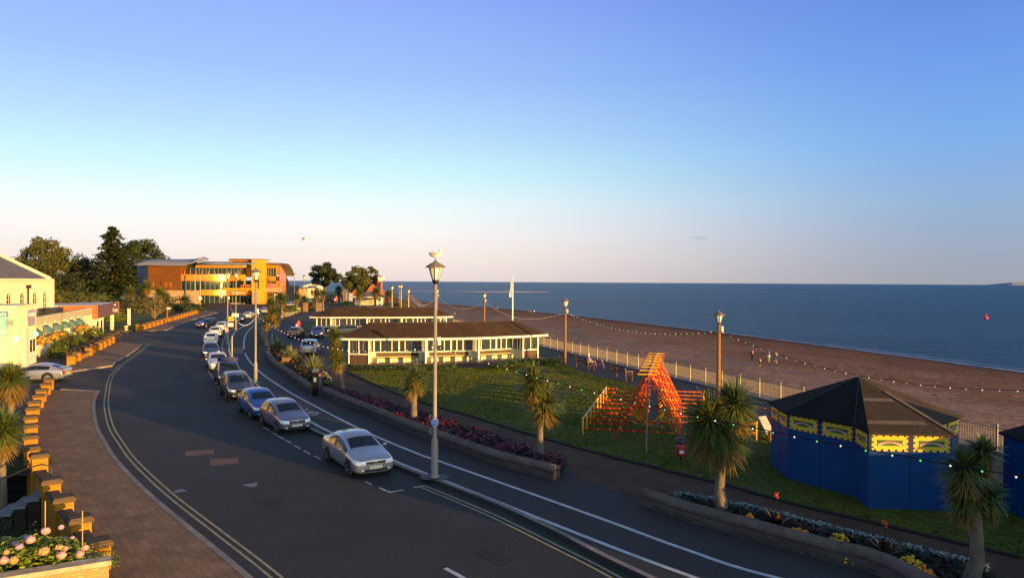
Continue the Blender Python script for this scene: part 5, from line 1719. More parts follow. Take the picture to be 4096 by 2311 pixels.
for k, (a_, b_) in enumerate(((0, len(edge)),)):
    pl_ = [(p.x, p.y) for p in offset(edge, -.02)] + [(p.x, p.y) for p in reversed(offset(edge, -.26))]
    bed('silver_edging_plants', 'silver foliage edging along the garden path side of the marigold bed', pl_, SILV, 4200, .05, .26, 107)
# countable marigold cushions
fr = random.Random(9)
for k, (x, y, lab) in enumerate(((3040, 2097, 'small orange marigold cushion nearest the windswept palm'), (3190, 2125, 'large orange marigold cushion between the two red cannas'), (3352, 2142, 'golden marigold cushion by the silver edging'), (3385, 2198, 'low yellow marigold cushion close to the wall'), (3640, 2235, 'yellow marigold cushion right of the dark canna'), (3692, 2273, 'orange marigold cushion near the last palm'), (2998, 2062, 'tiny orange marigold beside the silver edging'))):
    b_ = P(x, y, .42)
    t = thing('marigold_cushion', lab, 'flowers', (b_.x, b_.y, .15), 0, 'marigold cushions in the bed')
    r_ = [.22, .48, .32, .32, .4, .38, .15][k]
    o = MB()
    for i in range(int(40 + 90 * r_)):
        v = Vector((fr.gauss(0, 1), fr.gauss(0, 1), abs(fr.gauss(0, 1)))).normalized()
        o.ball((b_.x + v.x * r_ * fr.uniform(.3, 1), b_.y + v.y * r_ * fr.uniform(.3, 1), .2 + v.z * .3 * fr.uniform(.6, 1)), fr.uniform(.03, .055), 6, 4, (1, 1, .7))
    o.build('flower_heads', ORF if k not in (2, 3, 4) else YEF, t, True)
    o = MB()
    for i in range(160):
        v = Vector((fr.gauss(0, 1), fr.gauss(0, 1), abs(fr.gauss(0, 1)))).normalized() * fr.uniform(.4, .95)
        p = Vector((b_.x + v.x * r_, b_.y + v.y * r_, .17 + v.z * .26)); x_ = Vector((fr.uniform(-1, 1), fr.uniform(-1, 1), .3)).normalized(); y_ = x_.cross(Vector((0, 0, 1)))
        o.quad(p - x_ * .07, p - y_ * .03, p + x_ * .07, p + y_ * .03)
    o.build('foliage', DKLEAF, t)
for k, (x, y, ytop, lab) in enumerate(((3105, 2105, 1977, 'bronze canna with one red bloom, left of the two in the marigold bed'), (3540, 2225, 2088, 'bronze canna with one red bloom, right of the two in the marigold bed'))):
    b_ = P(x, y, .15); tz_ = PY(x, ytop, b_.y)
    t = thing('canna_plant', lab, 'plant', b_, 0, 'red cannas')
    o = MB(); rr_ = random.Random(k)
    for i in range(16):
        z = rr_.uniform(.45, 1); ph = rr_.uniform(0, 6.283); q = math.sqrt(1 - z * z)
        blade(o, b_ + Vector((0, 0, .05)), Vector((q * math.cos(ph), q * math.sin(ph), z)), rr_.uniform(.4, .62), .16, .2, Vector((0, 0, 0)), rr_)
    o.build('leaves', mat('bronze_leaf', (0.07, 0.035, 0.018), .5, .4, 3), t)
    o = MB(); o.tube([b_, Vector((b_.x, b_.y, tz_.z))], .012, 5); o.build('stem', DKLEAF, t)
    o = MB()
    for i in range(14):
        o.ball((b_.x + rr_.uniform(-.05, .05), b_.y + rr_.uniform(-.05, .05), tz_.z + rr_.uniform(-.1, .04)), .03, 5, 4)
    o.build('bloom', mat('canna_red', (.55, .06, .02), .5, .2, 8), t)
rb = [(p.x, p.y) for p in PL([(1400, 1470), (1826, 1468), (1826, 1482), (1400, 1486)], .15)]
bed('rose_border_foliage', 'low leafy rose border along the lawn in front of the near shelter', rb, HEDGE, 1700, .11, .26, 108)
bed('rose_border_flowers', 'scattered pink and orange roses in the border before the near shelter', rb, mat('rose_flower', (.6, .16, .1), .6, .4, 8), 34, .07, .42, 109)
rb2 = [(p.x, p.y) for p in PL([(1960, 1470), (2095, 1450), (2200, 1445), (2250, 1448), (2250, 1458), (2190, 1460), (2095, 1468), (1975, 1484)], .15)]
bed('corner_border_foliage', 'low leafy border at the right corner of the lawn below the near shelter', rb2, HEDGE, 1500, .13, .4, 110)
bed('cream_edging_plants', 'cream-coloured edging plants at the tip of the bed by the ticket machine', [(p.x, p.y) for p in PL([(1283, 1500), (1298, 1498), (1328, 1528), (1326, 1540), (1290, 1540)], .15)], mat('cream_foliage', (.42, .38, .2), .7, .2, 5), 900, .07, .3, 111)
bed('cream_edging_plants', 'cream-coloured low edging plants of the far bed below the round-headed palms', [(p.x, p.y) for p in PL([(1128, 1262), (1200, 1243), (1206, 1250), (1150, 1270), (1122, 1274)], .15)], mat('cream_foliage', (.42, .38, .2), .7, .2, 5), 900, .16, .5, 112)
bed('far_orange_flowers', 'orange flowers of the far bed below the round-headed palms', [(p.x, p.y) for p in PL([(1130, 1258), (1195, 1240), (1200, 1232), (1140, 1245)], .15)], ORF, 220, .2, .6, 113)
bed('far_orange_flowers', 'orange-red flowers beside the tall far lamp', [(p.x, p.y) for p in PL([(1236, 1240), (1262, 1232), (1262, 1224), (1236, 1230)], .15)], mat('orange_red_flower', (.6, .13, .03), .6, .3, 5), 220, .22, .7, 114)


# ================================================================ vehicles
from mathutils.bvhtree import BVHTree
CGLASS = mat('car_glass', (0.010, 0.018, 0.022), .04, 0, spec=.32)
TYRE = mat('tyre_rubber', (0.014, 0.014, 0.015), .85, .2, 8)
RIM = mat('alloy_wheel', (0.40, 0.40, 0.41), .3, .1, 4, metal=.8)
LAMPG = mat('headlamp_glass', (0.80, 0.80, 0.80), .10, .2, 14, spec=.9, coat=.6)
LAMPR = mat('tail_lamp_red', (0.34, 0.012, 0.012), .15, .2, 8, spec=.8, coat=.5)
TRIM = mat('black_plastic', (0.014, 0.014, 0.016), .55, .2, 4)
CHROME = mat('chrome', (0.72, 0.72, 0.72), .12, 0, metal=1)
PLATE_W = mat('number_plate_white', (0.74, 0.72, 0.62), .5, 0)
PLATE_Y = mat('number_plate_yellow', (0.66, 0.48, 0.04), .5, 0)


def paint(name, c, metal=.35, rough=.26):
    return mat(name, c, rough, .04, 3, metal=metal, spec=.5, coat=.5)


# stations: (y from the front, half width, sill z, shoulder z, top half width, top z); W0/W1 windscreen base/top, R0/R1 rear screen top/base
BODY = {
    'hatch': dict(L=4.0, wb=(.80, 3.30), wr=.31, st=[(0, .60, .30, .56, .56, .70), (.05, .70, .24, .62, .64, .76), (.16, .80, .19, .68, .70, .82), (.5, .85, .18, .78, .73, .90), (1.0, .86, .18, .90, .75, 1.01), (1.78, .865, .18, .93, .62, 1.41), (2.33, .865, .18, .94, .63, 1.49), (2.45, .865, .18, .945, .63, 1.495), (3.2, .86, .18, .97, .60, 1.47), (3.6, .85, .2, .98, .57, 1.41), (3.90, .82, .24, .97, .66, 1.02), (3.97, .78, .28, .80, .66, .94), (4.0, .70, .34, .62, .60, .80)], W=(4, 5), P=(6, 7), Q=(8, 9), R=(9, 10)),
    'saloon': dict(L=4.62, wb=(.88, 3.53), wr=.325, st=[(0, .64, .28, .56, .60, .70), (.05, .76, .22, .62, .68, .76), (.16, .85, .18, .67, .74, .82), (.55, .89, .17, .77, .77, .89), (1.2, .90, .17, .90, .78, 1.0), (1.98, .90, .17, .93, .64, 1.38), (2.53, .90, .17, .95, .64, 1.46), (2.65, .90, .17, .95, .64, 1.465), (3.25, .90, .17, .97, .61, 1.43), (3.5, .90, .17, .98, .59, 1.37), (4.08, .88, .2, .98, .74, 1.07), (4.45, .84, .22, .97, .72, 1.05), (4.57, .80, .28, .86, .70, 1.0), (4.62, .72, .34, .66, .64, .84)], W=(4, 5), P=(6, 7), Q=(8, 9), R=(9, 10)),
    'mpv': dict(L=4.3, wb=(.85, 3.5), wr=.32, st=[(0, .62, .30, .58, .58, .76), (.05, .74, .24, .66, .66, .82), (.16, .83, .2, .74, .73, .88), (.5, .88, .19, .84, .76, .97), (.85, .89, .19, .95, .78, 1.08), (1.8, .90, .19, 1.0, .66, 1.55), (2.48, .90, .19, 1.02, .67, 1.65), (2.6, .90, .19, 1.02, .67, 1.655), (3.5, .89, .19, 1.04, .66, 1.63), (3.95, .88, .22, 1.05, .63, 1.56), (4.2, .85, .26, 1.03, .70, 1.08), (4.27, .80, .3, .84, .70, 1.0), (4.3, .74, .36, .66, .64, .84)], W=(4, 5), P=(6, 7), Q=(8, 9), R=(9, 10)),
    'estate': dict(L=4.55, wb=(.85, 3.5), wr=.31, st=[(0, .62, .28, .56, .58, .70), (.05, .74, .22, .62, .66, .76), (.16, .83, .18, .67, .73, .82), (.55, .87, .17, .77, .76, .89), (1.15, .88, .17, .89, .77, 1.0), (1.92, .88, .17, .92, .64, 1.37), (2.48, .88, .17, .94, .64, 1.45), (2.6, .88, .17, .94, .64, 1.455), (3.75, .87, .17, .97, .62, 1.44), (4.2, .86, .2, .98, .59, 1.38), (4.46, .82, .24, .97, .67, 1.0), (4.52, .78, .28, .80, .66, .92), (4.55, .70, .34, .64, .62, .78)], W=(4, 5), P=(6, 7), Q=(8, 9), R=(9, 10)),
    'coupe': dict(L=4.35, wb=(.9, 3.38), wr=.33, st=[(0, .60, .30, .52, .56, .60), (.05, .72, .24, .58, .64, .66), (.16, .82, .19, .63, .70, .71), (.6, .88, .18, .73, .74, .83), (1.35, .89, .18, .85, .75, .94), (2.1, .89, .18, .88, .57, 1.25), (2.52, .89, .18, .90, .56, 1.31), (2.62, .89, .18, .90, .56, 1.31), (3.2, .89, .18, .94, .53, 1.25), (3.35, .89, .18, .95, .53, 1.22), (4.03, .86, .2, .96, .66, 1.01), (4.25, .82, .24, .92, .66, .97), (4.32, .76, .3, .72, .64, .86), (4.35, .68, .36, .62, .6, .76)], W=(4, 5), P=(6, 7), Q=(8, 9), R=(9, 10)),
}


def make_car(kind, pm, label, group, plate=None, wagon_rack=False):
    B_ = BODY[kind]
    L, st = B_['L'], B_['st']
    me = bpy.data.meshes.new('tmp')
    V, F, MI = [], [], []
    for (y, hw, zb, zs, tw_, zt) in st:
        half = [(0, zb), (hw * .8, zb), (hw * .98, zb + .10), (hw, (zb + zs) / 2 + .02), (hw * .985, zs), (tw_ + (hw - tw_) * .06, zt - (.055 if zt > 1.1 else .05)), (tw_ * .9, zt - .008), (tw_ * .45, zt + .02), (0, zt + .03)]
        ring = half + [(-x, z) for x, z in reversed(half[1:-1])]
        for x, z in ring:
            V.append((x, L / 2 - y, z))
    n = 16
    for i in range(len(st) - 1):
        for k in range(n):
            F.append((i * n + k, (i + 1) * n + k, (i + 1) * n + (k + 1) % n, i * n + (k + 1) % n))
            kk = k if k < 8 else 15 - k
            mi = 0
            if i == B_['W'][0] and kk in (6, 7):
                mi = 1
            elif i == B_['R'][0] and kk in (6, 7):
                mi = 3
            elif kk == 4 and i == B_['P'][0]:
                mi = 5
            elif kk == 4 and B_['W'][0] <= i <= B_['Q'][1] - 1 and i != B_['P'][0]:
                mi = 2 if i < B_['P'][0] else 4
            MI.append(mi)
    F.append(tuple(range(n))); MI.append(0)
    F.append(tuple((len(st) - 1) * n + k for k in range(n - 1, -1, -1))); MI.append(0)
    me.from_pydata(V, [], F)
    for p, m_ in zip(me.polygons, MI):
        p.material_index = m_
    for k in range(6):
        me.materials.append(pm)
    me.update()
    tmp = bpy.data.objects.new('tmp', me)
    C.objects.link(tmp)
    sb__ = tmp.modifiers.new('s', 'SUBSURF'); sb__.levels = 2
    ev = tmp.evaluated_get(bpy.context.evaluated_depsgraph_get())
    m2 = ev.to_mesh()
    vs = [v.co.copy() for v in m2.vertices]
    fs = [(tuple(p.vertices), p.material_index) for p in m2.polygons]
    ev.to_mesh_clear()
    bpy.data.objects.remove(tmp)
    bvh = BVHTree.FromPolygons(vs, [f for f, _ in fs])
    car = thing('parked_car', label, 'car', (0, 0, 0), 0, group)

    def part(nm, sel, m_, side=0):
        mb, idx = MB(), {}
        for f, mi in fs:
            c = sum((vs[i] for i in f), Vector()) / len(f)
            if mi not in sel or (side and c.x * side < 0):
                continue
            for i in f:
                if i not in idx:
                    idx[i] = len(mb.v); mb.v.append(vs[i])
            mb.f.append(tuple(idx[i] for i in f))
        return mb.build(nm, m_, car, True, False) if mb.f else None
    body = part('body', (0,), pm)
    for s in (1, -1):
        part('door_pillar', (5,), TRIM, s)
    part('windscreen', (1,), CGLASS); part('rear_window', (3,), CGLASS)
    for s in (1, -1):
        part('side_window', (2,), CGLASS, s); part('side_window', (4,), CGLASS, s)

    def patch(nm, m_, x0, x1, z0, z1, end, cut=0.0, off=.006, nx=6, nz=4, parent=None, skew=0.0):
        """a patch that lies on the body skin, seen from the front (end=1) or back (end=-1)"""
        mb = MB()
        g_ = []
        for j in range(nz + 1):
            for i in range(nx + 1):
                u, v = i / nx, j / nz
                x = x0 + (x1 - x0) * u
                z = z0 + (z1 - z0) * v + skew * u
                zz = z - cut * ((2 * u - 1) ** 2) * (1 if v < .5 else -1) * -1
                h = bvh.ray_cast(Vector((x, end * 5, zz)), Vector((0, -end, 0)))
                g_.append((h[0] + (h[1] if h[1].y * end > 0 else -h[1]) * off if h[0] is not None else None))
        for j in range(nz):
            for i in range(nx):
                q = [g_[j * (nx + 1) + i], g_[j * (nx + 1) + i + 1], g_[(j + 1) * (nx + 1) + i + 1], g_[(j + 1) * (nx + 1) + i]]
                if all(p is not None for p in q):
                    mb.quad(*q)
        if mb.f:
            return mb.build(nm, m_, parent or car, True, False)
    zh = st[1][3] + .05
    hw = st[2][1]
    for s in (1, -1):
        patch('headlight', LAMPG, s * .42, s * (hw + .0), zh - .11, zh + .045, 1, .0, skew=.04, nx=10, nz=5)
        zr = st[-3][3] - .03
        patch('tail_light', LAMPR, s * .50, s * (st[-3][1] - .04), zr - .28, zr - .04, -1)
        patch('fog_light', LAMPG, s * .50, s * .60, .34, .40, 1)
    gr = patch('grille', TRIM, -.43, .43, zh - .06, zh + .03, 1, .0, .005, 8, 3)
    patch('lower_grille', TRIM, -.52, .52, .29, .40, 1, 0, .005, 8, 3)
    patch('rear_bumper_trim', TRIM, -.6, .6, .30, .40, -1, 0, .005, 8, 3)
    bd = MB(); h = bvh.ray_cast(Vector((0, 5, zh)), Vector((0, -1, 0)))
    if h[0] is not None:
        bd.lathe([(.055, -.01), (.055, .02), (.03, .025)], h[0] + Vector((0, .01, 0)), 12, 'Y'); bd.build('badge', CHROME, car, True, False)
    for end, m_ in ((1, PLATE_W), (-1, PLATE_Y)):
        zp = .46 if end == 1 else .60
        h = bvh.ray_cast(Vector((0, end * 5, zp)), Vector((0, -end, 0)))
        if h[0] is not None:
            mb = MB(); mb.box(h[0] + Vector((0, end * .015, 0)), (.52, .02, .115)); pl = mb.build('number_plate', m_, car, False, False)
            if plate and end == 1:
                text_mesh('plate_lettering', plate, .095, TRIM, pl, h[0] + Vector((0, .028, 0)), (-1, 0, 0), ext=.002, fit=.44)
    zl = st[4][3] + .06
    ym = L / 2 - st[4][0] - .32
    for s in (1, -1):
        mb = MB(); mb.ball((s * (st[5][1] + .10), ym, zl + .03), .1, 8, 6, (1.05, .7, .72)); mb.box((s * (st[5][1] + .0), ym, zl), (.14, .05, .04)); mb.build('wing_mirror', pm, car, True, False)
    for yy in B_['wb']:
        for s in (1, -1):
            xw = (st[4][1])
            c = Vector((s * (xw - .09), L / 2 - yy, B_['wr']))
            r_ = B_['wr']
            ar = MB(); ar.lathe([(r_ + .075, -.08), (r_ + .075, .012 * 1), (r_ - .02, .014)] if s > 0 else [(r_ - .02, -.014), (r_ + .075, -.012), (r_ + .075, .08)], (s * (xw + .0), c.y, r_ + .02), 24, 'X'); ar.build('wheel_arch', TRIM, car, False, False)
            w_ = MB(); w_.lathe([(r_ * .62, -.10), (r_ * .94, -.10), (r_, -.06), (r_, .06), (r_ * .94, .105), (r_ * .62, .105)], c + Vector((s * .015, 0, 0)), 22, 'X'); w_ = w_.build('wheel', TYRE, car, True, False)
            rm = MB()
            xo = c.x + s * .125
            rm.lathe([(r_ * .66, -.006), (r_ * .66, .006)], (xo - s * .03, c.y, r_), 20, 'X')
            rm2 = MB()
            for k in range(5):
                a_ = k * 2 * math.pi / 5
                rm2.beam((xo - s * .012, c.y, r_), (xo - s * .012, c.y + math.cos(a_) * r_ * .63, r_ + math.sin(a_) * r_ * .63), .07, .02, (1, 0, 0))
            rm2.lathe([(r_ * .70, -.008), (r_ * .70, .008), (r_ * .58, .009)] if s > 0 else [(r_ * .58, -.009), (r_ * .70, -.008), (r_ * .70, .008)], (xo - s * .016, c.y, r_), 20, 'X')
            rm.build('brake_disc', TRIM, w_, False, False); rm2.build('rim', RIM, w_, False, False)
    sl_ = MB()
    for s in (1, -1):
        for yy in (.95, -.28):
            sl_.box((s * (st[6][1] + .004), yy - .25 if yy > 0 else yy - .3, st[6][3] - .12), (.03, .16, .03))
    build_each(sl_, 'door_handle', pm, car)
    # door shut lines as thin dark strips on the flank
    for s in (1, -1):
        for yc in (L / 2 - st[4][0] - .28, L / 2 - (st[6][0] + st[7][0]) / 2, L / 2 - st[8][0] - .1):
            mb = MB(); pts = []
            for j in range(9):
                z = st[6][2] + .1 + (st[6][3] - st[6][2] - .12) * j / 8
                h = bvh.ray_cast(Vector((s * 5, yc, z)), Vector((-s, 0, 0)))
                if h[0] is not None:
                    pts.append(h[0] + Vector((s * .004, 0, 0)))
            for a_, b_ in zip(pts[:-1], pts[1:]):
                mb.quad(a_ + Vector((0, .006, 0)), b_ + Vector((0, .006, 0)), b_ - Vector((0, .006, 0)), a_ - Vector((0, .006, 0)))
            if mb.f:
                mb.build('shut_line', TRIM, car, False, False)
    return car


CG = 'cars along the seafront road'
CS = .87          # the cars measure a little small against the lamp posts

KOFF = offset(KR, -1.08)


def nearest(line, p):
    best = None
    for a, b in zip(line[:-1], line[1:]):
        a, b = Vector(a), Vector(b)
        d = b - a
        t = max(0, min(1, (p - a).dot(d) / max(1e-6, d.dot(d))))
        q = a + d * t
        if best is None or (q - p).length < best[0]:
            best = ((q - p).length, q, d.normalized())
    return best


def park_w(car, rear, front, kind):
    """stand a car on its two near-side tyre marks"""
    B_ = BODY[kind]
    a, b = P(*rear), P(*front)
    d = (b - a).normalized()
    c = a.lerp(b, .5) + Vector((-d.y, d.x, 0)) * .72 - d * (B_['L'] / 2 - sum(B_['wb']) / 2)
    place(car, (c.x, c.y, 0), math.atan2(-d.x, d.y), sc=CS)
    return car


def park(car, px, py, towards=True, shift=0.0, z=0.0):
    """put a car against the right kerb beside a picture point; towards = bonnet to the camera"""
    dist, q, d = nearest(KOFF, P(px, py))
    d = d if towards else -d
    q = q + Vector((d.y, -d.x, 0)) * shift
    place(car, (q.x, q.y, z), math.atan2(-d.x, d.y), sc=CS)
    return car


SILVER, LSILVER, WHITEP = paint('silver_paint', (0.40, 0.40, 0.41), .6), paint('light_silver_paint', (0.52, 0.52, 0.51), .4), paint('white_car_paint', (0.66, 0.65, 0.62), .0)
GREYP, BLUEP, DBLUE, BROWNP, DGREY = paint('purple_grey_paint', (0.20, 0.19, 0.24), .5), paint('bright_blue_paint', (0.02, 0.10, 0.34), .4), paint('dark_blue_paint', (0.012, 0.022, 0.07), .4), paint('brown_grey_paint', (0.085, 0.075, 0.072), .4), paint('dark_grey_paint', (0.07, 0.075, 0.085), .4)

park_w(make_car('saloon', SILVER, 'silver saloon parked first in the row, nearest the camera', CG, 'HB 5UZ'), (1310, 1844), (1403, 1907), 'saloon')
park_w(make_car('hatch', GREYP, 'purple-grey hatchback parked behind the silver saloon', CG, 'WK57 UCD'), (1046, 1699), (1109, 1733), 'hatch')
park_w(make_car('hatch', BLUEP, 'bright blue hatchback parked third in the kerbside row', CG), (955, 1646), (1005, 1676), 'hatch')
mpv = make_car('mpv', BROWNP, 'dark brown people carrier parked behind the bright blue hatchback', CG)
park_w(mpv, (882, 1574), (912, 1602), 'mpv')
van = make_car('mpv', DBLUE, 'dark blue people carrier with a rolled mat on its roof and its boot open', CG)
park(van, 915, 1530)
park(make_car('saloon', LSILVER, 'pale silver saloon facing the camera beyond the car with the roof roll', CG), 884, 1473)
dk = make_car('hatch', DBLUE, 'dark blue hatchback facing the camera between the pale silver saloon and a white car', CG)
park(dk, 855, 1427)
wh = make_car('hatch', WHITEP, 'small white hatchback seen from behind, nearest of the white cars', CG)
park(wh, 858, 1374, False)
# repeats: copies of the finished cars, each with its own paint
def repaint(car, m_):
    for ch in car.children:
        if ch.name.split('.')[0] in ('body', 'wing_mirror', 'door_handle'):
            ch.data = ch.data.copy()
            ch.data.materials[0] = m_
    return car


def again(src, label, m_):
    c = copy_tree(src)
    c['label'] = label
    c['group'] = CG
    return repaint(c, m_)


park(again(wh, 'second white hatchback seen from behind, just ahead of the nearest white one', LSILVER), 868, 1346, False)
park(again(dk, 'grey-white hatchback at the bend, third car ahead of the dark blue hatchback', LSILVER), 884, 1323, False)
park(again(dk, 'dark grey car by the yellow lamp post notice on the bend', DGREY), 905, 1306, True)
est = make_car('estate', DGREY, 'dark estate car by the white lamp post notice on the bend', CG)
park(est, 946, 1286, True)
park(again(est, 'silver-grey estate car under the sagging festoon lights', LSILVER), 978, 1274, False)
park(again(dk, 'dark blue hatchback beside the silver-grey estate under the festoon lights', DBLUE), 1008, 1263, True)
park(again(wh, 'silver car just beyond the second lamp post with a lit tail lamp', SILVER), 1040, 1254, False)
park(again(est, 'far silver estate at the end of the kerbside row', SILVER), 1068, 1246, True)
c = again(dk, 'dark blue car driving toward the camera in the middle of the far road', DBLUE)
p_ = P(828, 1308); place(c, (p_.x, p_.y, 0), R(180 - 18), sc=CS)
mb = MB(); mb.box((0, 2.0, .33), (1.2, .06, .12)); mb.build('red_bumper_strip', LAMPR, c, False, False)
for src, m_, x, y, hd_, lab in ((wh, SILVER, 1165, 1226, -8, 'silver car driving away past the far round-headed palms'), (est, WHITEP, 1217, 1216, 60, 'white van-like car beyond the driving silver car'), (est, DGREY, 1245, 1207, 70, 'dark car parked in the far car park, left of the leaning palm'), (wh, LSILVER, 1232, 1210, 65, 'pale silver car in the far car park beside the dark one')):
    c = again(src, lab, m_); p_ = P(x, y); place(c, (p_.x, p_.y, 0.0), R(hd_), sc=CS)
c = again(wh, 'dark grey hatchback seen from behind in the car park, left of the blue one', DGREY); p_ = P(1185, 1348, .12); place(c, (p_.x, p_.y, .12), R(6), sc=CS)
c = again(dk, 'blue hatchback facing the camera in the car park beside the far shelter', paint('navy_paint', (.014, .026, .12), .4)); p_ = P(1271, 1348, .12); place(c, (p_.x, p_.y, .12), R(190), sc=CS)
c = make_car('mpv', SILVER, 'silver people carrier with yellow rear plate seen from behind in the car park', CG); p_ = P(1243, 1416, .12); place(c, (p_.x, p_.y, .12), R(8), sc=CS)
c = again(est, 'black car half hidden behind the slender palm and the far shelter', DGREY); p_ = P(1372, 1338, .12); place(c, (p_.x, p_.y, .12), R(95), sc=CS)
cp = make_car('coupe', SILVER, 'silver coupe parked across the driveway beside the cream cafe block', CG)
p_ = P(140, 1533); place(cp, (p_.x - .6, p_.y + 1.0, 0), R(97), sc=.95)
sp = MB(); sp.beam((-.62, -1.98, 1.06), (.62, -1.98, 1.06), .16, .03); sp.build('spoiler', SILVER, cp, False, False)
# rolled mat on the roof and the raised boot lid of the dark blue people carrier
bl = MB(); bl.box((0, -2.0, 1.78), (1.25, .75, .05)); bl.build('boot_lid', DBLUE, van, False, False)
inv = van.matrix_world
mt = MB()
q = van.location; a_ = van.rotation_euler.z
fw_, rt_ = Vector((-math.sin(a_), math.cos(a_), 0)), Vector((math.cos(a_), math.sin(a_), 0))
c0 = q + Vector((0, 0, 1.62)) + fw_ * .2
mt.tube([c0 + rt_ * .6 - fw_ * .4, c0 + rt_ * .1, c0 - rt_ * .5 + fw_ * .45], [.16, .18, .17], 12)
t = thing('rolled_mat', 'rolled dark blue mat lying across the roof of the people carrier', 'mat', c0)
mt.build('roll', mat('blue_canvas', (.035, .045, .11), .8, .25, 5), t, True)


# ================================================================ lamps, poles and festoon lights
LAMPB = mat('lantern_glass', (0.72, 0.68, 0.58), .25, .08, 6, spec=.6)
WOODP = mat('timber_pole', (0.24, 0.115, 0.035), .75, .3, 1.2, .3, 10, stretch=(1, 1, .12))
PALEP = mat('pale_painted_pole', (0.36, 0.31, 0.23), .5, .1, 1.5)
LCAP = mat('lantern_cap', (0.14, 0.11, 0.085), .55, .25, 5)


def lantern(t, c, s=1.0):
    """copper-capped tapering lantern head standing at c"""
    m1 = MB(); m1.lathe([(.07 * s, -.08 * s), (.10 * s, 0), (.14 * s, .04 * s), (.09 * s, .08 * s)], c, 12); m1.build('lantern_base', BLACK, t, True)
    m2 = MB(); m2.lathe([(.105 * s, .07 * s), (.14 * s, .18 * s), (.20 * s, .38 * s), (.235 * s, .52 * s)], c, 8); m2.build('lantern_glass', LAMPB, t)
    m3 = MB(); m3.lathe([(.35 * s, .50 * s), (.36 * s, .53 * s), (.20 * s, .63 * s), (.06 * s, .71 * s), (.035 * s, .76 * s), (.02 * s, .80 * s)], c, 12); m3.build('lantern_cap', LCAP, t)
    m4 = MB()
    for k in range(8):
        a = 2 * math.pi * k / 8
        d = Vector((math.cos(a), math.sin(a), 0))
        m4.tube([c + d * .108 * s + Vector((0, 0, .07 * s)), c + d * .145 * s + Vector((0, 0, .18 * s)), c + d * .24 * s + Vector((0, 0, .52 * s))], .012 * s, 4)
    build_each(m4, 'lantern_rib', BLACK, t)


def street_lamp(label, base, H, ts=1.0, group='lamp posts along the road', box=True):
    base = Vector(base)
    t = thing('street_lamp', label, 'lamp post', base, 0, group)
    h0 = H - .80 * ts
    m1 = MB(); m1.lathe([(.18, 0), (.18, .06), (.125, .10), (.118, 1.25), (.10, 1.34), (.072, 1.42), (.06, h0)], base, 12); m1.build('post', STEEL, t, True)
    m0 = MB(); m0.prism([base + Vector((.55 * math.cos(k * math.pi / 4), .4 * math.sin(k * math.pi / 4), 0)) for k in range(8)], base.z, base.z + .015); m0.build('base_plate', TRIM, t)
    lantern(t, base + Vector((0, 0, h0)), ts)
    if box:
        m2 = MB(); m2.box(base + Vector((.15, -.02, H * .625)), (.10, .12, .28)); m2.build('junction_box', WHITE, t)
    return t


KLP = [P(1738, 1908, .12), P(1022, 1530, .12), P(910, 1377, .12), P(943, 1319, .12)]
L1 = street_lamp('nearest tall grey lamp post with a blue cycle sign and a gull on its lantern', KLP[0], 7.66, 1.0)
L2 = street_lamp('second grey lamp post from the camera, beside the brown people carrier', KLP[1], 7.75, 1.15)
L3 = street_lamp('lamp post on the bend carrying a yellow notice', KLP[2], 7.95, 1.3)
L4 = street_lamp('lamp post on the bend carrying a single white notice board', KLP[3], 8.1, 1.25)
for x, yt, Y, lab in ((1110, 1091, 200, 'far lamp post against the glazed end of the orange building'), (1178, 1093, 205, 'far lamp post between the orange building and the wave-roof kiosk'), (1217, 1099, 190, 'far lamp post in front of the wave-roof kiosk'), (1253, 1103, 300, 'thin lamp post behind the wave-roof kiosk'), (1282, 1109, 225, 'thin far lamp post left of the flat-topped tree')):
    b_ = PY(x, 1200, Y); b_.z = .1
    street_lamp(lab, b_, PY(x, yt, Y).z - .1, 1.5, 'distant lamp posts', False)
# sign plates on the nearest post
BLUE_S = mat('sign_blue', (0.03, 0.17, 0.50), .4, 0)
SWHITE = mat('sign_white_paint', (0.75, 0.76, 0.75), .4, 0)


def disc_sign(t, c, r, back_plate=True):
    d = MB(); d.lathe([(r, -.008), (r, .008)], c, 20, 'Y'); d = d.build('sign_disc', SWHITE, t)
    d2 = MB(); d2.lathe([(r * .93, -.003), (r * .93, .003)], c + Vector((0, -.011, 0)), 20, 'Y'); d2.build('sign_face', BLUE_S, d)
    for x, pts in ((-.45, [(-.3, -.1), (.25, -.1), (.12, .2), (-.1, .2)]), (.45, [(-.1, -.4), (.1, -.4), (.12, .1), (0, .3), (-.12, .1)])):
        m_ = MB(); m_.poly([c + Vector((r * (x + px * .8), -.016, r * pz)) for px, pz in pts]); m_.build('sign_symbol', SWHITE, d)
    m_ = MB(); m_.box(c + Vector((0, -.016, 0)), (r * .06, .003, r * 1.7)); m_.build('sign_symbol', SWHITE, d)


b1 = KLP[0]
disc_sign(L1, b1 + Vector((.02, -.16, 1.96)), .135)
m_ = MB(); m_.box(b1 + Vector((-.12, .02, 1.62)), (.16, .02, .25)); m_.build('small_plate', mat('dull_plate', (.10, .10, .11), .5, .1, 4), L1)
m_ = MB(); m_.box(b1 + Vector((-.12, .06, 2.05)), (.14, .02, .3)); m_.build('small_plate', mat('dull_plate', (.10, .10, .11), .5, .1, 4), L1)
for L_, b_, c_, zz, dx, w_, h_ in ((L3, KLP[2], mat('yellow_notice', (.70, .36, .02), .5, .1, 4), 2.75, .42, .62, .5), (L3, KLP[2], WHITE, 2.1, .4, .6, .4), (L4, KLP[3], WHITE, 2.05, .0, .95, .5)):
    m_ = MB(); m_.box(b_ + Vector((dx, -.18, zz)), (w_, .03, h_)); m_.build('notice_board', c_, L_)
m_ = MB(); m_.box(KLP[2] + Vector((-.0, -.18, 2.0 - .55)), (.35, .03, .5)); m_.build('notice_board', mat('red_white_notice', (.6, .35, .33), .5, .2, 4), L3)


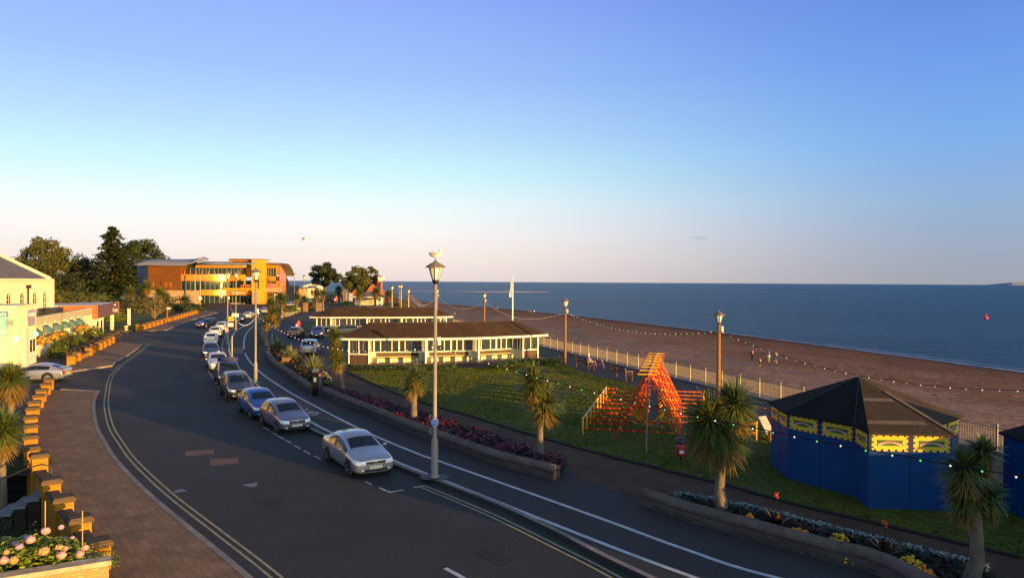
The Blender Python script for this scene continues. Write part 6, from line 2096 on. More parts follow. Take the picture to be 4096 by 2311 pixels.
def gull(label, c, s=1.0, flying=False):
    c = Vector(c)
    t = thing('seagull', label, 'bird', c)
    o = MB(); o.ball(c + Vector((0, 0, .16 * s)), .12 * s, 10, 8, (1.75, .85, .95)); o.ball(c + Vector((.17 * s, 0, .27 * s)), .07 * s, 8, 6); o.tube([c + Vector((.1 * s, 0, .18 * s)), c + Vector((.16 * s, 0, .26 * s))], [.085 * s, .06 * s], 8)
    o.build('body', mat('gull_white', (.72, .71, .69), .7, .05, 5), t, True)
    o = MB()
    if flying:
        for q in (1, -1):
            o.add([c + Vector((.12 * s, 0, .2 * s)), c + Vector((-.14 * s, 0, .2 * s)), c + Vector((-.1 * s, q * .4 * s, .33 * s)), c + Vector((.1 * s, q * .38 * s, .34 * s)), c + Vector((-.18 * s, q * .75 * s, .24 * s))], [(0, 1, 2, 3), (3, 2, 4)])
    else:
        for q in (1, -1):
            o.ball(c + Vector((-.05 * s, q * .085 * s, .18 * s)), .1 * s, 8, 6, (1.9, .35, .6))
        o.tube([c + Vector((.0, .03 * s, .1 * s)), c + Vector((.0, .03 * s, 0))], .008 * s, 4); o.tube([c + Vector((.0, -.03 * s, .1 * s)), c + Vector((.0, -.03 * s, 0))], .008 * s, 4)
    o.build('wings', mat('gull_grey', (.30, .31, .33), .7, .1, 5), t, True)
    o = MB(); o.tube([c + Vector((.22 * s, 0, .27 * s)), c + Vector((.31 * s, 0, .25 * s))], [.022 * s, .006 * s], 5); o.build('beak', mat('beak_yellow', (.6, .35, .05), .5, 0), t)


gull('white gull perched on top of the nearest lamp post lantern', KLP[0] + Vector((.0, 0, 7.66)), 1.0)
q_ = PY(1217, 966, 55)
gull('white gull flying in the pale sky above the distant trees', q_, .8, True)
# timber promenade lamps
WL = []
for x, yt, Y, lab in ((2876, 1239, 40.3, 'nearest timber lamp post on the promenade, behind the windswept palm'), (2261, 1193, 61.0, 'timber lamp post at the corner of the lawn beside the near shelter'), (1937, 1170, 96.0, 'timber lamp post rising behind the near shelter roof'), (1748, 1155, 118.0, 'timber lamp post hidden behind the nearest grey lamp post')):
    b_ = PY(x, 1300, Y); b_.z = .12
    H = PY(x, yt, Y).z - .12
    t = thing('timber_lamp_post', lab, 'lamp post', b_, 0, 'timber lamp posts on the promenade')
    o = MB(); o.lathe([(.12, 0), (.115, 1.0), (.095, H - .8)], b_, 10); o.build('post', WOODP, t, True)
    lantern(t, b_ + Vector((0, 0, H - .78)), .95 if Y < 50 else 1.05)
    o = MB(); o.box(b_ + Vector((.15, -.03, H - 1.15)), (.14, .14, .24)); o.ball(b_ + Vector((.15, -.03, H - 1.0)), .1, 8, 6); o.build('junction_box', CREAM2, t, True)
    WL.append(b_ + Vector((.1, 0, H - .82 - .35)))
for x, yt, Y, lab, m__ in ((1634, 1147, 150, 'rightmost pale lamp post of the group beyond the far shelter', PALEP), (1604, 1128, 150, 'pale lamp post with a gull on top in the group beyond the far shelter', PALEP), (1568, 1133, 150, 'leftmost pale lamp post of the group beyond the far shelter', PALEP), (1596, 1127, 165, 'brown lamp post behind the pale one with a gull, beyond the far shelter', WOODP)):
    b_ = PY(x, 1250, Y); b_.z = .12
    H = PY(x, yt + 6, Y).z - .12
    t = thing('far_promenade_lamp', lab, 'lamp post', b_, 0, 'lamp posts beyond the far shelter')
    o = MB(); o.lathe([(.12, 0), (.10, H - .8)], b_, 8); o.build('post', m__, t, True)
    lantern(t, b_ + Vector((0, 0, H - 1.1)), 1.35)
    WL.append(b_ + Vector((.1, 0, H - 1.9)))
# flagpole
b_ = PY(2050, 1282, 72); b_.z = .12
t = thing('flagpole', 'white flagpole with a drooping lavender flag behind the near shelter', 'flagpole', b_)
Hf = PY(2050, 1114, 72).z
o = MB(); o.tube([b_, Vector((b_.x, b_.y, Hf))], [.085, .05], 8); o.ball((b_.x, b_.y, Hf + .05), .08, 8, 6); o.build('pole', WHITE, t, True)
o = MB()
for i in range(9):
    z = PY(2050, 1122 + 66 * i / 8, 72).z
    for k, fx in enumerate((0, .4, 1)):
        o.v.append(Vector((b_.x - .04 - fx * (.12 + .025 * i), b_.y + .05 * math.sin(i * .9 + k * 2), z)))
for i in range(8):
    for k in range(2):
        a = i * 3 + k; o.f.append((a, a + 1, a + 4, a + 3))
o.build('flag', mat('lavender_flag', (.55, .44, .62), .7, .15, 3), t, True)

# festoon lights: one string per span, every bulb a part
BULB = {'white': mat('bulb_white', (.8, .8, .78), .2, 0, emit=((.9, .93, 1), .13)), 'green': mat('bulb_green', (.05, .55, .14), .25, 0, emit=((.05, .9, .25), .16)), 'pink': mat('bulb_pink', (.62, .38, .30), .3, 0, emit=((1, .6, .5), .06)), 'blue': mat('bulb_blue', (.30, .36, .75), .3, 0, emit=((.5, .6, 1), .05))}
WIRE = mat('black_cable', (.012, .012, .014), .6, 0)
_bm = {}


def festoon(label, a, b, sag, cols, step=.62, r=.055, t0=0.0, t1=1.0):
    a, b = Vector(a), Vector(b)
    t = thing('festoon_string', label, 'festoon lights', a, 0, 'festoon light strings')
    L = (b - a).length
    N = int(L * (t1 - t0) / step)
    N = min(N, 98)
    pts = []
    for i in range(41):
        u = t0 + (t1 - t0) * i / 40
        pts.append(a.lerp(b, u) - Vector((0, 0, 4 * sag * u * (1 - u))))
    o = MB(); o.tube(pts, .011 if L < 45 else .014, 4, False); o.build('cable', WIRE, t)
    for i in range(N):
        u = t0 + (t1 - t0) * (i + .5) / N
        p = a.lerp(b, u) - Vector((0, 0, 4 * sag * u * (1 - u))) - Vector((0, 0, r * 1.5))
        c = cols[i % len(cols)]
        key = (c, round(r, 3))
        if key not in _bm:
            q = MB(); q.ball((0, 0, 0), r, 8, 6, (1, 1, 1.2)); q.lathe([(r * .45, r * .9), (r * .45, r * 1.6)], (0, 0, 0), 6)
            x_ = q.build('bulb', BULB[c], None, True)
            _bm[key] = x_.data
            bpy.data.objects.remove(x_)
        bo = bpy.data.objects.new('bulb', _bm[key])
        C.objects.link(bo)
        bo.parent = t
        bo.location = p - a


fz = 4.72
A1, A2, A3, A4 = KLP[0] + Vector((.06, 0, 4.62)), KLP[1] + Vector((.1, 0, 4.55)), KLP[2] + Vector((.1, 0, 4.85)), KLP[3] + Vector((.1, 0, 4.9))
festoon('festoon string from the second lamp post down to the nearest one, white and pink bulbs', A2, A1, .98, ['white', 'pink'], .72, 0.022)
festoon('festoon string sweeping from the nearest lamp post past the fairground frame, green and white bulbs', A1, Vector((14.8, 2.6, 4.7)), .78, ['white', 'green'], .47, 0.016, 0, .72)
festoon('deeply sagging festoon string over the bend with pale blue bulbs', A3, A2, 1.55, ['blue', 'white'], .7, 0.024)
festoon('small festoon string in front of the orange building, left part', A4, Vector((-36, 150, 5.2)), 1.5, ['green', 'blue'], .9, 0.027)
festoon('festoon string between the two nearest timber lamp posts, green and white bulbs', WL[1], WL[0], .78, ['green', 'white'], .62, 0.022)
festoon('festoon string from the corner timber lamp post to the one behind the shelter roof', WL[2], WL[1], 1.3, ['white', 'pink'], .75, 0.024)
festoon('festoon string over the beach right of the nearest lamp post, blue and white bulbs', WL[3], WL[2], 1.5, ['white', 'blue'], .75, 0.026)
festoon('festoon string left of the nearest grey lamp post above the far beach', WL[4], WL[3], 1.6, ['white', 'blue'], .85, 0.027)
festoon('short festoon string between the pale lamp posts beyond the far shelter', WL[6], WL[4], 1.0, ['green', 'blue'], .8, 0.030)
festoon('festoon string from the nearest timber lamp post to the right edge, white and pink bulbs', WL[0], WL[0] + Vector((7.2, -21, .05)), 1.3, ['white', 'pink'], .62, 0.020, 0, .86)

# ---------------------------------------------------------------- promenade railing
t = thing('promenade_railing', 'long galvanised railing with pale posts and thin bars along the promenade edge', 'railing', (SEAWALL[2].x, SEAWALL[2].y, .2))
RAILG = mat('galvanised_rail', (0.21, 0.18, 0.13), .55, .15, 2)
fl = [Vector((p.x - .02, p.y, 0)) for p in SEAWALL[1:6]]
fl[0] = fl[0] + (fl[0] - fl[1]) * .55
pts = along(fl, 1.82)[:62]
for k, (p, a) in enumerate(pts):
    o = MB(); o.box((p.x, p.y, .20 + .51), (.07, .07, 1.02), a); o.ball((p.x, p.y, 1.25), .065, 6, 4); o.build('post', RAILG, t)
    if k + 1 < len(pts):
        q = pts[k + 1][0]
        pn = MB()
        for z in (.33, 1.13):
            pn.beam((p.x, p.y, z), (q.x, q.y, z), .035, .035)
        n_ = 16
        for i in range(1, n_):
            c = p.lerp(q, i / n_); pn.box((c.x, c.y, .73), (.013, .013, .8), a)
        pn.build('rail_panel', RAILG, t)

# ---------------------------------------------------------------- sandstone piers and low walls on the left
def pier(label, x, y, z0, z1, rz, w_=.47, group='sandstone piers'):
    t = thing('stone_pier', label, 'pier', (x, y, z0), rz, group)
    a = MB(); a.box((0, 0, (z1 - .09 - z0) / 2), (w_, w_, z1 - .09 - z0)); a.build('shaft', SANDST, t, False, False)
    b = MB(); b.box((0, 0, z1 - z0 - .055), (w_ + .1, w_ + .1, .11)); b.box((0, 0, z1 - z0 + .015), (w_ + .02, w_ + .02, .04)); b.build('coping', COPING, t, False, False)


def low_wall(label, pts, z0, z1, wd=.26, skip=()):
    t = thing('low_stone_wall', label, 'wall', (pts[0][0], pts[0][1], z0), 0, 'low walls between the piers')
    a, c = MB(), MB()
    for i in range(len(pts) - 1):
        if i in skip:
            continue
        p, q = Vector((*pts[i], 0)), Vector((*pts[i + 1], 0))
        d = (q - p).normalized()
        p, q = p + d * .24, q - d * .24
        a.beam(p + Vector((0, 0, (z0 + z1) / 2)), q + Vector((0, 0, (z0 + z1) / 2)), wd, z1 - z0)
        c.beam(p + Vector((0, 0, z1 + .03)), q + Vector((0, 0, z1 + .03)), wd + .08, .06)
    a.build('stonework', SANDST, t); c.build('coping', COPING, t)


PA = PIERS1[1:]
for k, (x, y) in enumerate(PA):
    a, b = PA[max(k - 1, 0)], PA[min(k + 1, len(PA) - 1)]
    pier('%s sandstone pier from the camera in the curved row along the near pavement' % ORD[k], x, y, -1.15 if y < 26 else -.02, .78 if k != 4 else .98, math.atan2(b[1] - a[1], b[0] - a[0]) - math.pi / 2, .47, 'piers along the near pavement')
low_wall('low sandstone wall joining the piers along the near pavement', PA, -1.15, .42, skip=(4,))
PB = PIERS2
for k, (x, y) in enumerate(PB):
    pier('%s sandstone pier from the camera in the row before the beer garden' % ORD[k], x, y, -.02, .86, math.atan2(.94, -.4) - math.pi / 2, .58, 'piers before the beer garden')
low_wall('low sandstone wall joining the piers before the beer garden', PB, -.02, .5)
PCN = 18
PC = [(-50.2 + (-65.4 + 50.2) * k / PCN, 96.3 + (149 - 96.3) * k / PCN) for k in range(PCN + 1)]
for k, (x, y) in enumerate(PC):
    pier('%s sandstone pier from the camera in the far row beside the left lawn' % ORD[k], x, y, -.02, .88 if k else 1.05, math.atan2(.96, -.28) - math.pi / 2, .62, 'piers beside the left lawn')
low_wall('low sandstone wall joining the far row of piers beside the left lawn', PC, -.02, .55, .3)
# stone planter with hydrangeas in the near corner
cn = Vector((-9.9, 14.6, 0))
pw_ = thing('stone_planter', 'rough golden stone planter wall in the near left corner', 'planter', cn)
A_, B_ = P(435, 2235, .80), P(-160, 2330, .80)
d_ = (B_ - A_).normalized(); q_ = Vector((-d_.y, d_.x, 0))
if q_.y < 0:
    q_ = -q_
o = MB(); o.beam(A_ + q_ * .12 - Vector((0, 0, 1.05)), B_ + q_ * .12 - Vector((0, 0, 1.05)), .30, 1.9)
e_ = A_ + q_ * 2.2 + Vector((-1.0, 0, 0))
o.beam(A_ + q_ * .28 - d_ * -.13 - Vector((0, 0, 1.05)), Vector((-11.0, 17.4, A_.z - 1.05)), .28, 1.9)
o.build('stonework', brick_mat('golden_rubble', (0.50, 0.32, 0.13), (0.38, 0.23, 0.09), (0.30, 0.2, 0.1), 4.2, .62, .3, wall=True, bump=1.0, msize=.05, warp=.35), pw_)
o = MB(); o.beam(A_ - d_ * .05 + q_ * .11 + Vector((0, 0, -.06)), B_ + q_ * .11 + Vector((0, 0, -.06)), .36, .1); o.build('coping', mat('pale_coping', (.40, .32, .22), .9, .35, 4, .6, 18), pw_)
o = MB(); o.poly([A_ + q_ * .25 - Vector((0, 0, .25)), B_ + q_ * .25 - Vector((0, 0, .25)), B_ + q_ * 2.6 - Vector((0, 0, .25)), A_ + q_ * 1.9 + d_ * .9 - Vector((0, 0, .25))]); o.build('soil', SOIL, pw_)
rnd = random.Random(77)
hy = thing('hydrangea', 'leafy hydrangea with pink and faded tan flower heads filling the near corner planter', 'shrub', A_ + d_ * 1.3 + q_ * .9)
lf, hz = MB(), A_.z
for i in range(1500):
    u, v = rnd.uniform(.0, 2.7), rnd.uniform(.28, 1.75)
    p = A_ + d_ * (u + .25 + .25 * v) + q_ * v + Vector((0, 0, -.15 + rnd.uniform(0, .66) * (1 - abs(v - .95) * .55) * min(1, .4 + u * .6)))
    ph = rnd.uniform(0, 6.283); x_ = Vector((math.cos(ph), math.sin(ph), rnd.uniform(-.25, .5))).normalized()
    y_ = x_.cross(Vector((rnd.uniform(-.4, .4), rnd.uniform(-.4, .4), 1))).normalized(); n_ = x_.cross(y_); L = rnd.uniform(.10, .18)
    lf.add([p, p + x_ * L * .35 + y_ * L * .30, p + x_ * L * .75 + y_ * L * .22, p + x_ * L - Vector((0, 0, .04)), p + x_ * L * .75 - y_ * L * .22, p + x_ * L * .35 - y_ * L * .30, p + x_ * L * .5 + n_ * .03], [(0, 1, 6), (1, 2, 6), (2, 3, 6), (3, 4, 6), (4, 5, 6), (5, 0, 6)])
lf.build('leaves', mat('hydrangea_leaf', (.15, .20, .012), .45, .4, 5, spec=.5), hy)
HP = [mat('hydrangea_pink', (.68, .36, .36), .8, .2, 20, .8, 40), mat('hydrangea_tan', (.46, .30, .13), .9, .35, 20, .8, 40), mat('hydrangea_mauve', (.42, .30, .46), .8, .2, 20, .8, 40)]
for k, (x, y, z, r_, c_) in enumerate(((183, 2122, 1.36, .20, 0), (122, 2158, 1.36, .2, 0), (78, 2185, 1.3, .15, 2), (110, 2150, 1.3, .16, 2), (246, 2220, 1.16, .19, 0), (320, 2215, 1.15, .16, 0), (341, 2190, 1.2, .14, 0), (15, 2240, 1.15, .18, 0), (175, 2203, 1.22, .24, 1), (235, 2190, 1.22, .18, 1), (55, 2240, 1.1, .2, 1), (262, 2193, 1.2, .1, 0), (244, 2108, 1.3, .13, 2), (290, 2150, 1.2, .08, 2), (25, 2208, 1.2, .13, 1), (60, 2172, 1.26, .12, 2))):
    c = P(x, y, z - .02); r_ *= .62
    o = MB(); rr2 = random.Random(k)
    for i in range(90):
        v = Vector((rr2.gauss(0, 1), rr2.gauss(0, 1), rr2.gauss(0, 1))).normalized()
        p = c + Vector((v.x, v.y, v.z * .8)) * r_ * rr2.uniform(.85, 1.02) * .8
        x_ = v.cross(Vector((rr2.uniform(-1, 1), rr2.uniform(-1, 1), 1))).normalized(); y_ = v.cross(x_); s_ = .024
        o.quad(p - x_ * s_, p - y_ * s_ + v * .012, p + x_ * s_, p + y_ * s_ - v * .004)
    o.ball(c, r_ * .74, 10, 7, (1, 1, .8))
    o.build('flower_head', HP[c_], hy)
o = MB()
for x, y, zt in ((181, 2185, 1.95), (330, 2190, 1.75)):
    c = P(x, y, .9); o.tube([c, Vector((c.x, c.y, zt))], .012, 5)
build_each(o, 'cane', mat('bamboo_cane', (.42, .26, .1), .6, .2, 5), hy)
bush('dense dark evergreen bush in the sunken garden behind the hydrangea', Vector((-14.0, 19.3, -1.1)), 1.15, 1.1, 1.5, TREE_B, 201, .08, 3600)
bush('fine-leaved shrub growing against the piers by the hydrangea', Vector((-11.6, 17.3, -.3)), .45, .4, 1.2, HEDGE, 202, .07, 700)
bush('small clipped plant at the corner of the stone planter', A_ + q_ * .5 - d_ * -.1 - Vector((0, 0, .3)), .35, .35, .42, HEDGE, 203, .05, 500)
bush('low dark plants with grey leaves in the shaded garden below the palms', Vector((-18.6, 26.6, -.05)), 1.6, 1.2, .55, TREE_B, 204, .1, 1500)
# steps and handrail down to the sunken garden
t = thing('garden_steps', 'grey steps leading down beside the piers to the sunken garden', 'steps', (-16.2, 22.6, -1.15))
for k in range(5):
    a = Vector((-15.45 - .36 * k, 23.2 - .12 * k, 0))
    zt_ = -.02 - .2 * k
    o = MB(); o.box((a.x, a.y + .1, zt_ - .035), (.42, 1.25, .07), .32); o.build('step', mat('step_stone', (.20, .19, .19), .85, .2, 3), t)
    o = MB(); o.box((a.x + .02, a.y + .14, (zt_ - .075 - 1.15) / 2), (.34, 1.1, 1.15 + zt_ - .075), .32); o.build('riser', SOIL, t)
t = thing('handrail', 'thin dark handrail beside the steps near the piers', 'handrail', (-15.2, 22.2, 0))
o = MB(); o.tube([Vector((-14.75, 22.9, .12)), Vector((-14.75, 22.9, 1.0)), Vector((-15.0, 22.85, 1.08)), Vector((-15.4, 22.75, .98)), Vector((-17.8, 21.9, -.15)), Vector((-17.8, 21.9, -1.1))], .025, 6); o.build('rail', BLACK, t, True)


# ================================================================ fairground
KBLUE = mat('kiosk_blue', (0.0, 0.046, 0.16), .5, .12, .8, spec=.2)
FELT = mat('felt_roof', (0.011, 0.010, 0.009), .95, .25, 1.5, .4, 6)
FELT_LIT = mat('sunlit_felt', (0.034, 0.026, 0.016), .9, .3, 1.2, .4, 6)  # felt of the sunnier panels, their light put into the colour
FYEL = mat('frieze_yellow', (0.66, 0.47, 0.02), .5, .06, 3)
FRED = mat('frieze_red', (0.38, 0.03, 0.02), .5, .05, 3)
FGRN = mat('frieze_green', (0.03, 0.11, 0.012), .5, .08, 3)
FPNK = mat('frieze_pink', (0.66, 0.42, 0.38), .5, .06, 3)


def frieze(parent, a, b, zt, h):
    """one scalloped yellow painted panel with a green plaque and pink ribbon, on the wall a-b (outside to the right of a->b)"""
    a, b = Vector(a), Vector(b)
    X = (b - a); L = X.length; X.normalize()
    N = Vector((X.y, -X.x, 0))
    c = a.lerp(b, .5)

    def pt(u, v, o):
        return Vector((c.x, c.y, zt - h / 2)) + X * (u * L / 2) + Vector((0, 0, v * h / 2)) + N * o
    out = []
    nb, ns = 5, 3
    for side, n_ in (('b', nb), ('r', ns), ('t', nb), ('l', ns)):
        for i in range(n_):
            for f_, dep in ((.06, 0), (.16, 0), (.20, .10), (.30, .24), (.42, .27), (.5, .24), (.56, .10), (.60, 0), (.94, 0)):
                u = -1 + 2 * (i + f_) / n_
                if side in 'br' :
                    pass
                if i == 0 and f_ < .2 or i == n_ - 1 and f_ > .9:
                    dep = 0
                if side == 'b': out.append((u * .97, -1 + dep))
                elif side == 'r': out.append((1 - dep * .45, u * .97))
                elif side == 't': out.append((-u * .97, 1 - dep))
                else: out.append((-1 + dep * .45, -u * .97))
    n = len(out)
    m1 = MB(); vs = [pt(u * 1.0, v, .012) for u, v in out] + [pt(u * 1.0, v, .002) for u, v in out]
    m1.add(vs, [tuple(range(n))] + [(i, n + i, n + (i + 1) % n, (i + 1) % n) for i in range(n)])
    fr_ = m1.build('frieze_panel', FRED, parent)
    m2 = MB(); m2.poly([pt(u * .965, v * .955, .018) for u, v in out]); m2.build('frieze_scroll', FYEL, fr_)
    m3 = MB(); m3.poly([pt(u, v, .024) for u, v in ((-.68, -.34), (.68, -.34), (.70, -.2), (.66, 0), (.70, .22), (.68, .36), (-.68, .36), (-.70, .22), (-.66, 0), (-.70, -.2))]); m3.build('frieze_plaque', FGRN, fr_)
    m4 = MB()
    ua = [(-.6 + 1.2 * i / 10) for i in range(11)]
    for i in range(10):
        z0, z1 = .22 - .38 * (ua[i] / .6) ** 2, .22 - .38 * (ua[i + 1] / .6) ** 2
        m4.quad(pt(ua[i], z0 - .22, .029), pt(ua[i + 1], z1 - .22, .029), pt(ua[i + 1], z1, .029), pt(ua[i], z0, .029))
    for s in (-.58, .58):
        m4.poly([pt(s + .07 * math.cos(k), -.24 + .16 * math.sin(k), .031) for k in [j * math.pi / 5 for j in range(10)]])
    m4.build('frieze_ribbon', FPNK, fr_)
    return fr_, pt, X


def kiosk(label, pts, apex, ze, fr_sides, zb=.15, hidden=()):
    t = thing('fairground_kiosk', label, 'kiosk', (pts[0][0], pts[0][1], zb), 0, 'blue fairground kiosks')
    n = len(pts)
    for i in range(n):
        a, b = Vector((*pts[i], 0)), Vector((*pts[(i + 1) % n], 0))
        d = (b - a).normalized(); nn = Vector((d.y, -d.x, 0))
        w_ = MB(); w_.add([a + Vector((0, 0, zb - .05)), b + Vector((0, 0, zb - .05)), b + Vector((0, 0, ze)), a + Vector((0, 0, ze)), a - nn * .06 + Vector((0, 0, zb - .05)), b - nn * .06 + Vector((0, 0, zb - .05)), b - nn * .06 + Vector((0, 0, ze)), a - nn * .06 + Vector((0, 0, ze))], [(0, 1, 2, 3), (4, 7, 6, 5), (0, 4, 5, 1), (3, 2, 6, 7), (0, 3, 7, 4), (1, 5, 6, 2)])
        w_ = w_.build('wall_panel', KBLUE, t)
        k = fr_sides.get(i, 0)
        for j in range(k):
            p, q = a.lerp(b, (j + .05) / k), a.lerp(b, (j + .95) / k)
            f_, pt, X = frieze(w_, p, q, ze - .03, .52)
            if (b - a).length / k > .8:
                text_mesh('frieze_lettering', 'HOOPLA', .085, FRED, w_, pt(0, .1, .034), X, ext=.002, fit=.5)
        if k:
            for j in range(1, k):
                p = a.lerp(b, j / k); sm_ = MB(); sm_.box((p.x + nn.x * .004, p.y + nn.y * .004, (zb + ze - .6) / 2), (.02, .012, ze - .6 - zb), ax=d); sm_.build('shutter_seam', TRIM, w_)
    rf = MB()
    ap = Vector(apex)
    ov = []
    cx, cy = sum(p[0] for p in pts) / n, sum(p[1] for p in pts) / n
    for x, y in pts:
        d = Vector((x - cx, y - cy, 0)).normalized()
        ov.append(Vector((x, y, ze + .02)) + d * .14)
    fronts = [i for i in range(n)]
    for i in range(n):
        r1 = MB(); a, b = ov[i], ov[(i + 1) % n]
        r1.add([a, b, ap, a - Vector((0, 0, .06)), b - Vector((0, 0, .06))], [(0, 1, 2), (0, 3, 4, 1)])
        r1.build('roof_panel', FELT if i in hidden else FELT_LIT, t)  # left panels get darker felt, so the roof's shaded side is coloured in
    return t, ov, ap


K1 = [(9.9, 27.2), (9.72, 25.1), (11.08, 23.0), (10.92, 21.8), (13.35, 21.6), (13.75, 23.2), (15.35, 24.5), (15.2, 27.0), (13.4, 28.6), (11.2, 28.6)]
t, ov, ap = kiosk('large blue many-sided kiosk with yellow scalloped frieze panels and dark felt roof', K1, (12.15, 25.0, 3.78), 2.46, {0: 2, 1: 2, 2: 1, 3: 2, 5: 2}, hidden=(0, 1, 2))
st_ = MB()
for f_, hw_ in ((.42, .055), (.80, .06)):
    a, b = ap.lerp(ov[3], f_), ap.lerp(ov[4], f_)
    a2, b2 = ap.lerp(ov[3], f_ + hw_), ap.lerp(ov[4], f_ + hw_)
    st_.quad(a + Vector((0, -.004, .008)), b.lerp(a, .18) + Vector((0, -.004, .008)), b2.lerp(a2, .18) + Vector((0, -.004, .008)), a2 + Vector((0, -.004, .008)))
build_each(st_, 'roof_patch_strip', mat('pale_felt_patch', (0.10, 0.078, 0.06), .9, .3, 3, .3, 9), t)
sp_ = MB(); sp_.beam(ap.lerp(ov[4], .30) + Vector((0, 0, .012)), ov[4] + Vector((0, 0, .012)), .14, .012); sp_.build('roof_patch_strip', mat('pale_felt_patch', (0.10, 0.078, 0.06), .9, .3, 3, .3, 9), t)
hp_ = MB(); hp_.tube([ap + Vector((0, 0, .01)), ov[2] + Vector((0, 0, .01))], .02, 5); hp_.tube([ap + Vector((0, 0, .01)), ov[1] + Vector((0, 0, .01))], .015, 5); build_each(hp_, 'roof_hip', mat('hip_lead', (.035, .035, .035), .6, .2, 4), t)
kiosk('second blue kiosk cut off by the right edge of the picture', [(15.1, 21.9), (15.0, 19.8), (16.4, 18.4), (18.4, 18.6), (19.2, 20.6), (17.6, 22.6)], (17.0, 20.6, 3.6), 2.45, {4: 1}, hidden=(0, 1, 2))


def SC(s, t):
    """plan point from its distance across and along the sunlight's ground direction"""
    ca, sa = math.cos(R(SUN_AZ)), math.sin(R(SUN_AZ))
    return Vector((s * ca - t * sa, s * sa + t * ca, .12))


# unseen stall added beyond the right edge to shade the blue kiosk
for k, (x0, s0, s1, hz, lab) in enumerate(((0, 21.0, 29.6, 2.72, 'added long plain blue stall beyond the right edge of the view, casting shade on the kiosk'),)):
    a, b = SC(s0, -5.0), SC(s1, -5.0)
    d = (b - a).normalized(); q = Vector((-d.y, d.x, 0)) * -2.2
    t = thing('shade_stall', lab, 'kiosk', a, 0, None)
    o = MB(); o.prism([a, b, b + q, a + q], .1, hz - .62); o.build('wall', KBLUE, t)
    o = MB(); e0 = d * .2
    o.add([a - e0 - q * .08 + Vector((0, 0, hz - .62)), b + e0 - q * .08 + Vector((0, 0, hz - .62)), b + e0 + q * 1.08 + Vector((0, 0, hz - .62)), a - e0 + q * 1.08 + Vector((0, 0, hz - .62)), a - e0 + q * .5 + Vector((0, 0, hz - .1)), b + e0 + q * .5 + Vector((0, 0, hz - .1))], [(0, 1, 5, 4), (2, 3, 4, 5), (0, 4, 3), (1, 2, 5), (3, 2, 1, 0)]); o.build('roof', FELT, t)
# unseen lorry added on the right to throw shade across the road
a, b = SC(15.7, -6.0), SC(21.6, -6.0)
d = (b - a).normalized(); q = Vector((d.y, -d.x, 0)) * 2.4
t = thing('shade_lorry', 'added tall dark green box lorry beyond the right edge of the view, casting shade on the road', 'lorry', a)
o = MB(); o.prism([a, a.lerp(b, .74), a.lerp(b, .74) + q, a + q], .95, 4.15); o.build('box_body', mat('lorry_green', (.02, .07, .04), .4, .1, 1), t)
o = MB(); c0 = a.lerp(b, .77); o.prism([c0, b, b + q, c0 + q], .6, 2.6); o.prism([c0, b.lerp(c0, .25), b.lerp(c0, .25) + q, c0 + q], 2.6, 3.6); o.build('cab', mat('lorry_red', (.25, .02, .02), .4, .1, 1), t)
o = MB(); o.beam(b + d * .01 + q * .08 + Vector((0, 0, 2.0)), b + d * .01 + q * .92 + Vector((0, 0, 2.0)), .05, .9); o.build('windscreen', CGLASS, t)
o = MB(); o.prism([a + q * .1, b + q * .1, b + q * .9, a + q * .9], .55, .95); o.build('chassis', TRIM, t)
for f_ in (.14, .30, .86):
    for g_ in (.06, .94):
        c = a.lerp(b, f_) + q * g_
        o = MB(); ring = [c + d * (.45 * math.cos(k * math.pi / 9)) + Vector((0, 0, .45 - .12 + .12 + .45 * math.sin(k * math.pi / 9) * 1)) for k in range(18)]
        w__ = q.normalized() * .16
        o.add([p - w__ for p in ring] + [p + w__ for p in ring], [tuple(range(18)), tuple(range(35, 17, -1))] + [(i, (i + 1) % 18, 18 + (i + 1) % 18, 18 + i) for i in range(18)]); o.build('wheel', TYRE, t)

# ---------------------------------------------------------------- swing-boat frame: A-frames in a row, side railings, boats and tarpaulin
RTUBE = mat('red_tube', (0.42, 0.022, 0.005), .45, .12, 3, spec=.25)
OTUBE = mat('orange_tube', (0.66, 0.10, 0.003), .45, .12, 3, spec=.25)
YTUBE = mat('yellow_joint', (0.68, 0.36, 0.01), .45, .1, 3, spec=.25)
r_ = Vector((.235, .972, 0)); a_ = Vector((.972, -.235, 0))
o0 = Vector((5.98, 31.3, .15))
sw = thing('swing_boat_frame', 'red and yellow fairground swing-boat frame of A-shaped tubes and railings on the lawn', 'fairground ride', o0)
NF, SPC, HA = 8, 1.36, 2.78
tips = MB()
for i in range(NF):
    c = o0 + r_ * (i * SPC)
    top = c + Vector((0, 0, HA))
    fr_ = MB()
    for s in (-1, 1):
        for w2 in (0, .10) if s == 1 else (0,):
            fr_.tube([c + a_ * (s * 1.42) + r_ * w2, top + a_ * (s * .06) + r_ * w2], .042, 6)
    fr_.tube([c + a_ * -.72 + Vector((0, 0, 1.38)), c + a_ * .72 + Vector((0, 0, 1.38))], .025, 5)
    fr_ = build_each(fr_, 'a_frame_leg', RTUBE if i % 2 == 0 else OTUBE, sw)
    jt = MB()
    for s in (-1, 1):
        for k in range(1, 6):
            f_ = (k + .5 * (i % 2)) / 6.2
            jt.ball((c + a_ * (s * 1.42)).lerp(top, f_) - r_ * .03, .05, 6, 5)
    jt.build('joint_bulbs', YTUBE, fr_[0], True)
    cb = MB(); cb.tube([top + a_ * -.42 + Vector((0, 0, .05)), top + a_ * .42 + Vector((0, 0, .05))], .035, 6); cb = cb.build('cross_bar', YTUBE, sw)
    tp_ = MB()
    for s in (-1, 1):
        tp_.ball(top + a_ * (s * .45) + Vector((0, 0, .05)), .05, 6, 5)
    build_each(tp_, 'bar_tip', FRED, cb)
o = MB(); o.tube([o0 + Vector((0, 0, HA)), o0 + r_ * ((NF - 1) * SPC) + Vector((0, 0, HA))], .055, 8); o.build('ridge_beam', STEEL, sw)
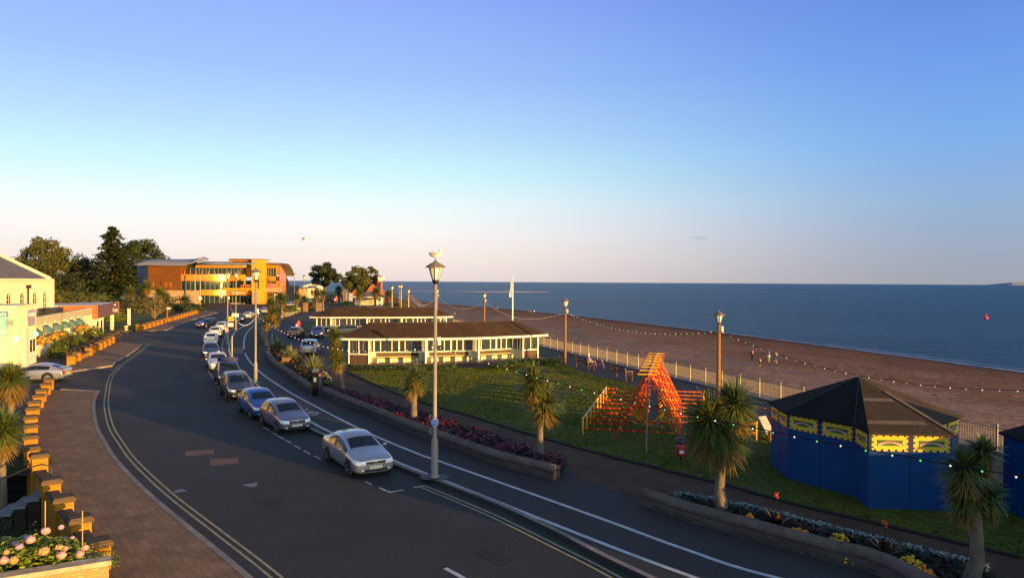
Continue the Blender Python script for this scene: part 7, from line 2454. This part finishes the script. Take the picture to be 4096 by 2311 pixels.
o = MB(); o.tube([o0 + Vector((0, 0, HA + .05)), Vector((5.47, 28.9, .12))], .042, 7); pr_ = o.build('front_prop', mat('pinkish_tube', (.20, .085, .05), .45, .1, 3), sw)
for i in range(NF - 1):
    c = o0 + r_ * ((i + .5) * SPC)
    b_ = MB(); n_ = 10
    for k in range(n_ + 1):
        u = -1 + 2 * k / n_
        z = .42 + .55 * u * u
        for s, rr in ((-1, 1), (1, 1)):
            pass
        hw_ = .26 * math.sqrt(max(0.02, 1 - u * u * .85))
        p = c + a_ * (u * .68)
        b_.v += [p - r_ * hw_ + Vector((0, 0, z + .30)), p - r_ * hw_ * .6 + Vector((0, 0, z + .05)), p + Vector((0, 0, z)), p + r_ * hw_ * .6 + Vector((0, 0, z + .05)), p + r_ * hw_ + Vector((0, 0, z + .30))]
    for k in range(n_):
        for j in range(4):
            b_.f.append((k * 5 + j, (k + 1) * 5 + j, (k + 1) * 5 + j + 1, k * 5 + j + 1))
    b_ = b_.build('swing_boat', YTUBE, sw, True)
    ed = MB()
    for s in (-1, 1):
        ed.tube([c + a_ * u + r_ * (s * .26 * math.sqrt(max(.02, 1 - (u / .68) ** 2 * .85))) + Vector((0, 0, .72 + .55 * (u / .68) ** 2)) for u in (-.68, -.5, -.28, 0, .28, .5, .68)], .022, 5)
    build_each(ed, 'boat_edge', RTUBE, b_)
    hg = MB()
    for u in (-.5, .5):
        hg.tube([c + a_ * u + Vector((0, 0, .8)), c + Vector((0, 0, HA))], .014, 4)
    build_each(hg, 'hanger_rod', RTUBE, b_)
tq = MB(); c = o0 + r_ * .5 + a_ * .12
tq.add([c + a_ * -.12 + Vector((0, 0, .55)), c + a_ * .42 + Vector((0, 0, .5)), c + a_ * .24 + Vector((0, 0, 2.0)), c + a_ * .0 + Vector((0, 0, 2.15))] + [c + r_ * .1 + a_ * -.12 + Vector((0, 0, .55)), c + r_ * .1 + a_ * .42 + Vector((0, 0, .5)), c + r_ * .1 + a_ * .24 + Vector((0, 0, 2.0)), c + r_ * .1 + a_ * .0 + Vector((0, 0, 2.15))], [(0, 1, 2, 3), (7, 6, 5, 4), (0, 4, 5, 1), (1, 5, 6, 2), (2, 6, 7, 3), (3, 7, 4, 0)])
tq.build('tarpaulin', mat('grey_tarpaulin', (.13, .12, .15), .7, .25, 3), sw)


def ride_rail(p0, p1, parent, top=.74, mid=.32, m__=RTUBE, posts=(True, True), zb=.15):
    p0, p1 = Vector((p0.x, p0.y, zb)), Vector((p1.x, p1.y, zb))
    o = MB()
    for z in (top, mid):
        o.tube([p0 + Vector((0, 0, z)), p1 + Vector((0, 0, z))], .034, 6)
    out = build_each(o, 'rail', m__, parent)
    j = MB(); L = (p1 - p0).length
    for z in (top, mid):
        for k in range(int(L / .55) + 1):
            j.ball(p0.lerp(p1, (k + .3) / (L / .55 + .4)) + Vector((0, 0, z)), .045, 6, 4)
    j.build('joint_bulbs', YTUBE, out[0], True)
    for q_, ok in zip((p0, p1), posts):
        if ok:
            o = MB(); o.tube([q_, q_ + Vector((0, 0, top + .03))], .045, 7); o.ball(q_ + Vector((0, 0, top + .03)), .07, 6, 5); o.build('rail_post', YTUBE, parent, True)


lf_ = o0 - a_ * 2.85
rt_ = o0 + a_ * 2.6
for i in range(NF):
    ride_rail(lf_ + r_ * (i * SPC), o0 + r_ * (i * SPC) - a_ * (.95 if i else -1.0), sw, posts=(True, False))
    if i in (0, 1, 2, 3, 4, 5, 6, 7):
        ride_rail(o0 + r_ * (i * SPC) + a_ * .95, rt_ + r_ * (i * SPC) - (a_ * (.9 if 1 <= i <= 4 else 0)), sw, posts=(False, i in (0, 7)), m__=OTUBE)
o = MB(); o.tube([lf_ + Vector((0, 0, .77)), lf_ + r_ * ((NF - 1) * SPC) + Vector((0, 0, .77))], .034, 6); o.build('side_rail', mat('silver_rail', (.42, .36, .28), .4, .1, 2), sw)
ride_rail(rt_ + r_ * 0, Vector((10.7, 31.2, 0)), sw, posts=(False, True), m__=RTUBE)
ride_rail(Vector((10.7, 36.3, 0)), Vector((13.2, 34.2, 0)), sw, posts=(True, False), m__=RTUBE)
# dark sheeted ramp beside the kiosk
p_ = P(3085, 1760, .15)
t = thing('leaning_board', 'pale leaning board with a yellow base beside the left corner of the blue kiosk', 'board', p_)
o = MB(); o.beam(p_ + Vector((-.25, .5, .95)), p_ + Vector((.0, .1, .25)), .5, .05); o.build('board', mat('pale_board', (.34, .32, .32), .7, .1, 2), t)
o = MB(); o.box(p_ + Vector((.02, .05, .18)), (.16, .3, .38)); o.build('yellow_base', YTUBE, t)

# ================================================================ small street furniture
REDBIN = mat('red_bin', (0.40, 0.015, 0.022), .4, .1, 3, coat=.2)


def red_bin(label, base, s=1.0):
    base = Vector(base)
    t = thing('litter_bin', label, 'bin', base, 0, 'red bins on posts')
    o = MB(); o.tube([base, base + Vector((0, 0, .55 * s))], .03 * s, 6); o.build('post', BLACK, t)
    o = MB(); o.lathe([(.15 * s, 0), (.20 * s, .04 * s), (.215 * s, .5 * s), (.20 * s, .52 * s)], base + Vector((0, 0, .42 * s)), 12); o.build('bin_body', REDBIN, t, True)
    o = MB(); o.lathe([(.23 * s, 0), (.235 * s, .05 * s), (.22 * s, .18 * s), (.12 * s, .25 * s), (.02 * s, .26 * s)], base + Vector((0, 0, .92 * s)), 12); o.build('bin_hood', BLACK, t, True)
    o = MB(); o.box(base + Vector((-.03 * s, -.216 * s, .62 * s)), (.17 * s, .012, .12 * s)); o.build('sticker', SWHITE, t)


red_bin('red litter bin with a black hood on a thin post, beside the windswept palm', P(2724, 1863, .15), .92)
red_bin('red litter bin beside the far lawn, above the dark car in the car park', P(1192, 1330, .12), 1.6)
red_bin('small red bin in front of the long clipped far hedge', P(1343, 1222, .12), 2.6)
red_bin('small red bin at the end of the far hedge, right of the other one', P(1366, 1215, .12), 2.4)
b_ = P(1197, 1250, .12)
t = thing('green_bin', 'dark bin with a green and yellow label in the far bed', 'bin', b_)
o = MB(); o.box(b_ + Vector((0, 0, .55)), (1.1, .9, 1.1)); o.build('bin_body', BLACK, t)
o = MB(); o.box(b_ + Vector((0, -.46, .85)), (.9, .02, .3)); o.build('bin_label', mat('green_label', (.15, .5, .08), .5, .3, 6, col2=(.55, .5, .05)), t)
# ticket machine and the notice beside it
b_ = P(1261, 1582, .12)
t = thing('ticket_machine', 'tall black parking ticket machine at the end of the low wall', 'ticket machine', b_)
o = MB(); o.box(b_ + Vector((0, 0, .62)), (.27, .27, 1.24)); o.box(b_ + Vector((0, 0, 1.33)), (.31, .31, .18)); o.build('cabinet', mat('matt_black', (.006, .006, .007), .8, .2, 5, spec=.1), t)
o = MB(); o.add([b_ + Vector(v) for v in ((-.17, -.17, 1.42), (.17, -.17, 1.42), (.17, .17, 1.62), (-.17, .17, 1.62), (-.17, .17, 1.42), (.17, .17, 1.42))], [(0, 1, 2, 3), (3, 2, 5, 4), (0, 3, 4), (1, 5, 2), (0, 4, 5, 1)]); o.build('solar_top', mat('solar_grey', (.10, .11, .13), .3, .1, 3), t)
o = MB(); o.box(b_ + Vector((.02, -.145, .98)), (.16, .012, .26)); o.build('instruction_plate', mat('teal_plate', (.22, .36, .36), .5, .5, 14, col2=(.04, .12, .12)), t)
b_ = P(1281, 1560, .12)
t = thing('notice_post', 'grey post with a small pink notice beside the black ticket machine', 'sign', b_)
o = MB(); o.box(b_ + Vector((0, 0, .55)), (.2, .12, 1.1)); o.build('post', mat('dull_plate', (.10, .10, .11), .5, .1, 4), t)
o = MB(); o.box(b_ + Vector((0, -.07, .92)), (.16, .02, .2)); o.build('notice', mat('pink_notice', (.62, .22, .25), .5, .15, 8), t)
o = MB(); o.box(b_ + Vector((0, 0, 1.16)), (.24, .2, .08)); o.build('cap', BLACK, t)
# thin posts
for x, yb, yt, lab, m__ in ((928, 1458, 1346, 'thin pale sign post on the white line by the pale silver saloon', PALEP), (1088, 1407, 1336, 'thin grey pole by the dark spiky plant', STEEL)):
    b_ = P(x, yb, .12); H = PY(x, yt, b_.y).z - .12
    t = thing('marker_post', lab, 'post', b_, 0, 'thin posts by the cycle track')
    o = MB(); o.tube([b_, b_ + Vector((0, 0, H))], .05, 7); o.build('pole', m__, t, True)
    o = MB(); o.ball(b_ + Vector((0, 0, H)), .065, 7, 5); o.build('cap', m__, t, True)
# stone posts
for x, y, h, lab in ((1145, 1469, .78, 'stone gate post in the wall beside the upright yucca'), (1222, 1246, 1.9, 'stone gate post in the far gardens by the low palm'), (1277, 1244, 1.9, 'second far stone gate post, nearer the far shelter roof')):
    b_ = P(x, y, .12)
    t = thing('stone_post', lab, 'pier', b_, 0, 'stone gate posts')
    o = MB(); w_ = .5 if h < 1.5 else .9; o.box(b_ + Vector((0, 0, h / 2)), (w_, w_, h)); o.build('shaft', mat('pale_stone', (.20, .125, .075), .9, .25, 3, .5, 12), t)
    o = MB(); o.box(b_ + Vector((0, 0, h + .04)), (w_ + .1, w_ + .1, .08)); o.build('coping', COPING, t)
# signs on poles
b_ = P(801, 1240, 0); Yb = b_.y
t = thing('round_sign_post', 'round blue road sign on a pale pole at the end of the pier wall', 'sign', b_)
o = MB(); o.tube([b_, b_ + Vector((0, 0, PY(801, 1100, Yb).z))], .09, 7); o.build('pole', PALEP, t, True)
c_ = PY(801, 1193, Yb - .15)
d = MB(); d.lathe([(.42, -.02), (.42, .02)], c_, 20, 'Y'); d = d.build('sign_disc', SWHITE, t)
for k in range(3):
    an = k * 2 * math.pi / 3 + .5
    m_ = MB(); m_.poly([c_ + Vector((.24 * math.cos(an) + .09 * math.cos(an + q), -.03, .24 * math.sin(an) + .09 * math.sin(an + q))) for q in (0, 2.1, 4.2)]); m_.build('sign_arrow', BLUE_S, d)
t = thing('tall_pole', 'plain thin pale pole in front of the drum front of the orange building', 'pole', P(780, 1222, 0))
o = MB(); b_ = P(780, 1222, 0); o.tube([b_, b_ + Vector((0, 0, PY(780, 1097, b_.y).z))], .085, 7); o.ball(b_ + Vector((0, 0, PY(780, 1097, b_.y).z)), .1, 6, 5); o.build('pole', PALEP, t, True)
b_ = P(669, 1292, .1); t = thing('bus_stop_sign', 'slim timber post with a red and white sign by the pier wall', 'sign', b_)
Yb = b_.y
o = MB(); o.tube([b_, b_ + Vector((0, 0, PY(669, 1236, Yb).z))], .09, 7); o.build('pole', WOODP, t, True)
m_ = MB(); z1 = PY(672, 1229, Yb).z; z0 = PY(672, 1239, Yb).z; m_.box(b_ + Vector((.25, -.1, (z0 + z1) / 2)), (.55, .05, z1 - z0)); m_.build('sign_plate', SWHITE, t)
m_ = MB(); m_.box(b_ + Vector((.25, -.14, z1 - .07)), (.55, .03, .16)); m_.box(b_ + Vector((.06, -.12, 1.3)), (.12, .1, .75)); build_each(m_, 'red_panel', mat('sign_red', (.6, .05, .04), .5, .05, 4), t)
b_ = P(1099, 1215, 0); t = thing('small_sign', 'small yellow sign on a pole in front of the glazed end of the orange building', 'sign', b_)
zt = PY(1099, 1175, b_.y).z
o = MB(); o.tube([b_, b_ + Vector((0, 0, zt))], .09, 6); o.build('pole', PALEP, t, True)
m_ = MB(); m_.box(b_ + Vector((.2, -.1, zt - .2)), (.75, .05, .45)); m_.build('sign_plate', mat('yellow_sign', (.6, .42, .12), .5, .1, 3), t)
# modern lamp on the left and a short one by the hall
for x, yb, yt, Y, lab in ((428, 1188, 1071, 220, 'slim modern lamp post before the dark conifer'), (58, 1058, 1028, 150, 'modern lamp post top showing above the hall roof')):
    b_ = gp_(x, Y); H = PY(x, yt, Y).z
    t = thing('modern_lamp_post', lab, 'lamp post', b_, 0, 'modern lamp posts')
    o = MB(); o.tube([b_, b_ + Vector((0, 0, H))], [.14, .09], 8); o.build('post', PALEP, t, True)
    o = MB(); o.box(b_ + Vector((-.35, 0, H)), (.9, .3, .16)); o.build('lamp_head', STEEL, t)
# brick gate piers, white post, bins
for x, Y, lab in ((364, 205, 'left brick gate pier under the dark trees'), (416, 203, 'right brick gate pier beside the modern lamp post')):
    b_ = gp_(x, Y); t = thing('brick_gate_pier', lab, 'pier', b_, 0, 'brick gate piers')
    h = 3.1
    o = MB(); o.box(b_ + Vector((0, 0, h / 2)), (.95, .95, h)); o.build('shaft', RED, t)
    o = MB(); o.box(b_ + Vector((0, 0, h + .06)), (1.15, 1.15, .12)); o.build('coping', COPING, t)
b_ = gp_(516, 108); t = thing('white_post', 'square white post standing alone on the left lawn', 'post', b_)
o = MB(); o.box(b_ + Vector((0, 0, 1.3)), (.32, .32, 2.5)); o.build('shaft', mat('pinkish_white', (.62, .54, .50), .7, .08, 2), t)
o = MB(); o.box(b_ + Vector((0, 0, 2.58)), (.38, .38, .06)); o.build('cap', CREAM2, t)
o = MB(); o.beam(b_ + Vector((-2.0, .5, 2.4)), b_ + Vector((-6.6, 1.5, 2.4)), .08, .14); o.build('cross_beam', PALEP, t)
for x, Y, m__, lab in ((495, 190, mat('blue_bin', (.28, .42, .55), .5, .1, 2), 'pale blue wheeled bin left of the dark fan palm'), (523, 182, mat('teal_bin', (.42, .52, .50), .5, .1, 2), 'pale teal wheeled bin behind the dark fan palm')):
    b_ = gp_(x, Y); t = thing('wheeled_bin', lab, 'bin', b_, 0, 'wheeled bins')
    b_.z = 1.0
    o = MB(); o.box(b_ + Vector((0, 0, .75)), (1.3, .9, 1.3)); o.build('bin_body', m__, t)
    o = MB(); o.box(b_ + Vector((0, 0, 1.45)), (1.4, 1.0, .12)); o.build('lid', SWHITE, t)
b_ = gp_(508, 186); t = thing('render_pillar', 'orange rendered pillar between the two pale wheeled bins', 'pier', b_)
o = MB(); o.box(b_ + Vector((0, 0, 1.7)), (1.1, 1.0, 3.4)); o.build('shaft', mat('orange_render', (.5, .24, .08), .8, .1, .5), t)
o = MB(); o.box(b_ + Vector((0, 0, 3.45)), (1.2, 1.1, .1)); o.build('cap', COPING, t)
o = bpy.data.objects
b_ = lw_(26, -4.6); t = thing('yellow_bollard_bin', 'small bright yellow bin at the edge of the left lawn', 'bin', gp_(504, 97))
m_ = MB(); q = gp_(504, 97); m_.lathe([(.22, 0), (.25, .7), (.2, .75)], q, 10); m_.build('bin_body', mat('yellow_bin', (.7, .55, .06), .5, .1, 3), t)
m_ = MB(); m_.lathe([(.27, .74), (.2, .85)], q, 10); m_.build('lid', BLACK, t)

# picnic tables in the beer garden
PT = mat('picnic_wood', (.045, .03, .024), .8, .25, 3, stretch=(.3, 3, 3))


def picnic(label, c, rz):
    t = thing('picnic_table', label, 'picnic table', c, rz, 'picnic tables in the beer garden')
    o = MB()
    for k in range(5):
        o.box((0, -.3 + .15 * k, .74), (1.8, .13, .04))
    o.build('table_top', PT, t, False, False)
    for s in (-1, 1):
        o = MB()
        for k in (0, 1):
            o.box((0, s * (.62 + .14 * k), .44), (1.8, .12, .04))
        o.build('seat', PT, t, False, False)
    for x in (-.65, .65):
        o = MB(); o.beam((x, -.3, .72), (x, -.75, 0), .05, .09, (1, 0, 0)); o.beam((x, .3, .72), (x, .75, 0), .05, .09, (1, 0, 0)); o.beam((x, -.8, .4), (x, .8, .4), .05, .09, (1, 0, 0)); o.build('leg', mat('pale_leg', (.10, .07, .045), .8, .2, 3), t, False, False)
    return t


al = math.atan2(UL.y, UL.x)
for k, (tt, ss) in enumerate(((1.5, -3.0), (5.0, -2.9), (8.4, -2.75), (11.8, -2.7), (15.2, -2.6), (18.8, -2.6), (22.6, -2.5), (26.6, -2.2), (31.0, -2.4))):
    picnic('%s dark picnic table from the camera in the beer garden' % ORD[k], lw_(tt, ss), al + (.2 if k % 2 else -.1))

# ---------------------------------------------------------------- benches, people, bicycle
BWOOD = mat('bench_wood', (.13, .065, .035), .7, .25, 3)


def park_bench(label, a, b):
    a, b = Vector((a.x, a.y, .13)), Vector((b.x, b.y, .13))
    X = (b - a).normalized(); N = Vector((-X.y, X.x, 0))       # seat faces N (to the sea)
    t = thing('park_bench', label, 'bench', a.lerp(b, .5), 0, 'wooden benches on the promenade')
    if N.x < 0:
        N = -N
    o = MB()
    for k in range(4):
        o.beam(a + N * (.1 + .12 * k) + Vector((0, 0, .44)), b + N * (.1 + .12 * k) + Vector((0, 0, .44)), .10, .03)
    o.build('seat', BWOOD, t)
    o = MB()
    for k in range(4):
        o.beam(a + N * (.02 - .02 * k) + Vector((0, 0, .54 + .1 * k)), b + N * (.02 - .02 * k) + Vector((0, 0, .54 + .1 * k)), .025, .075)
    o.build('backrest', BWOOD, t)
    for p in (a, b):
        o = MB(); o.beam(p + N * .04, p - N * .05 + Vector((0, 0, .92)), .07, .07, N); o.build('rear_leg', BWOOD, t)
        o = MB(); o.beam(p + N * .5, p + N * .5 + Vector((0, 0, .64)), .07, .07, N); o.build('front_leg', BWOOD, t)
        o = MB(); o.beam(p + N * .0 + Vector((0, 0, .66)), p + N * .56 + Vector((0, 0, .66)), .08, .04); o.build('armrest', mat('armrest_wood', (.25, .14, .07), .7, .2, 3), t)
    return a, b, X, N


park_bench('empty brown wooden bench on the promenade, left of the fairground frame top', P(2443, 1508, .13), P(2503, 1524, .13))
ba, bb, BX, BN = park_bench('brown wooden bench on the promenade with a seated person at its end', P(2304, 1468, .13), P(2352, 1482, .13))

SKIN = mat('skin', (.52, .30, .21), .6, .08, 6)


def figure(label, base, H, face, pose='stand', coat=(.02, .02, .025), trous=(.03, .03, .04), hair=(.05, .03, .02), bare=False, stride=.12, lean=0.0, group=None, skirt=False):
    """one continuous skinned body with clothing and hair over it; face = heading angle"""
    base = Vector(base)
    k = H / 1.75
    t = thing('person', label, 'person', base, face, group)
    if pose == 'sit':
        J = {'hip': (0, 0, .50), 'chest': (-.02, 0, .86), 'neck': (0, 0, 1.02), 'head': (.03, 0, 1.16), 'crown': (.03, 0, 1.28)}
        lg = [((.0, .10, .50), (.44, .11, .50), (.46, .11, .08), (.60, .11, .05)), ((.0, -.10, .50), (.42, -.11, .50), (.48, -.11, .08), (.60, -.11, .05))]
        am = [((-.01, .19, .95), (.12, .26, .70), (.30, .16, .86), (.34, .10, .95)), ((-.01, -.19, .95), (.12, -.24, .70), (.32, -.14, .74), (.38, -.10, .76))]
    else:
        J = {'hip': (0, 0, .93), 'chest': (.01 + lean, 0, 1.30), 'neck': (.01 + lean, 0, 1.48), 'head': (.03 + lean, 0, 1.60), 'crown': (.03 + lean, 0, 1.71)}
        lg = [((.0, .09, .90), (stride * .6 + .02, .10, .50), (stride - .02, .10, .08), (stride + .13, .11, .04)), ((.0, -.09, .90), (-stride * .2 + .03, -.10, .50), (-stride - .02, -.10, .08), (-stride + .12, -.11, .04))]
        am = [((.0 + lean, .20, 1.40), (-.06 + lean, .25, 1.13), (.06 + lean, .24, .90), (.09 + lean, .23, .82)), ((.0 + lean, -.20, 1.40), (.02 + lean, -.25, 1.13), (.12 + lean, -.22, .92), (.15 + lean, -.21, .84))]

    def skin(nm, chains, m_, parent, grow=0.0):
        V, E, Rd = [], [], []
        for ch in chains:
            prev = ch[0] if isinstance(ch[0], int) else None
            for it in (ch[1:] if prev is not None else ch):
                p, r = it
                V.append(Vector(p) * k); Rd.append((r + grow) * k)
                if prev is not None:
                    E.append((prev, len(V) - 1))
                prev = len(V) - 1
        me = bpy.data.meshes.new(nm)
        me.from_pydata(V, E, [])
        ob_ = bpy.data.objects.new(nm, me)
        C.objects.link(ob_)
        sk = ob_.modifiers.new('skin', 'SKIN')
        for i, v in enumerate(me.skin_vertices[0].data):
            v.radius = (Rd[i], Rd[i]); v.use_root = i == 0
        su = ob_.modifiers.new('sub', 'SUBSURF'); su.levels = 1; su.render_levels = 1
        dg = bpy.context.evaluated_depsgraph_get()
        nm2 = bpy.data.meshes.new_from_object(ob_.evaluated_get(dg))
        bpy.data.objects.remove(ob_)
        nm2.materials.clear(); nm2.materials.append(m_)
        for p in nm2.polygons:
            p.use_smooth = True
        o = bpy.data.objects.new(nm, nm2); C.objects.link(o); o.parent = parent
        return o
    tor = [(J['hip'], .135), (tuple((Vector(J['hip']) + Vector(J['chest'])) / 2), .125), (J['chest'], .15), (J['neck'], .058), (J['head'], .088), (J['crown'], .075)]
    chains = [tor] + [[0, (l_[0], .085), (l_[1], .062), (l_[2], .043), (l_[3], .04)] for l_ in lg] + [[2, (a_[0], .062), (a_[1], .045), (a_[2], .034), (a_[3], .03)] for a_ in am]
    body = skin('body', chains, SKIN, t)
    cm = mat('cloth_%d_%d_%d' % tuple(int(v * 255) for v in coat), coat, .85, .15, 6)
    tm = mat('cloth_%d_%d_%d' % tuple(int(v * 255) for v in trous), trous, .85, .15, 6)
    skin('coat', [[(J['hip'], .155), (tuple((Vector(J['hip']) + Vector(J['chest'])) / 2), .15), (J['chest'], .17), (tuple(Vector(J['neck']) - Vector((0, 0, .05))), .07)]] + [[2, (a_[0], .075), (a_[1], .058), (a_[2], .047)] for a_ in am], cm, t)
    skin('trousers', [[(J['hip'], .15)]] + [[0, (l_[0], .10), (l_[1], .078)] + ([] if bare else [(l_[2], .06)]) for l_ in lg], tm, t)
    skin('shoes', [[(lg[0][2], .05), (lg[0][3], .047)]], TRIM, t); skin('shoes', [[(lg[1][2], .05), (lg[1][3], .047)]], TRIM, t)
    hm = mat('hair_%d' % int(hair[0] * 255), hair, .8, .2, 20)
    o = MB(); c = Vector(J['crown']) * k; o.ball(c + Vector((-.02 * k, 0, -.02 * k)), .105 * k, 10, 8, (1, .92, .9)); o.build('hair', hm, t, True, False)
    o = MB(); hd_ = Vector(J['head']) * k
    o.ball(hd_ + Vector((.09 * k, 0, .01 * k)), .018 * k, 6, 5, (1.2, .8, 1.2)); o.build('nose', SKIN, t, True, False)
    return t


BGP = 'people on the beach'
for x, y, H, face, coat, trous, hair, bare, lab in ((3009, 1446, 1.70, 1.2, (.012, .012, .014), (.02, .02, .03), (.05, .03, .02), False, 'person in black coat and dark trousers, leftmost of the four on the beach'),
                                                   (3040, 1471, 1.28, 1.9, (.06, .035, .02), (.05, .03, .02), (.08, .05, .03), True, 'short person in dark brown coat, nearest of the four on the beach'),
                                                   (3076, 1450, 1.30, 1.7, (.24, .36, .26), (.20, .30, .24), (.25, .18, .1), True, 'small person in pale green top with bare legs on the beach'),
                                                   (3103, 1455, 1.76, 1.6, (.03, .05, .13), (.035, .05, .12), (.05, .04, .03), True, 'person in navy jacket with bare legs, rightmost of the four on the beach')):
    figure(lab, P(x, y, -4.15), H, face, coat=coat, trous=trous, hair=hair, bare=bare, group=BGP)
FGP = 'far people on the beach'
for x, y, H, face, coat, lab in ((1819, 1271, 1.75, 2.5, (.15, .2, .18), 'person walking on the far beach just right of the far shelter roof'), (1990, 1243, 1.7, 1.2, (.1, .22, .15), 'person in green by the water, left of the flagpole'), (1985, 1242, .9, 1.0, (.55, .4, .3), 'small child by the water, left of the flagpole'), (2113, 1259, 1.75, .3, (.03, .03, .04), 'dark figure by the water right of the flagpole'), (2122, 1261, 1.7, 2.0, (.05, .04, .05), 'second dark figure by the water, close to the person in white'), (2137, 1257, 1.7, 2.6, (.7, .66, .6), 'person in white by the water right of the flagpole'), (2285, 1281, 1.75, .4, (.05, .04, .04), 'dark-clothed walker by the water right of the corner lamp post'), (2293, 1282, 1.72, .4, (.28, .16, .12), 'walker in brown beside the dark-clothed one by the water'), (1771, 1217, 1.75, 1.0, (.03, .03, .05), 'tiny dark figure on the far beach left of the lamp post behind the shelter')):
    figure(lab, P(x, y, -4.9), H, face, coat=coat, group=FGP)
# the person on the bench, looking along to the right, hands raised to the face
sx = bb - BX * .42 + BN * .22
figure('white-haired person in a pale jacket seated on the bench, hands raised', (sx.x, sx.y, .09), 1.72, math.atan2(BN.y, BN.x), 'sit', (.62, .46, .36), (.03, .03, .04), (.62, .58, .52))
bq = bb + BX * .25 + BN * .15
t = thing('bicycle', 'bicycle leaning at the end of the bench beside the seated person', 'bicycle', (bq.x, bq.y, .13))
bd_ = (BX * .55 + BN * .85).normalized()
for s in (0, 1.0):
    c = Vector((bq.x, bq.y, .13 + .33)) + bd_ * (s * 1.0)
    w_ = MB(); ring = [c + bd_ * (.32 * math.cos(j * math.pi / 12)) + Vector((0, 0, .32 * math.sin(j * math.pi / 12))) for j in range(25)]; w_.tube(ring, .016, 5, False)
    w_ = w_.build('wheel', TYRE, t, True)
    sp_ = MB()
    for j in range(8):
        sp_.tube([c, c + bd_ * (.31 * math.cos(j * math.pi / 4)) + Vector((0, 0, .31 * math.sin(j * math.pi / 4)))], .004, 3)
    sp_.build('spokes', STEEL, w_)
c0 = Vector((bq.x, bq.y, .46)); c1 = c0 + bd_
o = MB()
for p, q in ((c0, c0 + bd_ * .42 + Vector((0, 0, -.02))), (c0, c0 + bd_ * .3 + Vector((0, 0, .42))), (c0 + bd_ * .42, c0 + bd_ * .28 + Vector((0, 0, .5))), (c0 + bd_ * .42, c1 - bd_ * .12 + Vector((0, 0, .42))), (c0 + bd_ * .3 + Vector((0, 0, .42)), c1 - bd_ * .12 + Vector((0, 0, .46))), (c1, c1 - bd_ * .16 + Vector((0, 0, .58)))):
    o.tube([p, q], .016, 5)
o.build('frame', mat('bike_purple', (.2, .05, .2), .4, .1, 4), t)
o = MB(); o.box(c0 + bd_ * .27 + Vector((0, 0, .53)), (.14, .22, .05)); o.build('saddle', TRIM, t)
o = MB(); hp = c1 - bd_ * .17 + Vector((0, 0, .6)); sd2 = Vector((-bd_.y, bd_.x, 0)); o.tube([hp - sd2 * .27 - bd_ * .1, hp, hp + sd2 * .27 - bd_ * .1], .014, 5); o.build('handlebar', CHROME, t)
# buoy, groyne ramp
b_ = P(3943, 1274, SEA_Z)
t = thing('red_buoy', 'red channel buoy floating on the sea', 'buoy', b_)
o = MB(); o.lathe([(.75, -.2), (.85, .1), (.80, .55), (.3, .75), (.24, 1.5), (.12, 1.6)], b_, 10); o.build('float', mat('buoy_red', (.55, .03, .04), .4, .1, 3), t, True)
o = MB(); o.lathe([(.02, 1.6), (.2, 1.62), (.03, 2.0)], b_, 8); o.build('top_mark', mat('buoy_red', (.55, .03, .04), .4, .1, 3), t)
t = thing('timber_ramp', 'sloping timber walkway running down onto the far beach', 'ramp', P(1640, 1195, 0))
o = MB(); o.beam(PY(1632, 1180, 190) , PY(1690, 1232, 150), 1.6, .35); o.build('deck', mat('ramp_wood', (.36, .2, .09), .8, .2, 1), t)
o = MB()
for f_ in (.1, .5, .9):
    c = PY(1632, 1180, 190).lerp(PY(1690, 1232, 150), f_); o.box((c.x, c.y, c.z - 1.6), (.3, .3, 3.0))
build_each(o, 'pile', BARK, t)
